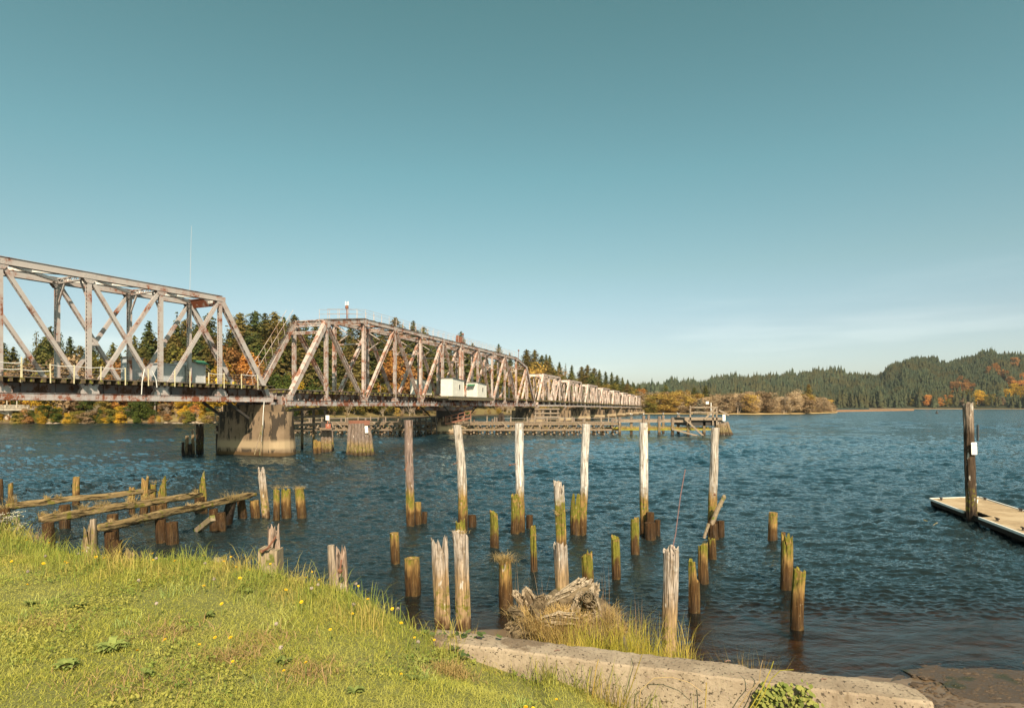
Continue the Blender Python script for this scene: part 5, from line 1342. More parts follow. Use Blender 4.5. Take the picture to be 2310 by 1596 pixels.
for t0, t1 in ((-.14, .18), (.18, .50), (.50, .84)):
    for k in range(12):
        s0, s1 = k/12, (k+1)/12; za, zb_ = (3.5-1.7*(2*s-1)**2 for s in (s0, s1))
        m.bar(seg(lerp(t0, t1, s0), za-.1)+Vector((.4, -2, 0)), seg(lerp(t0, t1, s1), zb_-.1)+Vector((.4, -2, 0)), .6, .5)
m.build('arch', cpale, rb)
for t in (.75, .82, .9): q = seg(t, 4.9)+Vector((.6, -3, 0)); MB().rod(q, q+Vector((0, 0, 2.4)), .14, .1, 6).build('lamp_post', cpale, rb)
# ================================================================ far banks
SHORE = [(-900, 140), (-200, 155), (0, 160), (300, 164), (500, 168), (650, 185), (760, 215), (850, 232), (1060, 290), (1250, 345), (1440, 392), (1560, 410)]
def shoreY(x): return interp(x, SHORE)
RISE = [(-900, 7), (0, 7), (300, 11), (500, 15), (600, 17), (760, 19), (900, 25), (1050, 26), (1200, 25), (1300, 17), (1440, 6), (1560, 3)]
DEP = [(-900, .3), (0, .3), (600, .3), (800, .35), (1060, .5), (1560, .45)]
def bank_pt(x, t):
    """t = 0 at the water, 1 at the crest line"""
    y0 = shoreY(x); Y = y0*(1+interp(x, DEP)*t)
    z = -.5+2.2*smooth(0, .05, t)+interp(x, RISE)*smooth(.06, 1.0, t)*.95
    if x > 700: z -= 1.0*smooth(0, .05, t)*(1-smooth(.1, .3, t))*smooth(700, 850, x)
    z += .5*mnoise.noise(Vector((x*.05, t*9, 2)))*smooth(0, .1, t)
    return px(x, HY, Y)*Vector((1, 1, 0)).to_tuple()[0] if False else Vector(((x-CX)/F*Y, Y, z))
def far_mat():
    t = NT('far_bank_earth'); p = t.pos(); z = t.sep(p)[2]; n = t.noise(p, .35, 6, .6)
    c = t.mix(n, (.10, .075, .035), (.26, .20, .085)); c = t.mix(t.mr(z, 3, 6), c, (.045, .05, .022))
    c = t.mix(t.mr(z, 1.0, .1), c, (.07, .05, .035)); t.bsdf(c, .95, spec=.1); return t.m
xs2 = list(range(-900, 1561, 20)); ts = [-.03, 0, .01, .02, .03, .045, .06, .1, .15, .22, .3, .4, .5, .65, .8, 1.0, 1.3]
v = [tuple(bank_pt(x, t)) for t in ts for x in xs2]; n_ = len(xs2)
fc = [(j*n_+i, j*n_+i+1, (j+1)*n_+i+1, (j+1)*n_+i) for j in range(len(ts)-1) for i in range(n_-1)]
fm_ = far_mat(); tag(np_mesh('far_bank', v, None, fc, fm_, smoothf=True), kind='structure')
# low island
def isl(x, t):
    y0 = interp(x, [(1430, 372), (1560, 372), (1700, 350), (1800, 372), (1885, 425)]); Y = y0*(1+.22*t)
    z = -.4+.9*smooth(0, .04, t)+1.0*smooth(.05, .3, t)-1.0*smooth(.85, 1, t)
    xe = x
    return Vector(((xe-CX)/F*Y, Y, z*smooth(1895, 1870, x)-.3*smooth(1870, 1895, x)))
xs3 = list(range(1430, 1900, 8)); ts3 = [0, .01, .02, .03, .05, .1, .2, .4, .7, .9, 1.0]
v = [tuple(isl(x, t)) for t in ts3 for x in xs3]; n_ = len(xs3)
fc = [(j*n_+i, j*n_+i+1, (j+1)*n_+i+1, (j+1)*n_+i) for j in range(len(ts3)-1) for i in range(n_-1)]
sand = mat_plain('dry_marsh_grass', (.34, .23, .10), .95, .3, .4, .1)
tag(np_mesh('island', v, None, fc, sand, smoothf=True), kind='structure')
mb_ = MB()
a = [pz(1885, 928.5), pz(2062, 925.5), pz(2062, 923.5), pz(1885, 925)]; mb_.prism([(p.x, p.y) for p in a], -.2, .55)
tag(mb_.build('mud_flat', mat_plain('rusty_marsh', (.30, .15, .065), .95, .3, .05)), kind='structure')
# hills across the water
def hill(name, prof, xs_, y_sh, depth, mat):
    """prof: crest row (picture y) by column"""
    ts_ = [0, .004, .02, .05, .1, .2, .3, .4, .5, .6, .7, .8, .9, 1.0, 1.15]; v = []
    for t in ts_:
        for x in xs_:
            v.append(tuple(hill_pt(prof, x, t, y_sh, depth)))
    n_ = len(xs_); fc = [(j*n_+i, j*n_+i+1, (j+1)*n_+i+1, (j+1)*n_+i) for j in range(len(ts_)-1) for i in range(n_-1)]
    return tag(np_mesh(name, v, None, fc, mat, smoothf=True), kind='structure')
def hill_pt(prof, x, t, y_sh, depth):
    y0 = interp(x, y_sh); Y = y0+depth*t; Yc = y0+depth
    zc_ = CH+(HY-interp(x, prof))/F*Yc
    tt = max(0, min(t, 1)); z = 1.2+(zc_-1.2)*(.62*tt+.38*smooth(0, 1, tt))-max(0, t-1)*200
    if t <= 0: z = -1
    elif t < .03: z = 1.0
    gul = mnoise.noise(Vector((x*.018, tt*1.2, 3)))*zc_*.2*math.sin(tt*math.pi)
    return Vector(((x-CX)/F*Y, Y, z+gul))
forest_floor = mat_plain('forest_floor', (.03, .034, .016), .95, .3, .03)
RID = [(1380, 886), (1440, 884), (1500, 876), (1560, 871), (1610, 869), (1640, 859), (1690, 866), (1745, 856), (1800, 850), (1850, 843), (1880, 846), (1930, 856), (1990, 868), (2060, 876), (2400, 880)]
HIL = [(1840, 886), (1890, 874), (1930, 864), (1980, 850), (2008, 836), (2056, 819), (2083, 809), (2105, 814), (2122, 829), (2136, 826), (2155, 818), (2189, 812), (2216, 805), (2237, 800), (2264, 805), (2310, 813), (2400, 806), (2600, 820)]
RSH = [(1380, 1250), (2400, 1350)]; HSH = [(1840, 1120), (2050, 1100), (2200, 1060), (2600, 900)]
hill('ridge', RID, list(range(1380, 2400, 12)), RSH, 420, forest_floor)
hill('hills', HIL, list(range(1840, 2600, 12)), HSH, 520, forest_floor)
m_ = MB(); a = [pz(1995, 922.3), pz(2200, 921.2), pz(2500, 920.5), pz(2500, 919.6), pz(2200, 919.8), pz(1995, 920.3)]
rs = [Vector((q.x, q.y, 0)) for q in (Vector(((x-CX)/F*Y, Y, 0)) for x, Y in ((1960, 1098), (2200, 1030), (2600, 860), (2600, 940), (2200, 1080), (1960, 1120)))]
m_.prism([(p.x, p.y) for p in rs], -.3, .9); tag(m_.build('shore_strip', mat_plain('bare_shore', (.33, .21, .12), .95, .3, .05)), kind='structure')
# ---------------------------------------------------------------- tree kinds
rng = np.random.default_rng(7)
def quads(c, n, sx, sy, up=None):
    """leaf-sized quads at c with normals n"""
    k = len(c); n = n/np.linalg.norm(n, axis=1)[:, None]
    t = rng.normal(size=(k, 3)); t -= (t*n).sum(1)[:, None]*n; t /= np.linalg.norm(t, axis=1)[:, None]; b = np.cross(n, t)
    sx = np.broadcast_to(np.asarray(sx), (k,))[:, None]; sy = np.broadcast_to(np.asarray(sy), (k,))[:, None]
    v = np.stack([c-t*sx*.5-b*sy*.35, c+t*sx*.5-b*sy*.15, c+t*sx*.35+b*sy*.5, c-t*sx*.45+b*sy*.4], 1).reshape(-1, 3)
    return v, np.arange(4*k).reshape(-1, 4)
def conifer_mesh(seed, H=20.0, base=.10, width=.17, dens=1.0, gap=.0, droop=.35, top_pow=.9):
    """spire conifer: whorls of drooping boughs made of many small sprays"""
    r = np.random.default_rng(seed); C = []; Nn = []; Sx = []
    z = H*base
    while z < H*.985:
        k = (z/H-base)/(1-base); rad = H*width*(1-k)**top_pow*(.75+.5*r.random())+.12
        nb = int((5+5*(1-k))*dens)
        for i in range(nb):
            if r.random() < gap: continue
            th = r.random()*2*np.pi; ln = rad*(.55+.6*r.random())
            ns = max(2, int(ln*3.2*dens))
            s = (np.arange(ns)+r.random(ns))/ns
            dirv = np.array([np.cos(th), np.sin(th), 0])
            p = dirv[None, :]*(s*ln)[:, None]; p[:, 2] = z-droop*ln*s**1.4+.25*ln*np.maximum(0, s-.75)+r.normal(0, .10, ns)
            side = np.array([-np.sin(th), np.cos(th), 0]); p += side[None, :]*(r.normal(0, .22, ns)*ln*.5*(1-s*.5))[:, None]
            C.append(p); q = np.tile(np.array([np.cos(th)*.7, np.sin(th)*.7, .65]), (ns, 1))+r.normal(0, .45, (ns, 3)); Nn.append(q); Sx.append((.34+.40*r.random(ns))*(1-.45*k))
        z += H*(.016+.010*r.random())*(1.25-.5*k)/max(.6, dens)
    C = np.concatenate(C); Nn = np.concatenate(Nn); Sx = np.concatenate(Sx)*H/20*1.15
    return quads(C, Nn, Sx*1.35, Sx*.8)
def decid_mesh(seed, H=10.0, W_=8.0, lobes=9, leaves=1500, size=.42, base=.15, hollow=.55):
    r = np.random.default_rng(seed); C = []; Nn = []
    for l in range(lobes):
        th = r.random()*2*np.pi; rr = W_*.30*np.sqrt(r.random()); hz = H*(base+(.86-base)*r.random())
        taper = 1-.55*abs((hz/H-.5)*1.6)**1.5
        c = np.array([np.cos(th)*rr*taper, np.sin(th)*rr*taper, hz]); rad = np.array([W_*.19, W_*.19, H*.13])*(.5+.8*r.random())
        k = leaves//lobes; d = r.normal(size=(k, 3)); d /= np.linalg.norm(d, axis=1)[:, None]
        rad_k = (hollow+(1-hollow)*r.random(k)**.5); p = c+d*rad*rad_k[:, None]; C.append(p); Nn.append(d+r.normal(0, .5, (k, 3))+np.array([0, 0, .3]))
    C = np.concatenate(C); Nn = np.concatenate(Nn); C[:, 2] = np.maximum(C[:, 2], .1)
    return quads(C, Nn, size*(.6+.8*r.random(len(C))), size*(.6+.8*r.random(len(C))))
def twig_mesh(seed, H=8.0, W_=6.0, n=70, seg=5, th=.05):
    """bare twiggy crown: many forking rods"""
    r = random.Random(seed); m = MB()
    def grow(p, d, ln, rad, lev):
        if lev > 4 or rad < .008: return
        q = p+d*ln; m.rod(p, q, rad, rad*.65, 4 if lev > 1 else 5, False)
        for _ in range(3 if lev < 3 else 4):
            nd = (d+Vector((r.gauss(0, .42), r.gauss(0, .42), r.gauss(.12, .25)))).normalized()
            grow(q-(d*ln*r.random()*.4), nd, ln*r.uniform(.55, .8), rad*.6, lev+1)
    for i in range(max(3, n//18)):
        a = r.random()*6.28; d = Vector((math.cos(a)*r.uniform(.1, .5)*W_/H, math.sin(a)*r.uniform(.1, .5)*W_/H, 1)).normalized()
        grow(Vector((r.gauss(0, W_*.06), r.gauss(0, W_*.06), 0)), d, H*r.uniform(.24, .34), th*1.8, 0)
    return m
def trunk_mesh(H, r0, r1, seed, limbs=0):
    r = random.Random(seed); m = MB(); p = Vector((0, 0, -.6)); N = 6
    for k in range(N):
        q = Vector((r.gauss(0, .06)*H*.08, r.gauss(0, .06)*H*.08, H*(k+1)/N)); m.rod(p, q, lerp(r0, r1, k/N), lerp(r0, r1, (k+1)/N), 7, False); p = q
    for i in range(limbs):
        z = H*r.uniform(.25, .8); a = r.random()*6.28; ln = H*r.uniform(.2, .4); m.rod((0, 0, z), (math.cos(a)*ln, math.sin(a)*ln, z+ln*r.uniform(.4, 1)), r0*.4, r0*.1, 5, False)
    return m
bark_c = mat_plain('conifer_bark', (.10, .075, .055), .95, .3, 3); bark_d = mat_plain('alder_bark', (.20, .17, .14), .95, .3, 3); pale_b = mat_plain('bleached_bark', (.34, .26, .195), .95, .25, 2)
LM = dict(
    fir=mat_leaf('fir_needles', (.082, .084, .027), (.165, .148, .044), (.062, .080, .030), .28),
    fir_olive=mat_leaf('olive_needles', (.12, .10, .032), (.20, .155, .05), (.15, .10, .036), .28),
    fir_far=mat_leaf('far_needles', (.040, .056, .036), (.082, .092, .050), (.075, .070, .034), .2, sc=.012),
    orange=mat_leaf('orange_leaves', (.47, .21, .055), (.58, .29, .075), (.42, .18, .06), .4),
    yellow=mat_leaf('yellow_leaves', (.50, .30, .035), (.58, .36, .05), (.36, .24, .03), .4),
    rust=mat_leaf('rust_leaves', (.34, .155, .06), (.44, .22, .08), (.26, .15, .06), .35),
    olive=mat_leaf('olive_leaves', (.13, .12, .03), (.22, .19, .045), (.28, .19, .05), .35),
    green=mat_leaf('green_leaves', (.07, .095, .022), (.13, .145, .035), (.05, .07, .02), .3),
    tan=mat_leaf('dry_tan_leaves', (.27, .18, .105), (.37, .255, .155), (.25, .165, .09), .3),
    marsh=mat_leaf('pale_marsh_leaves', (.38, .27, .165), (.50, .37, .24), (.33, .23, .13), .3),
    gold=mat_leaf('golden_leaves', (.42, .28, .07), (.52, .36, .10), (.36, .21, .06), .4),
    grey=mat_leaf('grey_twigs', (.30, .24, .18), (.40, .33, .26), None, .2),
)
PROTO = {}
def proto(kind, seed):
    key = (kind, seed)
    if key in PROTO: return PROTO[key]
    if kind == 'fir': q = conifer_mesh(seed, 20, .06, .19+.015*(seed % 4), 1.3, .06, .35, .68)
    elif kind == 'fir_thin': q = conifer_mesh(seed, 20, .30, .13, .8, .3, .5, .6)
    elif kind == 'fir_broad': q = conifer_mesh(seed, 20, .05, .27, 1.35, .09, .3, .55)
    elif kind == 'round': q = decid_mesh(seed, 10, 9, 24, 4000, .33, .12, .35)
    elif kind == 'tallround': q = decid_mesh(seed, 10, 6, 24, 3800, .29, .08, .35)
    elif kind == 'bush': q = decid_mesh(seed, 10, 14, 22, 3000, .46, .0, .35)
    elif kind == 'thin': q = decid_mesh(seed, 10, 8, 22, 1500, .27, .1, .3)
    me = bpy.data.meshes.new('crown')
    vv, ff = q; me.vertices.add(len(vv)); me.vertices.foreach_set('co', vv.astype(np.float32).ravel())
    me.loops.add(ff.size); me.loops.foreach_set('vertex_index', ff.astype(np.int32).ravel()); me.polygons.add(len(ff))
    me.polygons.foreach_set('loop_start', np.arange(0, ff.size, 4, dtype=np.int32)); me.polygons.foreach_set('loop_total', np.full(len(ff), 4, np.int32)); me.update(calc_edges=True)
    H = 20 if kind.startswith('fir') else 10
    if kind.startswith('fir'): tr = trunk_mesh(19.2, .30, .05, seed).mesh('trunk')
    elif kind == 'bush': tr = trunk_mesh(6, .16, .06, seed, 5).mesh('trunk')
    else: tr = trunk_mesh(8, .22, .06, seed, 6).mesh('trunk')
    tr.materials.append(bark_c if kind.startswith('fir') else bark_d)
    PROTO[key] = (me, tr, H); return PROTO[key]
CROWN = {}
TN = {'fir': 'conifer_tree', 'fir_thin': 'conifer_tree', 'fir_broad': 'conifer_tree', 'round': 'autumn_tree', 'tallround': 'autumn_tree', 'bush': 'shrub', 'thin': 'shrub'}
def tree(kind, leaf, loc, h, label, group, w=1.0, rz=None, r=random, trunk=True, name=None, bark=None):
    seed = r.randrange(4); me, tr, H = proto(kind, seed)
    key = (kind, seed, leaf)
    if key not in CROWN: c = me.copy(); c.materials.append(LM[leaf]); CROWN[key] = c
    nm = name or TN[kind]
    root = empty(nm, loc, r.uniform(0, 6.28) if rz is None else rz); s = h/H; root.scale = (s*w, s*w, s)
    tag(root, label, 'tree' if kind not in ('bush', 'thin') else 'shrub', group)
    link(bpy.data.objects.new('crown', CROWN[key]), root)
    if trunk:
        o = link(bpy.data.objects.new('trunk', tr), root)
    return root
TW = {}
def twig_shrub(loc, h, label, group, w=1.0, r=random, mat=None):
    s_ = r.randrange(4)
    if s_ not in TW: me = twig_mesh(s_, 8, 6).mesh('bare_twigs'); me.materials.append(pale_b); TW[s_] = me
    root = empty('bare_shrub', loc, r.uniform(0, 6.28)); root.scale = (h/8*w*1.1, h/8*w*1.1, h/8); tag(root, label, 'shrub', group)
    link(bpy.data.objects.new('bare_twigs', TW[s_]), root); return root
def top_h(x, y, P):
    """height that lifts the tip of a tree standing at P to picture row y"""
    return CH-(y-HY)/F*P.y-P.z
r = random.Random(11)
# --- skyline conifers of the near bank, tips measured from the photograph: (column, row, depth t, kind)
ZN = [(-900, 200, 'behind the near span, left'), (200, 420, 'behind the near span, middle'), (420, 640, 'between near and swing spans'), (640, 860, 'behind the swing span, left'), (860, 1130, 'behind the swing span, right'), (1130, 1300, 'just right of the swing span'), (1300, 1600, 'above the far spans')]
def zone(x):
    for a, b, s in ZN:
        if a <= x < b: return s
GT = 'conifers on the far bank'
SKY = [(8, 770, .5, 'fir'), (30, 780, .6, 'fir'), (-30, 765, .5, 'fir'), (-70, 760, .5, 'fir'), (82, 742, .6, 'fir_thin'), (114, 733, .55, 'fir'), (100, 758, .45, 'fir'), (133, 770, .5, 'fir'), (137, 745, .7, 'fir_thin'), (158, 758, .55, 'fir'), (182, 778, .4, 'fir_broad'), (206, 765, .5, 'fir'), (232, 790, .4, 'fir'), (255, 770, .55, 'fir'), (268, 790, .35, 'fir'), (303, 754, .6, 'fir'), (336, 722, .45, 'fir'), (322, 765, .3, 'fir'), (352, 760, .5, 'fir'), (399, 700, .8, 'fir_thin'), (386, 748, .55, 'fir_broad'), (420, 716, .6, 'fir_broad'), (445, 728, .45, 'fir_broad'), (470, 705, .55, 'fir_broad'), (492, 740, .35, 'fir'), (519, 742, .6, 'fir'), (541, 702, .6, 'fir_broad'), (575, 698, .6, 'fir_broad'), (560, 740, .4, 'fir'), (598, 703, .65, 'fir'), (620, 700, .6, 'fir_broad'), (641, 712, .55, 'fir'), (664, 708, .7, 'fir_broad'), (690, 722, .6, 'fir'), (712, 720, .7, 'fir'), (736, 735, .6, 'fir_broad'), (760, 728, .65, 'fir_broad'), (790, 722, .7, 'fir'), (815, 730, .6, 'fir_broad'), (838, 726, .75, 'fir'), (862, 728, .8, 'fir'), (891, 714, .8, 'fir_broad'), (908, 730, .7, 'fir'), (932, 721, .8, 'fir'), (955, 735, .75, 'fir_broad'), (980, 756, .8, 'fir'), (1040, 745, .8, 'fir'), (1010, 765, .7, 'fir_broad'), (1066, 772, .7, 'fir'), (1095, 790, .7, 'fir'), (1125, 774, .8, 'fir'), (1150, 795, .8, 'fir'), (1188, 786, .7, 'fir_broad'), (1206, 788, .65, 'fir_broad'), (1222, 800, .6, 'fir_broad'), (1240, 800, .75, 'fir'), (1232, 798, .7, 'fir'), (1262, 815, .8, 'fir'), (1276, 818, .9, 'fir_thin'), (1290, 822, .9, 'fir'), (1312, 825, .8, 'fir_broad'), (1325, 822, .6, 'fir_broad'), (1340, 828, .7, 'fir_broad'), (1352, 832, .9, 'fir'), (1366, 836, .8, 'fir'), (1380, 838, .9, 'fir'), (1392, 845, .8, 'fir_broad'), (1404, 850, .9, 'fir'), (1416, 855, .85, 'fir'), (1430, 862, .9, 'fir'), (1443, 866, .9, 'fir'), (1455, 870, .95, 'fir')]
for x, y, t, k in SKY:
    P = bank_pt(x, t); lf = 'fir'
    if k == 'fir_broad' and 1300 < x < 1345 or (k == 'fir_broad' and r.random() < .35): lf = 'fir_olive'
    h = top_h(x, y, P); w = 1.3 if k != 'fir_thin' else 1.0
    lab = {'fir_thin': 'thin sparse conifer sticking above the skyline ', 'fir_broad': 'broad tall conifer on the skyline ', 'fir': 'spiry dark conifer on the skyline '}[k]+zone(x)
    if lf == 'fir_olive': lab = lab.replace('conifer', 'olive brown conifer')
    tree(k, lf, P, h, lab, GT, w, r=r)
# --- conifers filling the slope below the skyline
for i in range(185):
    x = r.uniform(-120, 1440) if i < 110 else r.uniform(350, 1000); t = r.uniform(.27, .5); P = bank_pt(x, t)
    ys = interp(x, sorted((a, b) for a, b, c, d in SKY)); y = lerp(ys, interp(x, [(0, 930), (1440, 915)]), r.uniform(.10, .42)); h = top_h(x, y, P)
    if h < 4: continue
    k = r.choice(('fir', 'fir_broad')); lf = 'fir' if r.random() < .5 else 'fir_olive'
    tree(k, lf, P, h, ('dark green' if lf == 'fir' else 'olive brown')+' conifer below the skyline '+zone(x), GT, 1.4, r=r)
# --- broadleaf trees measured from the photograph: (column, crown top row, crown base row, leaf, kind, t, label)
GA = 'autumn trees on the far bank'
AUT = [(440, 908, 952, 'orange', 'round', .07, 'glowing orange maple at the water edge left of the near pier'), (418, 912, 952, 'yellow', 'tallround', .07, 'yellow tree touching the orange maple at the water edge'),
 (130, 915, 945, 'yellow', 'round', .1, 'yellow maple hanging over the water under the nearest span'), (95, 912, 948, 'yellow', 'tallround', .12, 'yellow tree right of the road bridge'), (55, 900, 950, 'orange', 'round', .14, 'orange tree at the end of the road bridge'), (90, 935, 955, 'rust', 'round', .05, 'low rust coloured bush beside the road bridge'), (120, 932, 955, 'orange', 'round', .05, 'low orange bush at the water edge under the nearest span'),
 (4, 905, 952, 'orange', 'round', .08, 'orange tree behind the road bridge at the left edge'),
 (322, 795, 850, 'rust', 'round', .35, 'rust crowned tree above the grey huts'), (280, 808, 880, 'rust', 'tallround', .3, 'rust tree left of the grey huts'), (268, 835, 885, 'orange', 'round', .25, 'orange tree behind the railing left of the huts'), (350, 830, 880, 'orange', 'round', .22, 'orange tree showing between the grey huts'),
 (225, 790, 870, 'olive', 'tallround', .4, 'olive tree behind the crossing diagonals'), (160, 795, 870, 'tan', 'round', .35, 'pale leafless tree behind the left diagonals'), (55, 810, 880, 'tan', 'round', .3, 'pale brown tree behind the left railing'), (10, 830, 890, 'rust', 'bush', .2, 'brown thicket behind the left railing'), (105, 830, 880, 'olive', 'round', .25, 'olive thicket behind the left railing'),
 (512, 770, 850, 'rust', 'tallround', .3, 'rust and orange tree between the end post and the vertical'), (548, 790, 880, 'orange', 'tallround', .22, 'bright orange tree just left of the end post'), (568, 800, 890, 'orange', 'tallround', .2, 'bright orange tree framed by the end post'), (500, 810, 880, 'yellow', 'tallround', .22, 'yellow tree right of the green edged hut'), (480, 835, 880, 'yellow', 'round', .2, 'low yellow tree beside the yellow switch stand'),
 (640, 830, 895, 'green', 'tallround', .15, 'leafy green tree behind the stair of the swing span'), (660, 845, 900, 'yellow', 'tallround', .14, 'yellow green tree right of the stair'), (700, 850, 905, 'green', 'round', .15, 'green thicket under the first diagonal'), (750, 855, 905, 'olive', 'round', .15, 'olive thicket under the swing span'),
 (885, 782, 880, 'orange', 'tallround', .3, 'big orange tree behind the swing span'), (868, 800, 890, 'orange', 'round', .28, 'orange tree left of the big orange tree'), (905, 795, 885, 'rust', 'round', .3, 'rust tree right of the big orange tree'), (920, 805, 890, 'orange', 'round', .28, 'orange tree nearest the half hidden cabin'), (858, 850, 905, 'olive', 'round', .18, 'olive tree below the orange trees'),
 (800, 855, 905, 'olive', 'round', .2, 'olive tree behind the second diagonal'), (985, 800, 890, 'olive', 'round', .35, 'olive tree behind the white cabins'), (1060, 810, 890, 'gold', 'round', .4, 'golden tree behind the smaller white cabin'), (1110, 820, 890, 'olive', 'round', .4, 'olive tree behind the right part of the swing span'), (1150, 825, 890, 'gold', 'round', .4, 'golden tree behind the far end of the swing span'), (1180, 835, 895, 'olive', 'round', .4, 'olive tree beyond the far end of the swing span'), (1210, 815, 880, 'gold', 'round', .45, 'pale golden tree above the first far span'), (1240, 822, 885, 'olive', 'round', .5, 'olive tree above the second far span'), (1262, 830, 890, 'tan', 'round', .5, 'tan tree above the second far span'), (1290, 840, 890, 'olive', 'round', .5, 'olive tree above the third far span'),
 (1375, 860, 905, 'olive', 'round', .4, 'olive tree above the fifth far span'), (1448, 872, 900, 'orange', 'round', .5, 'small orange tree just beyond the last far span'), (1425, 872, 905, 'olive', 'round', .4, 'olive tree behind the last far span')]
for x, y0, y1, lf, k, t, lab in AUT:
    t *= .72; P = bank_pt(x, t); h = max(2.5, top_h(x, y0, P)); wpx = (y1-y0)*.9
    tree(k, lf, P, h, lab, GA, {'round': 1.1, 'tallround': 1.15, 'bush': 1}[k], r=r)
# --- shrubs along the water line and slope
GS = 'shrubs along the far bank'
for i in range(190):
    x = r.uniform(-60, 1440) if i < 130 else r.uniform(60, 640); low = r.random() < .6
    t = (r.uniform(.006, .035) if x < 680 else r.uniform(.03, .08)) if low else r.uniform(.04, .26); P = bank_pt(x, t)
    hpx = r.uniform(16, 36) if low else r.uniform(26, 60)
    if x > 650: hpx *= .75 if low else .9
    if x > 1000: hpx *= .7
    h = hpx/F*P.y
    lf = r.choice(('olive', 'olive', 'green', 'green', 'tan', 'rust', 'yellow') if x < 700 else ('olive', 'tan', 'tan', 'olive', 'green', 'gold'))
    cname = {'olive': 'olive', 'green': 'green', 'tan': 'dry tan', 'rust': 'rusty', 'yellow': 'yellow', 'gold': 'golden'}[lf]
    tree(r.choice(('bush', 'round', 'thin') if lf != 'green' else ('bush', 'round')), lf, P, h, cname+' shrub '+('at the water line ' if low else 'on the slope ')+zone(x), GS, r.uniform(.8, 1.2), r=r, trunk=False, name='shrub')
for i in range(46):
    x = r.uniform(-40, 1300); t = r.uniform(.26, .42); P = bank_pt(x, t); ys = interp(x, sorted((a, b) for a, b, c, d in SKY)); y = lerp(ys, interp(x, [(0, 930), (1440, 915)]), r.uniform(.3, .62)); h = top_h(x, y, P)
    if h < 3: continue
    lf = r.choice(('olive', 'olive', 'green', 'green', 'rust') if x < 700 else ('olive', 'olive', 'gold', 'green'))
    tree(r.choice(('round', 'tallround', 'tallround')), lf, P, h, {'olive': 'olive', 'green': 'leafy green', 'tan': 'pale tan', 'rust': 'rust brown', 'gold': 'golden'}[lf]+' broadleaf tree among the conifers '+zone(x), GA, 1.25, r=r)
for i in range(34):
    x = r.uniform(60, 1200); t = r.uniform(.03, .12); P = bank_pt(x, t); twig_shrub(P, r.uniform(22, 40)/F*P.y, 'pale bare twiggy shrub '+zone(x), GS, 1.1, r)
# --- riprap stones at the foot of the bank
rock_m = mat_plain('pale_riprap', (.30, .23, .17), .9, .3, 2)
RK = [MB().blob((0, 0, 0), .5, s, 7, 5, .5, (1.3, 1, .7)).mesh('rock') for s in range(4)]
for me in RK: me.materials.append(rock_m)
for i in range(60):
    x = r.choice((r.uniform(80, 150), r.uniform(380, 470), r.uniform(150, 480))); P = bank_pt(x, r.uniform(.005, .018)); o = bpy.data.objects.new('rock', RK[i % 4]); link(o); o.location = P; s = r.uniform(.5, 1.5); o.scale = (s, s, s); o.rotation_euler = (0, 0, r.uniform(0, 6))
    tag(o, 'pale rock at the foot of the far bank under the nearest span', 'rock', 'pale rocks along the far bank')
# --- island shrubs: bare pink-tan thicket with a few conifers
GI = 'thicket on the low island'
ITOP = [(1445, 880), (1480, 876), (1520, 873), (1560, 880), (1600, 884), (1640, 882), (1690, 881), (1740, 874), (1790, 876), (1830, 885), (1860, 896), (1886, 915)]
for i in range(130):
    x = 1442+ (1884-1442)*((i+r.random())/130); t = r.choice((r.uniform(.05, .2), r.uniform(.2, .75))); P = isl(x, t)
    y = lerp(interp(x, ITOP), 928, r.choice((r.uniform(0, .2), r.uniform(.3, .6))) if t < .2 else r.uniform(-.05, .18)); h = max(2.0, top_h(x, y, P))
    if r.random() < .16: twig_shrub(P, h, 'pale bare alder standing in the island thicket', GI, 1.2, r)
    else:
        lf = r.choice(('marsh', 'marsh', 'marsh', 'gold', 'tan')) if x < 1560 or r.random() < .6 else r.choice(('marsh', 'marsh', 'tan'))
        if x < 1540: lf = r.choice(('gold', 'gold', 'olive', 'marsh'))
        cname = {'olive': 'olive', 'tan': 'dry tan', 'gold': 'golden', 'marsh': 'pale tan'}[lf]
        tree(r.choice(('round', 'bush', 'thin', 'thin')), lf, P, h, cname+' shrub in the '+('left' if x < 1600 else 'right')+' half of the island thicket', GI, r.uniform(1.0, 1.5), r=r, trunk=False, name='shrub')
for x, y, lab in ((1502, 866, 'distant conifer behind the golden end of the island'), (1566, 872, 'left one of two dark conifers standing in the island thicket'), (1592, 868, 'right one of two conifers standing in the island thicket'), (1672, 882, 'small conifer half sunk in the island thicket'), (1824, 865, 'reddish brown conifer towering over the right end of the island')):
    P = isl(x, .5); tree('fir_broad', 'fir' if x != 1824 else 'fir_olive', P, top_h(x, y, P), lab, 'conifers on the low island', 1.25, r=r)
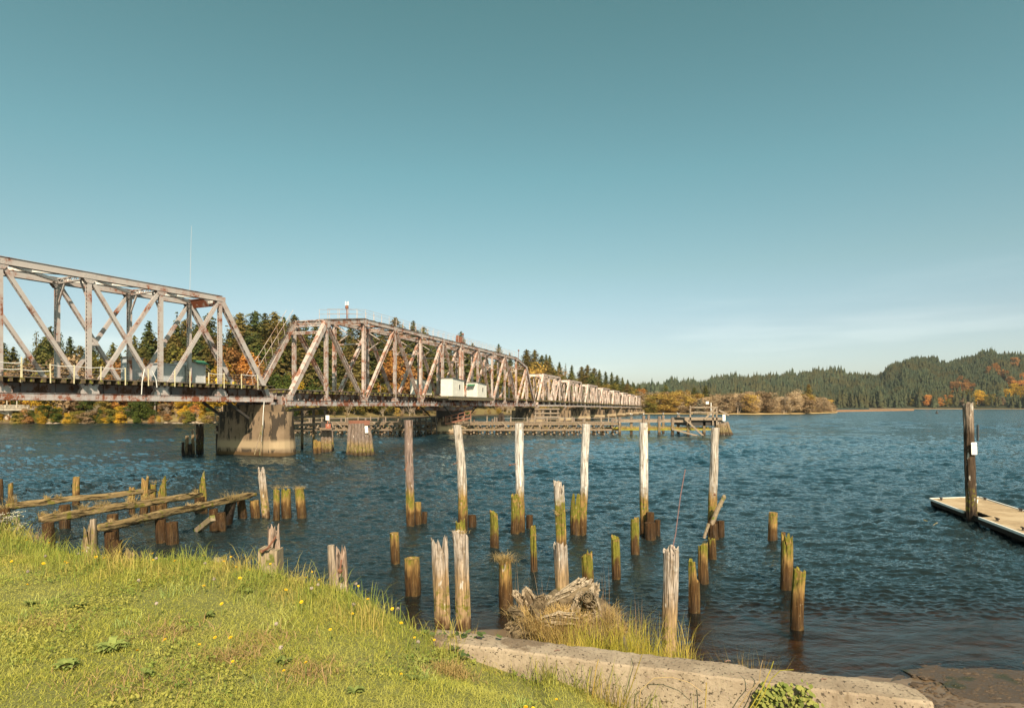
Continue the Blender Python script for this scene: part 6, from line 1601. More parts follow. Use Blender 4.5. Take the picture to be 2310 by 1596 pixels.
# --- hillside forests: thousands of small conifers that read as one mass
def lowfir(seed):
    rr = np.random.default_rng(seed); V = []; Fq = []; b = 0
    tiers = 6
    for k in range(tiers):
        z0 = .06+.80*k/tiers; z1 = z0+.36*(1-.35*k/tiers); rad = .19*(1-k/tiers)+.035; n = 7
        ang_ = np.arange(n)*2*np.pi/n+rr.random()*6; rd = rad*(.35+1.05*rr.random(n)); zz = z0+rr.normal(0, .05, n)
        V.append(np.stack([np.cos(ang_)*rd, np.sin(ang_)*rd, zz], 1)); V.append(np.array([[rr.normal(0, .01), rr.normal(0, .01), min(1, z1)]]))
        for i in range(n): Fq.append((b+i, b+(i+1) % n, b+n))
        b += n+1
    return np.concatenate(V), np.array(Fq)
LF = [lowfir(s) for s in range(6)]
def forest(name, prof, ysh, depth, x0, x1, n, h0, h1, mat, sd_, label, skip=None):
    rr = np.random.default_rng(sd_); VV = []; FF = []; b = 0
    for i in range(n):
        t = rr.random()**.85*1.04+.025; x = x0+(x1-x0)*rr.random()
        if skip and rr.random() < skip(x, t): continue
        P = hill_pt(prof, x, t, ysh, depth); h = (h0+(h1-h0)*rr.random())*(1.35 if t < .10 else 1.1-.35*t)*(.75+.6*smooth(-.3, .4, mnoise.noise(Vector((x*.03, t*4, 6)))))*(1.0 if rr.random() < .8 else 1.3); v_, f_ = LF[rr.integers(6)]
        a = rr.random()*6.28; c_, s_ = math.cos(a), math.sin(a); w = h*(.55+.55*rr.random())
        q = np.stack([(v_[:, 0]*c_-v_[:, 1]*s_)*w, (v_[:, 0]*s_+v_[:, 1]*c_)*w, v_[:, 2]*h], 1)+np.array([P.x, P.y, P.z-1])
        VV.append(q); FF.append(f_+b); b += len(q)
    o = np_mesh(name, np.concatenate(VV), np.concatenate(FF), None, mat); return tag(o, label, 'forest', kind='stuff')
def askip(x, t): return max([.9*smooth(14, 6, math.hypot(x-hx, (t-ht+.05)*90)) for hx, ht, a, b in HA]) if x > 2050 else 0
HA = [(2138, .10, 'orange', 20), (2150, .22, 'rust', 16), (2160, .34, 'rust', 22), (2172, .30, 'rust', 24), (2180, .42, 'rust', 20), (2168, .5, 'rust', 18), (2186, .2, 'olive', 20), (2205, .07, 'yellow', 26), (2214, .09, 'yellow', 22), (2092, .04, 'orange', 20), (2190, .33, 'rust', 22), (2148, .40, 'rust', 16), (2232, .55, 'rust', 18), (2246, .6, 'orange', 18), (2258, .52, 'rust', 18), (2270, .5, 'rust', 20), (2288, .75, 'rust', 22), (2290, .22, 'yellow', 26), (2298, .28, 'orange', 28), (2304, .18, 'yellow', 24), (2270, .14, 'yellow', 20), (2280, .4, 'rust', 22), (2306, .5, 'orange', 20), (2120, .05, 'orange', 16), (2228, .05, 'olive', 16), (2176, .05, 'tan', 14), (2256, .05, 'tan', 16), (2140, .05, 'olive', 14), (2060, .05, 'olive', 14), (1990, .04, 'orange', 12), (2240, .06, 'olive', 20), (2165, .12, 'olive', 20), (2150, .14, 'olive', 22)]
forest('ridge_forest', RID, RSH, 420, 1385, 2100, 12000, 14, 28, LM['fir_far'], 3, 'dense dark conifer forest on the middle distance ridge')
forest('hill_forest', HIL, HSH, 520, 1845, 2480, 16000, 10, 21, LM['fir_far'], 4, 'dense conifer forest covering the right hand hills', askip)
for x, t, lf, h in HA:
    P = hill_pt(HIL, x, t, HSH, 520); tree('round', lf, P-Vector((0, 0, 1)), h*1.15, {'orange': 'orange', 'rust': 'rust coloured', 'yellow': 'bright yellow', 'olive': 'olive', 'tan': 'pale tan'}[lf]+' autumn tree among the conifers on the right hand hill', 'autumn trees on the right hand hill', 1.15, r=r)
for x, t, lf, h in ((1832, .25, 'orange', 16), (1838, .22, 'orange', 13), (1792, .25, 'orange', 9)):
    P = hill_pt(RID, x, t, RSH, 420); tree('round', lf, P, h, 'small orange tree among the conifers on the middle ridge', 'orange trees on the middle ridge', 1.1, r=r)
# ================================================================ grass and plants on the near bank
def blade_arrays(base, h, w, az, lean, curl, rg):
    """tapered three-segment blades; lean = sideways reach / height"""
    k = len(base); side = np.stack([-np.sin(az+1.2*rg.normal(0, .6, k)), np.cos(az), np.zeros(k)], 1); side /= np.linalg.norm(side, axis=1)[:, None]
    d = np.stack([np.cos(az), np.sin(az), np.zeros(k)], 1)
    P = []
    for s, ww in ((0, 1.0), (.4, .85), (.75, .5)):
        c = base+d*(lean*h*s**1.8)[:, None]; c[:, 2] += h*(s-curl*s**3*.5)
        P += [c-side*(w*ww*.5)[:, None], c+side*(w*ww*.5)[:, None]]
    tip = base+d*(lean*h)[:, None]; tip[:, 2] += h*(1-curl*.5-.15*np.minimum(lean, 1.2)); P.append(tip)
    V = np.stack(P, 1).reshape(-1, 3); o = np.arange(k)[:, None]*7
    q = np.concatenate([o+np.array([0, 1, 3, 2]), o+np.array([2, 3, 5, 4])]); t = o+np.array([4, 5, 6]); return V, t, q
rg = np.random.default_rng(5)
def scatter(n, x0, x1, y0, y1, f):
    x = rg.uniform(x0, x1, n); y = rg.uniform(y0, y1, n); keep = np.array([f(a, b) for a, b in zip(x, y)]); return x[keep], y[keep]
def zz_(x, y, off=0.0): return np.array([ground_z(a, b)+off for a, b in zip(x, y)])
lawn_leaf = mat_leaf('lawn_blades', (.25, .28, .052), (.62, .56, .12), (.50, .47, .12), .40, sc=1.3)
lawn_leaf2 = mat_leaf('tall_grass_blades', (.17, .23, .045), (.42, .40, .085), (.46, .36, .11), .4, sc=2.0)
def invis(x, y):
    return abs(x) < y*.86+.5
def lawn_ok(x, y): return y < edge_y(x)+.02 and invis(x, y) and x < 2.0 and not (x > -.42 and y > wall_back(x)-.27)
x, y = scatter(520000, -7.6, 1.9, 2.7, 9.2, lawn_ok)
# thin out the far part a little, patches of long and short turf
pt_ = np.array([mnoise.noise(Vector((a*1.1, b*1.1, 0)))+.5*mnoise.noise(Vector((a*3.3, b*3.3, 5))) for a, b in zip(x, y)])
kp = rg.random(len(x)) < np.clip(.95-.04*(y-3)+.1*pt_, .3, 1); x, y, pt_ = x[kp], y[kp], pt_[kp]
h = (.020+.020*rg.random(len(x)))*(1+.75*np.clip(pt_+.15, -.35, 1.2)); az = rg.uniform(0, 2*np.pi, len(x))
V, T_, Q = blade_arrays(np.stack([x, y, zz_(x, y, -.006)], 1), h,   .0019+.0019*rg.random(len(x)), az, rg.uniform(.5, 2.0, len(x)), rg.uniform(.2, .9, len(x)), rg)
tag(np_mesh('lawn_grass', V, T_, Q, lawn_leaf), 'short sunlit yellow green lawn grass in the foreground', 'grass', kind='stuff')
# long grass along the lawn edge
def edge_ok(a, b): d = b-edge_y(a); return -.75-.4*mnoise.noise(Vector((a*1.5, 0, 3))) < d < .22 and invis(a, b) and a < -.35 and rg.random() < .8*smooth(-1.0, .1, d)+.03
x, y = scatter(100000, -7.6, -.3, 4.2, 9.2, edge_ok); h = (.05+.26*rg.random(len(x))**2.4)*np.array([.65+.7*max(0, .35+mnoise.noise(Vector((a*2.2, b*2.2, 11)))) for a, b in zip(x, y)]); az = rg.uniform(0, 2*np.pi, len(x))
V, T_, Q = blade_arrays(np.stack([x, y, zz_(x, y, -.01)], 1), h, .0028+.003*rg.random(len(x)), az, rg.uniform(.1, 1.0, len(x)), rg.uniform(0, .7, len(x)), rg)
tag(np_mesh('edge_grass', V, T_, Q, lawn_leaf2), 'long arching grass along the edge of the lawn above the water', 'grass', kind='stuff')
# scattered longer tufts in the lawn
cx_ = [(rg.uniform(-5, 1.0), rg.uniform(3, 7)) for _ in range(80)]; B = []
for a, b in cx_:
    if not lawn_ok(a, b): continue
    n = rg.integers(18, 50); B.append(np.stack([a+rg.normal(0, .05, n), b+rg.normal(0, .05, n)], 1))
B = np.concatenate(B); B = B[[lawn_ok(a, b) for a, b in B]]; h = .04+.07*rg.random(len(B)); az = rg.uniform(0, 6.28, len(B))
V, T_, Q = blade_arrays(np.stack([B[:, 0], B[:, 1], zz_(B[:, 0], B[:, 1])], 1), h, .0025+.0025*rg.random(len(B)), az, rg.uniform(.3, 1.3, len(B)), rg.uniform(.2, .8, len(B)), rg)
tag(np_mesh('grass_clumps', V, T_, Q, mat_leaf('clump_blades', (.18, .25, .085), (.34, .38, .12), (.40, .40, .12), .35, sc=1.5)), 'scattered longer clumps of grass in the lawn', 'grass', kind='stuff')
# dead brown patches
B = []
for a_, b_, sx_, n in ((520, 1495, .10, 260), (690, 1530, .12, 240), (600, 1450, .14, 200), (900, 1350, .12, 160), (380, 1440, .14, 180), (1020, 1455, .08, 300), (80, 1430, .14, 160), (300, 1560, .2, 200)):
    q = pz(a_, b_, 3.02); B.append(np.stack([q.x+rg.normal(0, sx_, n), q.y+rg.normal(0, sx_*.8, n)], 1))
B = np.concatenate(B); B = B[[lawn_ok(a, b) for a, b in B]]; az = rg.uniform(0, 6.28, len(B))
V, T_, Q = blade_arrays(np.stack([B[:, 0], B[:, 1], zz_(B[:, 0], B[:, 1], .0)], 1), .035+.05*rg.random(len(B)), .003+.003*rg.random(len(B)), az, rg.uniform(.6, 2.2, len(B)), rg.uniform(.3, .9, len(B)), rg)
tag(np_mesh('dead_grass', V, T_, Q, mat_leaf('dead_blades', (.36, .22, .11), (.52, .36, .19), (.42, .30, .12), .35, sc=2)), 'brown dead patches of grass in the lawn', 'grass', kind='stuff')
# clover and broad leaved weeds
def wd_ok(a, b): return lawn_ok(a, b) and mnoise.noise(Vector((a*1.4+7, b*1.4, 2)))+.4*mnoise.noise(Vector((a*5, b*5, 1))) > .12
x, y = scatter(60000, -7, 1.5, 2.8, 8.5, wd_ok); k = len(x)
c = np.stack([x, y, zz_(x, y)+.02+.035*rg.random(k)], 1); nn = np.stack([rg.normal(0, .5, k), rg.normal(-.2, .5, k), np.ones(k)], 1)
rng = rg; v_, f_ = quads(c, nn, .009+.012*rg.random(k), .009+.010*rg.random(k))
tag(np_mesh('clover', v_, None, f_, mat_leaf('clover_leaves', (.16, .23, .055), (.36, .40, .09), (.48, .44, .11), .3, sc=2)), 'patches of clover and small broad leaves in the lawn', 'ground cover', kind='stuff')
# rosettes of broad leaved weeds
weed_m = mat_leaf('weed_leaves', (.17, .215, .06), (.30, .335, .10), None, .3)
def rosette(q, R_, n, sd_, upright=.35):
    r = random.Random(sd_); m = MB()
    for i in range(n):
        a = r.uniform(0, 6.28); ln = R_*r.uniform(.5, 1.1); wdt = ln*r.uniform(.16, .26); up = r.uniform(.05, upright)*ln*1.2; d = Vector((math.cos(a), math.sin(a), 0)); s_ = Vector((-d.y, d.x, 0))
        prev = None
        for k in range(6):
            t = k/5; c_ = Vector(q)+d*ln*t+Vector((0, 0, up*math.sin(t*2.2)*.6+.01)); ww = wdt*math.sin(min(1, t*.9+.12)*math.pi)*(1+.35*(k % 2))
            e = (c_-s_*ww+Vector((0, 0, .25*ww)), c_+s_*ww+Vector((0, 0, .25*ww)), c_)
            if prev: m.add([prev[0], prev[2], e[2], e[0]], [(0, 1, 2, 3)]); m.add([prev[2], prev[1], e[1], e[2]], [(0, 1, 2, 3)])
            prev = e
    return m
WEEDS = [(150, 1525, .20, 22, 'grey green thistle like weed at the lower left'), (250, 1480, .26, 34, 'largest dark leafy weed in the left part of the lawn'), (175, 1385, .17, 20, 'leafy weed in the upper left of the lawn'), (70, 1375, .14, 16, 'small leafy weed near the left edge of the picture'), (330, 1540, .15, 18, 'leafy weed right of the largest dark weed'), (470, 1400, .13, 16, 'leafy weed below the low green stump'), (640, 1500, .15, 18, 'leafy weed in the middle of the lawn'), (960, 1380, .12, 18, 'leafy weed near the lawn corner by the wall'), (1010, 1400, .14, 22, 'leafy weed where the lawn meets the wall'), (1180, 1535, .14, 16, 'dandelion leaf rosette in front of the wall'), (1100, 1560, .16, 18, 'dandelion leaf rosette at the bottom middle'), (800, 1560, .13, 16, 'leafy weed at the bottom of the lawn left of centre'), (930, 1500, .12, 14, 'leafy weed below the lawn corner'), (560, 1350, .13, 16, 'leafy weed below the square timber block'), (1280, 1560, .14, 16, 'dandelion leaf rosette close to the wall face')]
for i, (xx, yy, R_, n, lab) in enumerate(WEEDS):
    q = pz(xx, yy, 3.03); q.z = ground_z(q.x, q.y); o = rosette(q, R_*.42, int(n*1.6), i, .7).build('broadleaf_weed', weed_m, loc=q); tag(o, lab, 'weed', 'broad leaved weeds in the lawn')
# dandelions
ylw = mat_plain('dandelion_yellow', (.68, .42, .012), .8, .15, 40, .2); stemm = mat_plain('green_stem', (.16, .19, .05), .8, .2); fluff = mat_leaf('seed_fluff', (.42, .34, .28), (.52, .44, .38), None, .4)
def flower_head(q, R_, sd_):
    r = random.Random(sd_); m = MB(); tl = Vector((r.gauss(0, .25), r.gauss(-.35, .25), 1)).normalized(); u = tl.orthogonal().normalized(); w = tl.cross(u)
    for ringk, (k, rr_, up) in enumerate(((13, 1, .1), (11, .75, .3), (8, .45, .5))):
        for i in range(k):
            a = 2*math.pi*i/k+ringk*.3; d = u*math.cos(a)+w*math.sin(a); s_ = tl.cross(d)*R_*.22; c_ = Vector(q); m.add([c_-s_*.4, c_+s_*.4, c_+d*R_*rr_+s_+tl*R_*up, c_+d*R_*rr_-s_+tl*R_*up], [(0, 1, 2, 3)])
    return m
DAN = [(26, 1294), (62, 1337), (98, 1303), (147, 1287), (152, 1291), (235, 1290), (216, 1290), (242, 1284), (158, 1229), (172, 1226), (301, 1264), (380, 1268), (395, 1300), (470, 1282), (505, 1298), (521, 1300), (563, 1318), (533, 1314), (460, 1350), (500, 1395), (541, 1343), (690, 1330), (730, 1307), (825, 1340), (680, 1390), (585, 1305), (610, 1312), (885, 1398), (905, 1403), (935, 1415), (980, 1412), (795, 1405), (450, 1478), (485, 1472), (520, 1470), (372, 1480), (310, 1505), (525, 1532), (745, 1450), (905, 1520), (690, 1528), (640, 1545), (830, 1385), (645, 1352), (720, 1340), (1186, 1549), (1203, 1546), (1255, 1508), (1313, 1517), (1395, 1555), (60, 1240), (240, 1246), (345, 1305)]
for i, (xx, yy) in enumerate(DAN):
    q = pz(xx, yy+4, 3.03); q.z = ground_z(q.x, q.y)
    if not lawn_ok(q.x, q.y) and xx < 1150: q = Vector((q.x, edge_y(q.x)-.05, 0)); q.z = ground_z(q.x, q.y)
    hh = random.Random(i).uniform(.06, .12) if xx < 1150 else .12; root = empty('dandelion', q)
    tag(root, 'yellow dandelion flower on the '+('left' if xx < 400 else 'middle' if xx < 800 else 'right')+' part of the lawn', 'dandelion', 'dandelions in the lawn')
    m = MB(); m.rod(q, q+Vector((0, 0, hh)), .0025, .002, 5); m.build('stem', stemm, root)
    flower_head(q+Vector((0, 0, hh)), random.Random(i+50).uniform(.008, .0145), i).build('flower_head', ylw, root)
SEED = [(310, 1350), (395, 1265), (460, 1312), (715, 1355), (800, 1350), (795, 1400), (940, 1425), (350, 1405), (630, 1500), (895, 1385), (700, 1362), (840, 1330), (480, 1345), (100, 1282), (350, 1300), (175, 1278), (60, 1320), (620, 1440)]
for i, (xx, yy) in enumerate(SEED):
    q = pz(xx, yy+4, 3.03); q.z = ground_z(q.x, q.y); root = empty('seed_head', q); tag(root, 'faded pinkish seed head on a stalk in the '+('left' if xx < 500 else 'right')+' part of the lawn', 'seed head', 'faded seed heads in the lawn')
    m = MB(); hh = .11; m.rod(q, q+Vector((.01, 0, hh)), .002, .002, 5); m.build('stem', stemm, root)
    r = np.random.default_rng(i); d = r.normal(size=(46, 3)); d /= np.linalg.norm(d, axis=1)[:, None]; v_, f_ = quads(np.array(q)[None]+np.array([.01, 0, hh])+d*.012, d, .012, .008)
    np_o = np_mesh('seed_fluff', v_-np.array(q), None, f_, fluff, root)
# white flowering plant at the far left edge
q = pz(-4, 1222, 3.0); fl = empty('white_flower_plant', q); tag(fl, 'clump of white umbel flowers at the left edge of the lawn', 'flowers'); wm_ = mat_leaf('white_florets', (.46, .44, .34), (.60, .56, .46), None, .3)
m = MB(); r = random.Random(2); heads = []
for i in range(20):
    a = q+Vector((r.gauss(-.03, .09), r.gauss(.05, .08), -.1)); b = a+Vector((r.gauss(0, .06), r.gauss(0, .05), r.uniform(.18, .45))); m.rod(a, b, .004, .003, 5); heads.append(b)
m.build('stems', stemm, fl)
C = np.concatenate([np.array(b)[None]+rg.normal(0, 1, (24, 3))*np.array([.032, .032, .008]) for b in heads]); v_, f_ = quads(C, np.tile([0, -.3, 1.0], (len(C), 1))+rg.normal(0, .3, (len(C), 3)), .016, .016); np_mesh('flower_heads', v_-np.array(q), None, f_, wm_, fl)
C = np.concatenate([np.array(b)[None]-np.array([0, 0, .14])+rg.normal(0, 1, (30, 3))*np.array([.06, .06, .07]) for b in heads]); v_, f_ = quads(C, rg.normal(0, 1, (len(C), 3))+np.array([0, 0, .6]), .03, .016); np_mesh('leaves', v_-np.array(q), None, f_, weed_m, fl)
# reddish dry stalks beside it
dry_m = mat_leaf('dry_straw', (.42, .29, .14), (.54, .40, .22), None, .3); dry_r = mat_leaf('reddish_straw', (.36, .22, .13), (.46, .30, .18), None, .3)
straw = mat_leaf('golden_straw', (.44, .30, .12), (.58, .42, .19), None, .35); sedge = mat_leaf('green_gold_sedge', (.32, .32, .045), (.56, .46, .08), (.60, .43, .11), .4, sc=1.2); sedge_o = mat_leaf('orange_sedge', (.42, .30, .06), (.56, .33, .09), (.44, .36, .07), .4, sc=1.2)
def tuft(c, n, rad, h0, h1, mat, label, name='grass_tuft', group='dry grass tufts', lean=(.15, .9), w=(.004, .007), rg_=None, curl=(0, .7), cat='grass', kind=None):
    g = np.random.default_rng(rg_ if rg_ is not None else int(abs(c[0]*131+c[1]*77)) % 9999); c = np.array(c, float)
    off = np.stack([g.normal(0, rad, n), g.normal(0, rad, n), np.zeros(n)], 1); b = c+off; h = h0+(h1-h0)*g.random(n)**1.4
    az = np.arctan2(off[:, 1], off[:, 0])+g.normal(0, .9, n); V, T_, Q = blade_arrays(b, h, w[0]+(w[1]-w[0])*g.random(n), az, g.uniform(*lean, n), g.uniform(*curl, n), g)
    o = np_mesh(name, V-c, T_, Q, mat); o.location = c; return tag(o, label, cat, group, kind)
for (xx, yy, n, lab) in ((55, 1215, 60, 'reddish dry stalks right of the white flowers'), (78, 1230, 60, 'reddish dry stalks beside the pile under the middle beam')):
    q = pz(xx, yy, 3.0); tuft((q.x, q.y, q.z-.12), n, .09, .15, .42, dry_r, lab, 'dry_stalks', 'reddish dry stalks at the lawn edge', (.05, .4), (.004, .006))
# tufts growing on the log beams and pile heads
TF = [(0, .03, .42, 'large dry tuft on the left end of the farthest beam'), (0, .24, .30, 'dry tuft on the farthest beam, left of its middle'), (0, .31, .26, 'thin dry tuft on the farthest beam near the golden pile'), (1, .01, .24, 'dry tuft on the left tip of the middle beam'), (1, .08, .22, 'small dry tuft near the left tip of the middle beam'), (1, .22, .34, 'upright straw tuft on the middle beam, first of three'), (1, .31, .34, 'upright straw tuft on the middle beam, second of three'), (1, .36, .28, 'upright straw tuft on the middle beam, third of three'), (1, .5, .38, 'bushy dry tuft on the middle of the middle beam'), (1, .60, .38, 'bushy dry tuft right of the middle of the middle beam'), (1, .955, .30, 'dry tuft on the right end of the middle beam'), (2, .07, .18, 'dark tuft at the left end of the nearest beam'), (2, .19, .2, 'dark mossy tuft on the nearest beam, second from the left'), (2, .50, .18, 'low dry tuft on the middle of the nearest beam'), (2, .56, .14, 'sparse dry tuft on the nearest beam, right of its middle')]
for i, (bi, t, hh, lab) in enumerate(TF):
    a, b = BEAMS[bi]; q = a.lerp(b, t)+Vector((0, 0, .09)); tuft(q, 130 if hh > .3 else 80, .07 if hh > .3 else .05, hh*.35, hh*1.05, straw if bi < 2 else dry_m, lab, group='dry grass tufts on the log beams', lean=(.1, 1.0), w=(.006, .011), rg_=i)
for i, (xx, yy, Y, n, rad, hh, lab) in enumerate(((521, 1127, 24.0, 190, .12, .62, 'tall dry tuft sprouting above the black leaning pile'), (545, 1122, 25.3, 110, .09, .4, 'dry tuft above the shaded pile at the right of the beams'), (1139, 1266, 14.2, 420, .10, .34, 'shock of dry grass crowning the brown pile in the middle'), (345, 1089, 26.8, 80, .08, .22, 'dry tuft on the grass headed pile of the left field'), (675, 1103, 25.5, 150, .10, .3, 'grass hanging from the last of the three mossy piles'), (624, 1102, 25.3, 60, .06, .3, 'thin dry tuft on the first of the three mossy piles'), (645, 1099, 25.5, 60, .08, .2, 'dry wisps on the middle one of the three mossy piles'), (7, 1146, 22.3, 120, .12, .42, 'dry tuft on the pile at the far left beam end'), (1037, 1202, 12.9, 160, .08, .12, 'dry grass nest in the top of the thick pinkish pile'), (368, 1085, 26.5, 60, .08, .22, 'dry wisps on the pile with the white splinter'), (592, 1080, 25.7, 50, .05, .35, 'hanging dry wisps on the double splintered pile'), (1260, 1160, 17.8, 60, .05, .3, 'wisp of dry grass on the side of the tall split pile'), (930, 1260, 15.1, 50, .06, .06, 'few dry blades on the stout flat topped stump'))):
    tuft(px(xx, yy, Y), n, rad, hh*.3, hh, straw, lab, group='dry grass tufts on the piles', lean=(.3, 1.5), w=(.004, .009), rg_=40+i, curl=(.2, 1.6))
for i, xp in enumerate((1404, 1410, 1418, 1430, 1446, 1459, 1472, 1480, 1493, 1510, 1523, 1540, 1558, 1570, 1600)):
    tuft((fx(xp), FY, 1.05), 70, .3, .3, .9 if i % 3 == 0 else .6, straw, 'dry yellow tuft growing on the low mossy fender beam', group='dry tufts on the low fender beam', lean=(.2, 1.1), w=(.02, .05), rg_=70+i)
# sedge behind the wall and round the driftwood
def sed_ok(a, b): return .15 < b-wall_back(a) < 3.4 and -.5 < a < 2.3 and rg.random() < (.9*smooth(3.4, 1.2, b-wall_back(a))*smooth(2.3, 1.0, a)+.03)
SD = []
clumps = [(xx, Y, n, hh) for xx, Y, n, hh in ((1010, 9.0, 26, .5), (1040, 9.4, 50, .55), (1075, 9.2, 34, .5), (1100, 9.0, 50, .6), (1130, 8.8, 40, .45), (1165, 8.8, 60, .45), (1200, 8.5, 70, .5), (1240, 8.3, 190, .62), (1270, 8.2, 260, .72), (1300, 8.2, 300, .78), (1330, 8.2, 260, .78), (1360, 8.2, 220, .72), (1395, 8.3, 210, .75), (1425, 8.4, 240, .85), (1450, 8.4, 210, .85), (1475, 8.5, 150, .6), (1500, 8.4, 160, .55), (1530, 8.4, 150, .55), (1552, 8.5, 110, .85), (1575, 8.5, 90, .6), (1600, 8.4, 60, .55))]
B = []; H_ = []
for xx, Y, n, hh in clumps:
    X0 = (xx-CX)/F*Y; B.append(np.stack([X0+rg.normal(0, .11, n), Y+rg.normal(0, .32, n)], 1)); H_.append(hh*(.45+.75*rg.random(n)))
B = np.concatenate(B); H_ = np.concatenate(H_); sl = CH-((1400+interp(0, [(0, 0)])-HY)/F)*B[:, 1]
zb = zz_(B[:, 0], B[:, 1]); az = rg.uniform(0, 6.28, len(B))
V, T_, Q = blade_arrays(np.stack([B[:, 0], B[:, 1], zb], 1), H_*1.25, .005+.006*rg.random(len(B)), az, rg.uniform(.05, .55, len(B)), rg.uniform(0, .5, len(B)), rg)
tag(np_mesh('shore_sedge', V, T_, Q, sedge), 'tall green gold sedge growing behind the concrete wall', 'grass', kind='stuff')
B = []; H_ = []
for xx, Y, n, hh in ((1600, 8.0, 40, .5), (1630, 7.8, 50, .4), (1650, 7.6, 50, .45), (1672, 7.5, 110, .75), (1690, 7.4, 110, .7), (1712, 7.4, 100, .75), (1735, 7.3, 80, .6), (1755, 7.2, 40, .5), (1775, 7.0, 25, .4), (1800, 6.9, 12, .3), (1840, 6.8, 6, .25), (1870, 6.7, 4, .25)):
    X0 = (xx-CX)/F*Y; B.append(np.stack([X0+rg.normal(0, .07, n), Y+rg.normal(0, .25, n)], 1)); H_.append(hh*(.4+.75*rg.random(n)))
B = np.concatenate(B); H_ = np.concatenate(H_); zb = zz_(B[:, 0], B[:, 1]); need = CH-B[:, 1]*(1500-HY)/F
az = rg.uniform(0, 6.28, len(B)); V, T_, Q = blade_arrays(np.stack([B[:, 0], B[:, 1], zb], 1), np.maximum(.3, need-zb)*.75+H_*.75, .004+.005*rg.random(len(B)), az, rg.uniform(.05, .5, len(B)), rg.uniform(0, .4, len(B)), rg)
tag(np_mesh('orange_sedge', V, T_, Q, sedge_o), 'thin orange sedge blades behind the right part of the wall', 'grass', kind='stuff')
# stalks leaning over the face of the wall
B = []; H_ = []
for xx, yy, n, hh in ((1115, 1495, 14, .13), (1150, 1500, 18, .14), (1210, 1515, 40, .22), (1240, 1525, 24, .2), (1300, 1545, 26, .22), (1340, 1555, 24, .30), (1380, 1572, 22, .28), (1420, 1590, 26, .34), (1455, 1600, 20, .30), (1500, 1615, 18, .28), (1540, 1625, 14, .26), (1590, 1630, 18, .32), (1640, 1640, 18, .3), (1690, 1640, 14, .26)):
    p0 = pz(xx, yy, 2.72); n_b = n; X0 = p0.x; yw = wall_back(X0)-.25-.07
    B.append(np.stack([X0+rg.normal(0, .05, n_b), np.minimum(yw, yw+.02-abs(rg.normal(0, .06, n_b)))], 1)); H_.append(hh*(.5+.7*rg.random(n_b)))
B = np.concatenate(B); H_ = np.concatenate(H_); az = rg.uniform(0, 6.28, len(B))
V, T_, Q = blade_arrays(np.stack([B[:, 0], B[:, 1], zz_(B[:, 0], B[:, 1], -.02)], 1), H_*1.15, .003+.003*rg.random(len(B)), az, rg.uniform(.1, .9, len(B)), rg.uniform(0, .8, len(B)), rg)
V[:, 1] = np.minimum(V[:, 1], np.array([wall_back(a)-.25-.015 if c < 2.9 else 99 for a, c in zip(V[:, 0], V[:, 2])]))
tag(np_mesh('wall_grass', V, T_, Q, lawn_leaf2), 'loose grass stalks leaning against the face of the concrete wall', 'grass', kind='stuff')
def stalk(pts, w, lab, i):
    m = MB(); P_ = [Vector(p) for p in pts]
    for a, b, t in zip(P_, P_[1:], range(99)): m.rod(a, b, w*(1-.12*t), w*(1-.12*(t+1)), 5, False)
    o = m.build('grass_stalk', [sedge, dry_m, sedge][i % 3], loc=P_[0]); tag(o, lab, 'grass stalk', 'long grass stalks over the wall')
Yf = 3.78
def wp(x, y, d=0.0): return px(x, y, wall_back((x-CX)/F*4.0)-.33-d)
for i, (pp, lab) in enumerate((([(1405, 1596), (1425, 1545), (1440, 1500), (1452, 1465), (1462, 1440)], 'long green blade crossing the wall at its middle'), ([(1440, 1596), (1445, 1555), (1475, 1528), (1515, 1526), (1555, 1538), (1585, 1560)], 'arching blade bowing over the wall to the right'), ([(1700, 1600), (1720, 1570), (1740, 1530), (1760, 1511), (1790, 1509)], 'curved blade with yellow tip on the wall'), ([(1690, 1600), (1715, 1560), (1738, 1510), (1745, 1490)], 'straight blade beside the curved one on the wall'), ([(1665, 1596), (1690, 1560), (1713, 1535), (1715, 1510), (1720, 1488)], 'dark bent stalk on the right part of the wall'), ([(1590, 1605), (1593, 1560), (1593, 1538)], 'short upright blade on the wall face'), ([(1335, 1580), (1340, 1540), (1345, 1505), (1350, 1486)], 'short leafy stalk on the wall face'))):
    stalk([wp(x, y, .01*k) for k, (x, y) in enumerate(pp)], .0035, lab, i)
# ivy clump at the wall foot, bramble at its left end
ivy_m = mat_leaf('ivy_leaves', (.14, .17, .045), (.28, .27, .08), None, .25)
q = wp(1795, 1575); iv = empty('ground_ivy', (q.x, q.y, 2.4)); tag(iv, 'round leaved green creeper clump against the right part of the wall', 'creeper')
k = 950; a = rg.uniform(-1, 1, k); ztop = 1-np.abs(a)**4; u = rg.random(k)**.7
X_ = (1800-CX)/F*3.62+a*.25; Z_ = 2.42+(.50*ztop+.025*rg.normal(0, 1, k))*u; Y_ = np.array([wall_back(x_)-.25 for x_ in X_])-.02-.12*rg.random(k)*(1-.5*u)
nn = np.stack([rg.normal(.1, .45, k), -np.ones(k), .9+rg.normal(0, .4, k)], 1)
def discs(c, n, r, seg=7):
    k = len(c); n = n/np.linalg.norm(n, axis=1)[:, None]; t = np.cross(n, [0, 0, 1.0]); t /= np.linalg.norm(t, axis=1)[:, None]; b = np.cross(n, t); V = []; 
    for i in range(seg):
        an = 2*np.pi*i/seg; V.append(c+(t*np.cos(an)+b*np.sin(an))*(r*(1+.12*np.cos(3*an)))[:, None])
    return np.stack(V, 1).reshape(-1, 3), [tuple(range(j*seg, j*seg+seg)) for j in range(k)]
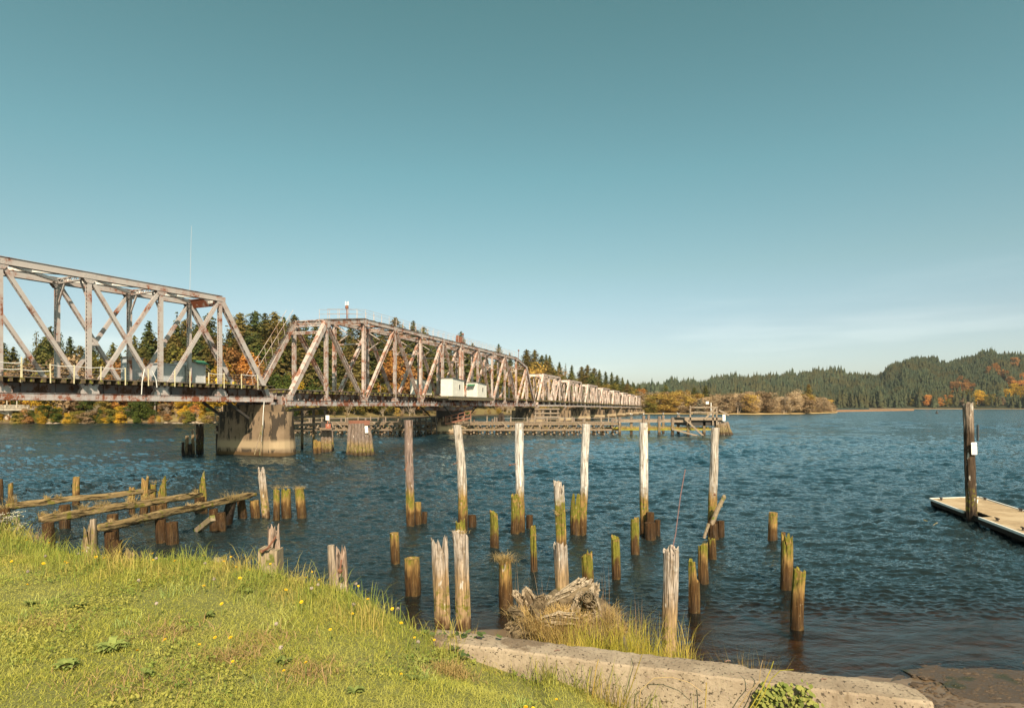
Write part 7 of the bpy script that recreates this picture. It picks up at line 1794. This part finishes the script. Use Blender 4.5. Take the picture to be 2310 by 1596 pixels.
V, fs = discs(np.stack([X_, Y_, Z_], 1), nn, .008+.008*rg.random(k)); me = bpy.data.meshes.new('leaves'); me.from_pydata([tuple(v-np.array(iv.location)) for v in V], [], fs); me.materials.append(ivy_m); link(bpy.data.objects.new('leaves', me), iv)
m = MB(); r = random.Random(4)
for i in range(40): a = r.uniform(-.25, .25); p = Vector((q.x+a, q.y+.03, 2.25)); m.rod(p, p+Vector((r.gauss(0, .05), -.03, r.uniform(.1, .4)*(1-(a/.26)**2))), .002, .0015, 4, False)
m.build('stems', stemm, iv)
br = mat_leaf('bramble_leaves', (.055, .085, .028), (.10, .13, .05), None, .15); qb = px(1040, 1440, 4.62); bro = empty('bramble', qb); tag(bro, 'dark green bramble vine trailing over the left end of the wall', 'bramble')
m = MB(); pts = [px(x, y, Y) for x, y, Y in ((985, 1450, 4.7), (1000, 1436, 4.66), (1022, 1440, 4.6), (1045, 1436, 4.58), (1070, 1440, 4.55), (1088, 1434, 4.5))]; m.path(pts, .004, 5); pts2 = [px(x, y, Y) for x, y, Y in ((1022, 1440, 4.6), (1030, 1462, 4.45), (1040, 1480, 4.3))]; m.path(pts2, .004, 5); m.build('stem', twig_m, bro)
C = []; r = random.Random(9)
for P_ in pts+pts2+[pts[0]]*2:
    for i in range(4): C.append(P_+Vector((r.gauss(0, .035), r.gauss(0, .03), r.uniform(0, .04))))
C = np.array([tuple(c_) for c_ in C]); v_, f_ = quads(C, rg.normal(0, .4, (len(C), 3))+np.array([0, -.5, .9]), .045, .034); np_mesh('leaves', v_-np.array(qb), None, f_, br, bro)
# little brown catkins lying on the wall top
cat_m = mat_plain('brown_catkin', (.20, .12, .09), .9, .3, 30)
for i, (xx, yy, lab) in enumerate(((1257, 1466, 'small brown catkin lying on the left part of the wall top'), (1642, 1490, 'small brown catkin lying on the middle of the wall top'), (1858, 1531, 'small brown catkin lying on the right part of the wall top'))):
    p = px(xx, yy, CH*0+1.695*F/(yy-HY)); m = MB(); m.path([p+Vector((-.02, -.006, 0)), p+Vector((0, .004, .004)), p+Vector((.02, .006, 0))], .004, 6); o = m.build('catkin', cat_m, loc=p); tag(o, lab, 'catkin', 'catkins on the wall')
# grass at the right end of the wall
for i, (x_, y_, lab) in enumerate(((2.62, 4.5, 'thin grass tuft right beside the end of the wall'), (2.95, 5.2, 'green grass tuft on the ramp below the wall end'))):
    q = Vector((x_, y_, max(ground_z(x_, y_), slab_z(y_)-.1))); tuft(q, 30, .05, .15, .42 if i else .3, sedge, lab, group='grass by the boat ramp', lean=(.1, .6), rg_=90+i)
# ================================================================ driftwood root
dw = mat_timber('bleached_root_wood', (.50, .40, .29), (.36, .275, .185), None, 0, (5, 5, 2), 5, 1.0); dwd = mat_timber('brown_root_wood', (.24, .18, .11), (.15, .11, .07), None, 0, (2, 2, 2), 5, 1.0)
YD = 9.6; dc = px(1280, 1400, YD); drt = empty('driftwood_root', (dc.x, dc.y, .6)); tag(drt, 'bleached driftwood root with broken stubs and dry grass behind the wall', 'driftwood')
def gnarl(pts, radii, seed, n=14, sub=5, rough=.3):
    m = MB(); P = [Vector(p) for p in pts]; fr = []
    for i in range(len(P)-1):
        for s_ in range(sub): t = s_/sub; fr.append((P[i].lerp(P[i+1], t), lerp(radii[i], radii[i+1], t)))
    fr.append((P[-1], radii[-1])); N = len(fr)
    for j, (c_, rad) in enumerate(fr):
        d = (fr[min(j+1, N-1)][0]-fr[max(0, j-1)][0]).normalized(); u = d.orthogonal().normalized(); w = d.cross(u)
        for i in range(n):
            a = 2*math.pi*i/n; dv = u*math.cos(a)+w*math.sin(a); q = dv*1.8+Vector((seed*3.3, j*.16, seed)); rr_ = rad*(1+rough*mnoise.noise(q)+rough*.7*mnoise.noise(q*2.6))
            q2 = c_+dv*rr_
            if j == N-1: q2 += d*rad*.5*mnoise.noise(dv*4+Vector((seed, 0, 0)))
            m.v.append(tuple(q2))
    for j in range(N-1):
        for i in range(n): m.f.append((j*n+i, j*n+(i+1) % n, (j+1)*n+(i+1) % n, (j+1)*n+i))
    b = len(m.v); m.v.append(tuple(fr[-1][0]-(fr[-1][0]-fr[-2][0])*.5)); 
    for i in range(n): m.f.append(((N-1)*n+i, (N-1)*n+(i+1) % n, b))
    m.f.append(tuple(range(n))[::-1]); return m
def dp_(x, y, dy=0): return px(x, y, YD+dy)
gnarl([dp_(1200, 1440, .2), dp_(1270, 1400, .2), dp_(1340, 1405, .2), dp_(1400, 1430, .2)], [.30, .42, .40, .22], 1, 18, 6, .4).build('root_mass', dwd, drt, True)
for nm, pts, rad, sd_, mt in (('root_limb', [(1232, 1392, 0), (1270, 1358, -.1), (1310, 1332, -.1), (1327, 1316, -.05)], [.15, .17, .15, .10], 3, dw),
    ('root_stub', [(1318, 1385, .1), (1332, 1352, .05), (1340, 1330, .0), (1342, 1318, 0)], [.10, .09, .07, .035], 4, dw),
    ('root_stub', [(1337, 1370, -.15), (1330, 1352, -.3), (1324, 1346, -.5)], [.10, .10, .095], 5, dw),
    ('root_limb', [(1215, 1400, -.3), (1212, 1370, -.35), (1218, 1350, -.4), (1226, 1342, -.4)], [.09, .08, .06, .03], 21, dwd), ('root_limb', [(1175, 1400, -.3), (1165, 1380, -.4), (1150, 1372, -.5)], [.09, .07, .03], 22, dwd), ('root_stub', [(1298, 1372, -.3), (1306, 1350, -.35), (1308, 1336, -.35)], [.06, .05, .025], 23, dw),
    ('root_stub', [(1205, 1375, 0), (1196, 1352, -.05), (1189, 1338, -.1), (1185, 1327, -.1)], [.07, .075, .065, .03], 6, dw),
    ('root_stub', [(1190, 1372, 0), (1175, 1350, -.05), (1164, 1338, -.1), (1160, 1332, -.1)], [.055, .05, .04, .018], 7, dw),
    ('root_limb', [(1195, 1400, -.1), (1172, 1402, -.3), (1152, 1412, -.4), (1146, 1418, -.4)], [.10, .10, .07, .03], 8, dwd),
    ('root_limb', [(1190, 1420, -.2), (1170, 1428, -.4), (1158, 1436, -.5)], [.14, .15, .08], 9, dwd),
    ('root_limb', [(1228, 1398, -.5), (1255, 1392, -.55), (1290, 1394, -.55), (1300, 1402, -.5)], [.07, .085, .07, .04], 10, dw),
    ('root_stub', [(1205, 1368, -.25), (1216, 1372, -.35), (1222, 1382, -.35)], [.07, .06, .03], 11, dw),
    ('root_limb', [(1300, 1400, 0), (1325, 1384, -.2), (1335, 1378, -.25)], [.12, .10, .07], 12, dw),
    ('root_limb', [(1355, 1410, 0), (1385, 1412, 0), (1402, 1420, 0)], [.16, .14, .09], 13, dwd),
    ('root_stub', [(1250, 1372, .1), (1238, 1358, .1), (1232, 1350, .1)], [.10, .09, .05], 14, dw)):
    P_ = [dp_(*p) for p in pts]; rad = [v*1.25 for v in rad]; core = gnarl(P_, [v*.62 for v in rad], sd_, 14, 5, .6); m = MB(); rq = random.Random(sd_)
    for q_ in range(46 if mt is dw else 30):
        a = rq.uniform(0, 6.28); off = [Vector((math.cos(a), rq.uniform(-.9, .2), math.sin(a)))*v*rq.uniform(.6, .95) for v in rad]; k0 = rq.randrange(0, len(P_)-1); e_ = rq.uniform(.3, 1.25); wv = rq.uniform(.008, .026)*(1 if max(rad) > .12 else .7)
        for k in range(k0, len(P_)-1):
            pa, pb = P_[k]+off[k], P_[k+1]+off[k+1]
            if k == len(P_)-2: pb = pa.lerp(pb, e_)
            pb = pb+Vector((rq.gauss(0, .014), rq.gauss(0, .014), rq.gauss(0, .014))); m.rod(pa, pb, wv, wv*(.75 if k < len(P_)-2 else .2), 5, False)
    lo = m.build(nm, mt, drt, False); ch = core.build('heartwood', dwd, drt, True); ch.parent = lo; KIDS[drt.name].remove(ch)
ring = MB(); e_ = dp_(1324, 1346, -.52)
for k in range(3): 
    for i in range(14): t0, t1 = 2*math.pi*i/14, 2*math.pi*(i+1)/14; rr_ = .03+.025*k; ring.bar(e_+Vector((rr_*math.cos(t0), 0, rr_*math.sin(t0))), e_+Vector((rr_*math.cos(t1), 0, rr_*math.sin(t1))), .008, .012, Yv)
ring.build('growth_rings', dwd, drt)
for i, (xx, yy, dy, n, rad, hh, lab) in enumerate(((1225, 1405, -.45, 480, .14, .46, 'thick dry grass on the left of the driftwood root'), (1275, 1385, -.4, 430, .15, .38, 'dry grass in the middle of the driftwood root'), (1180, 1385, -.2, 260, .1, .32, 'dry grass hanging on the left stubs of the driftwood'), (1355, 1395, -.1, 480, .13, .42, 'dry grass at the right of the driftwood root'), (1385, 1420, -.2, 300, .13, .34, 'low dry grass right of the driftwood root'), (1250, 1428, -.7, 460, .18, .36, 'dry grass spilling over the front of the driftwood'), (1310, 1415, -.6, 260, .14, .34, 'dry grass in front of the round cut stub'))):
    q = dp_(xx, yy, dy); tuft((q.x, q.y, q.z-.06), n, rad, hh*.35, hh, straw, lab, group='dry grass on the driftwood root', lean=(.3, 1.4), w=(.004, .008), rg_=120+i, curl=(.2, 1.3))
for i, (xx, yy, top_, lab) in enumerate(((1160, 1400, 1290, 'thin reddish stalks left of the silver shredded pile'), (1182, 1390, 1270, 'thin reddish stalks just left of the driftwood stubs'), (1225, 1390, 1275, 'thin reddish stalks rising from the driftwood'), (1360, 1390, 1250, 'thin reddish stalks right of the driftwood root'), (1440, 1440, 1350, 'reddish seed stalks over the sedge'))):
    q = dp_(xx, yy, -.1); hh = (yy-top_)/F*YD*1.1; tuft(q, 9, .07, hh*.5, hh, dry_r, lab, 'dry_stalks', 'thin reddish stalks by the driftwood', (.02, .25), (.004, .005), 150+i, (0, .1))
# ================================================================ air between here and the hills
hz = MB(); hz.box(-2400, 2400, -40, 2300, -4, 240)
def haze_mat():
    m = bpy.data.materials.new('valley_air'); m.use_nodes = True; t = m.node_tree; t.nodes.clear()
    o = t.nodes.new('ShaderNodeOutputMaterial'); v = t.nodes.new('ShaderNodeVolumePrincipled')
    v.inputs['Color'].default_value = (.86, .93, 1.0, 1); v.inputs['Density'].default_value = .00005; v.inputs['Anisotropy'].default_value = .2
    t.links.new(v.outputs[0], o.inputs['Volume']); return m
tag(hz.build('haze', haze_mat()), 'thin blue air between the near bank and the hills', 'haze', kind='stuff')
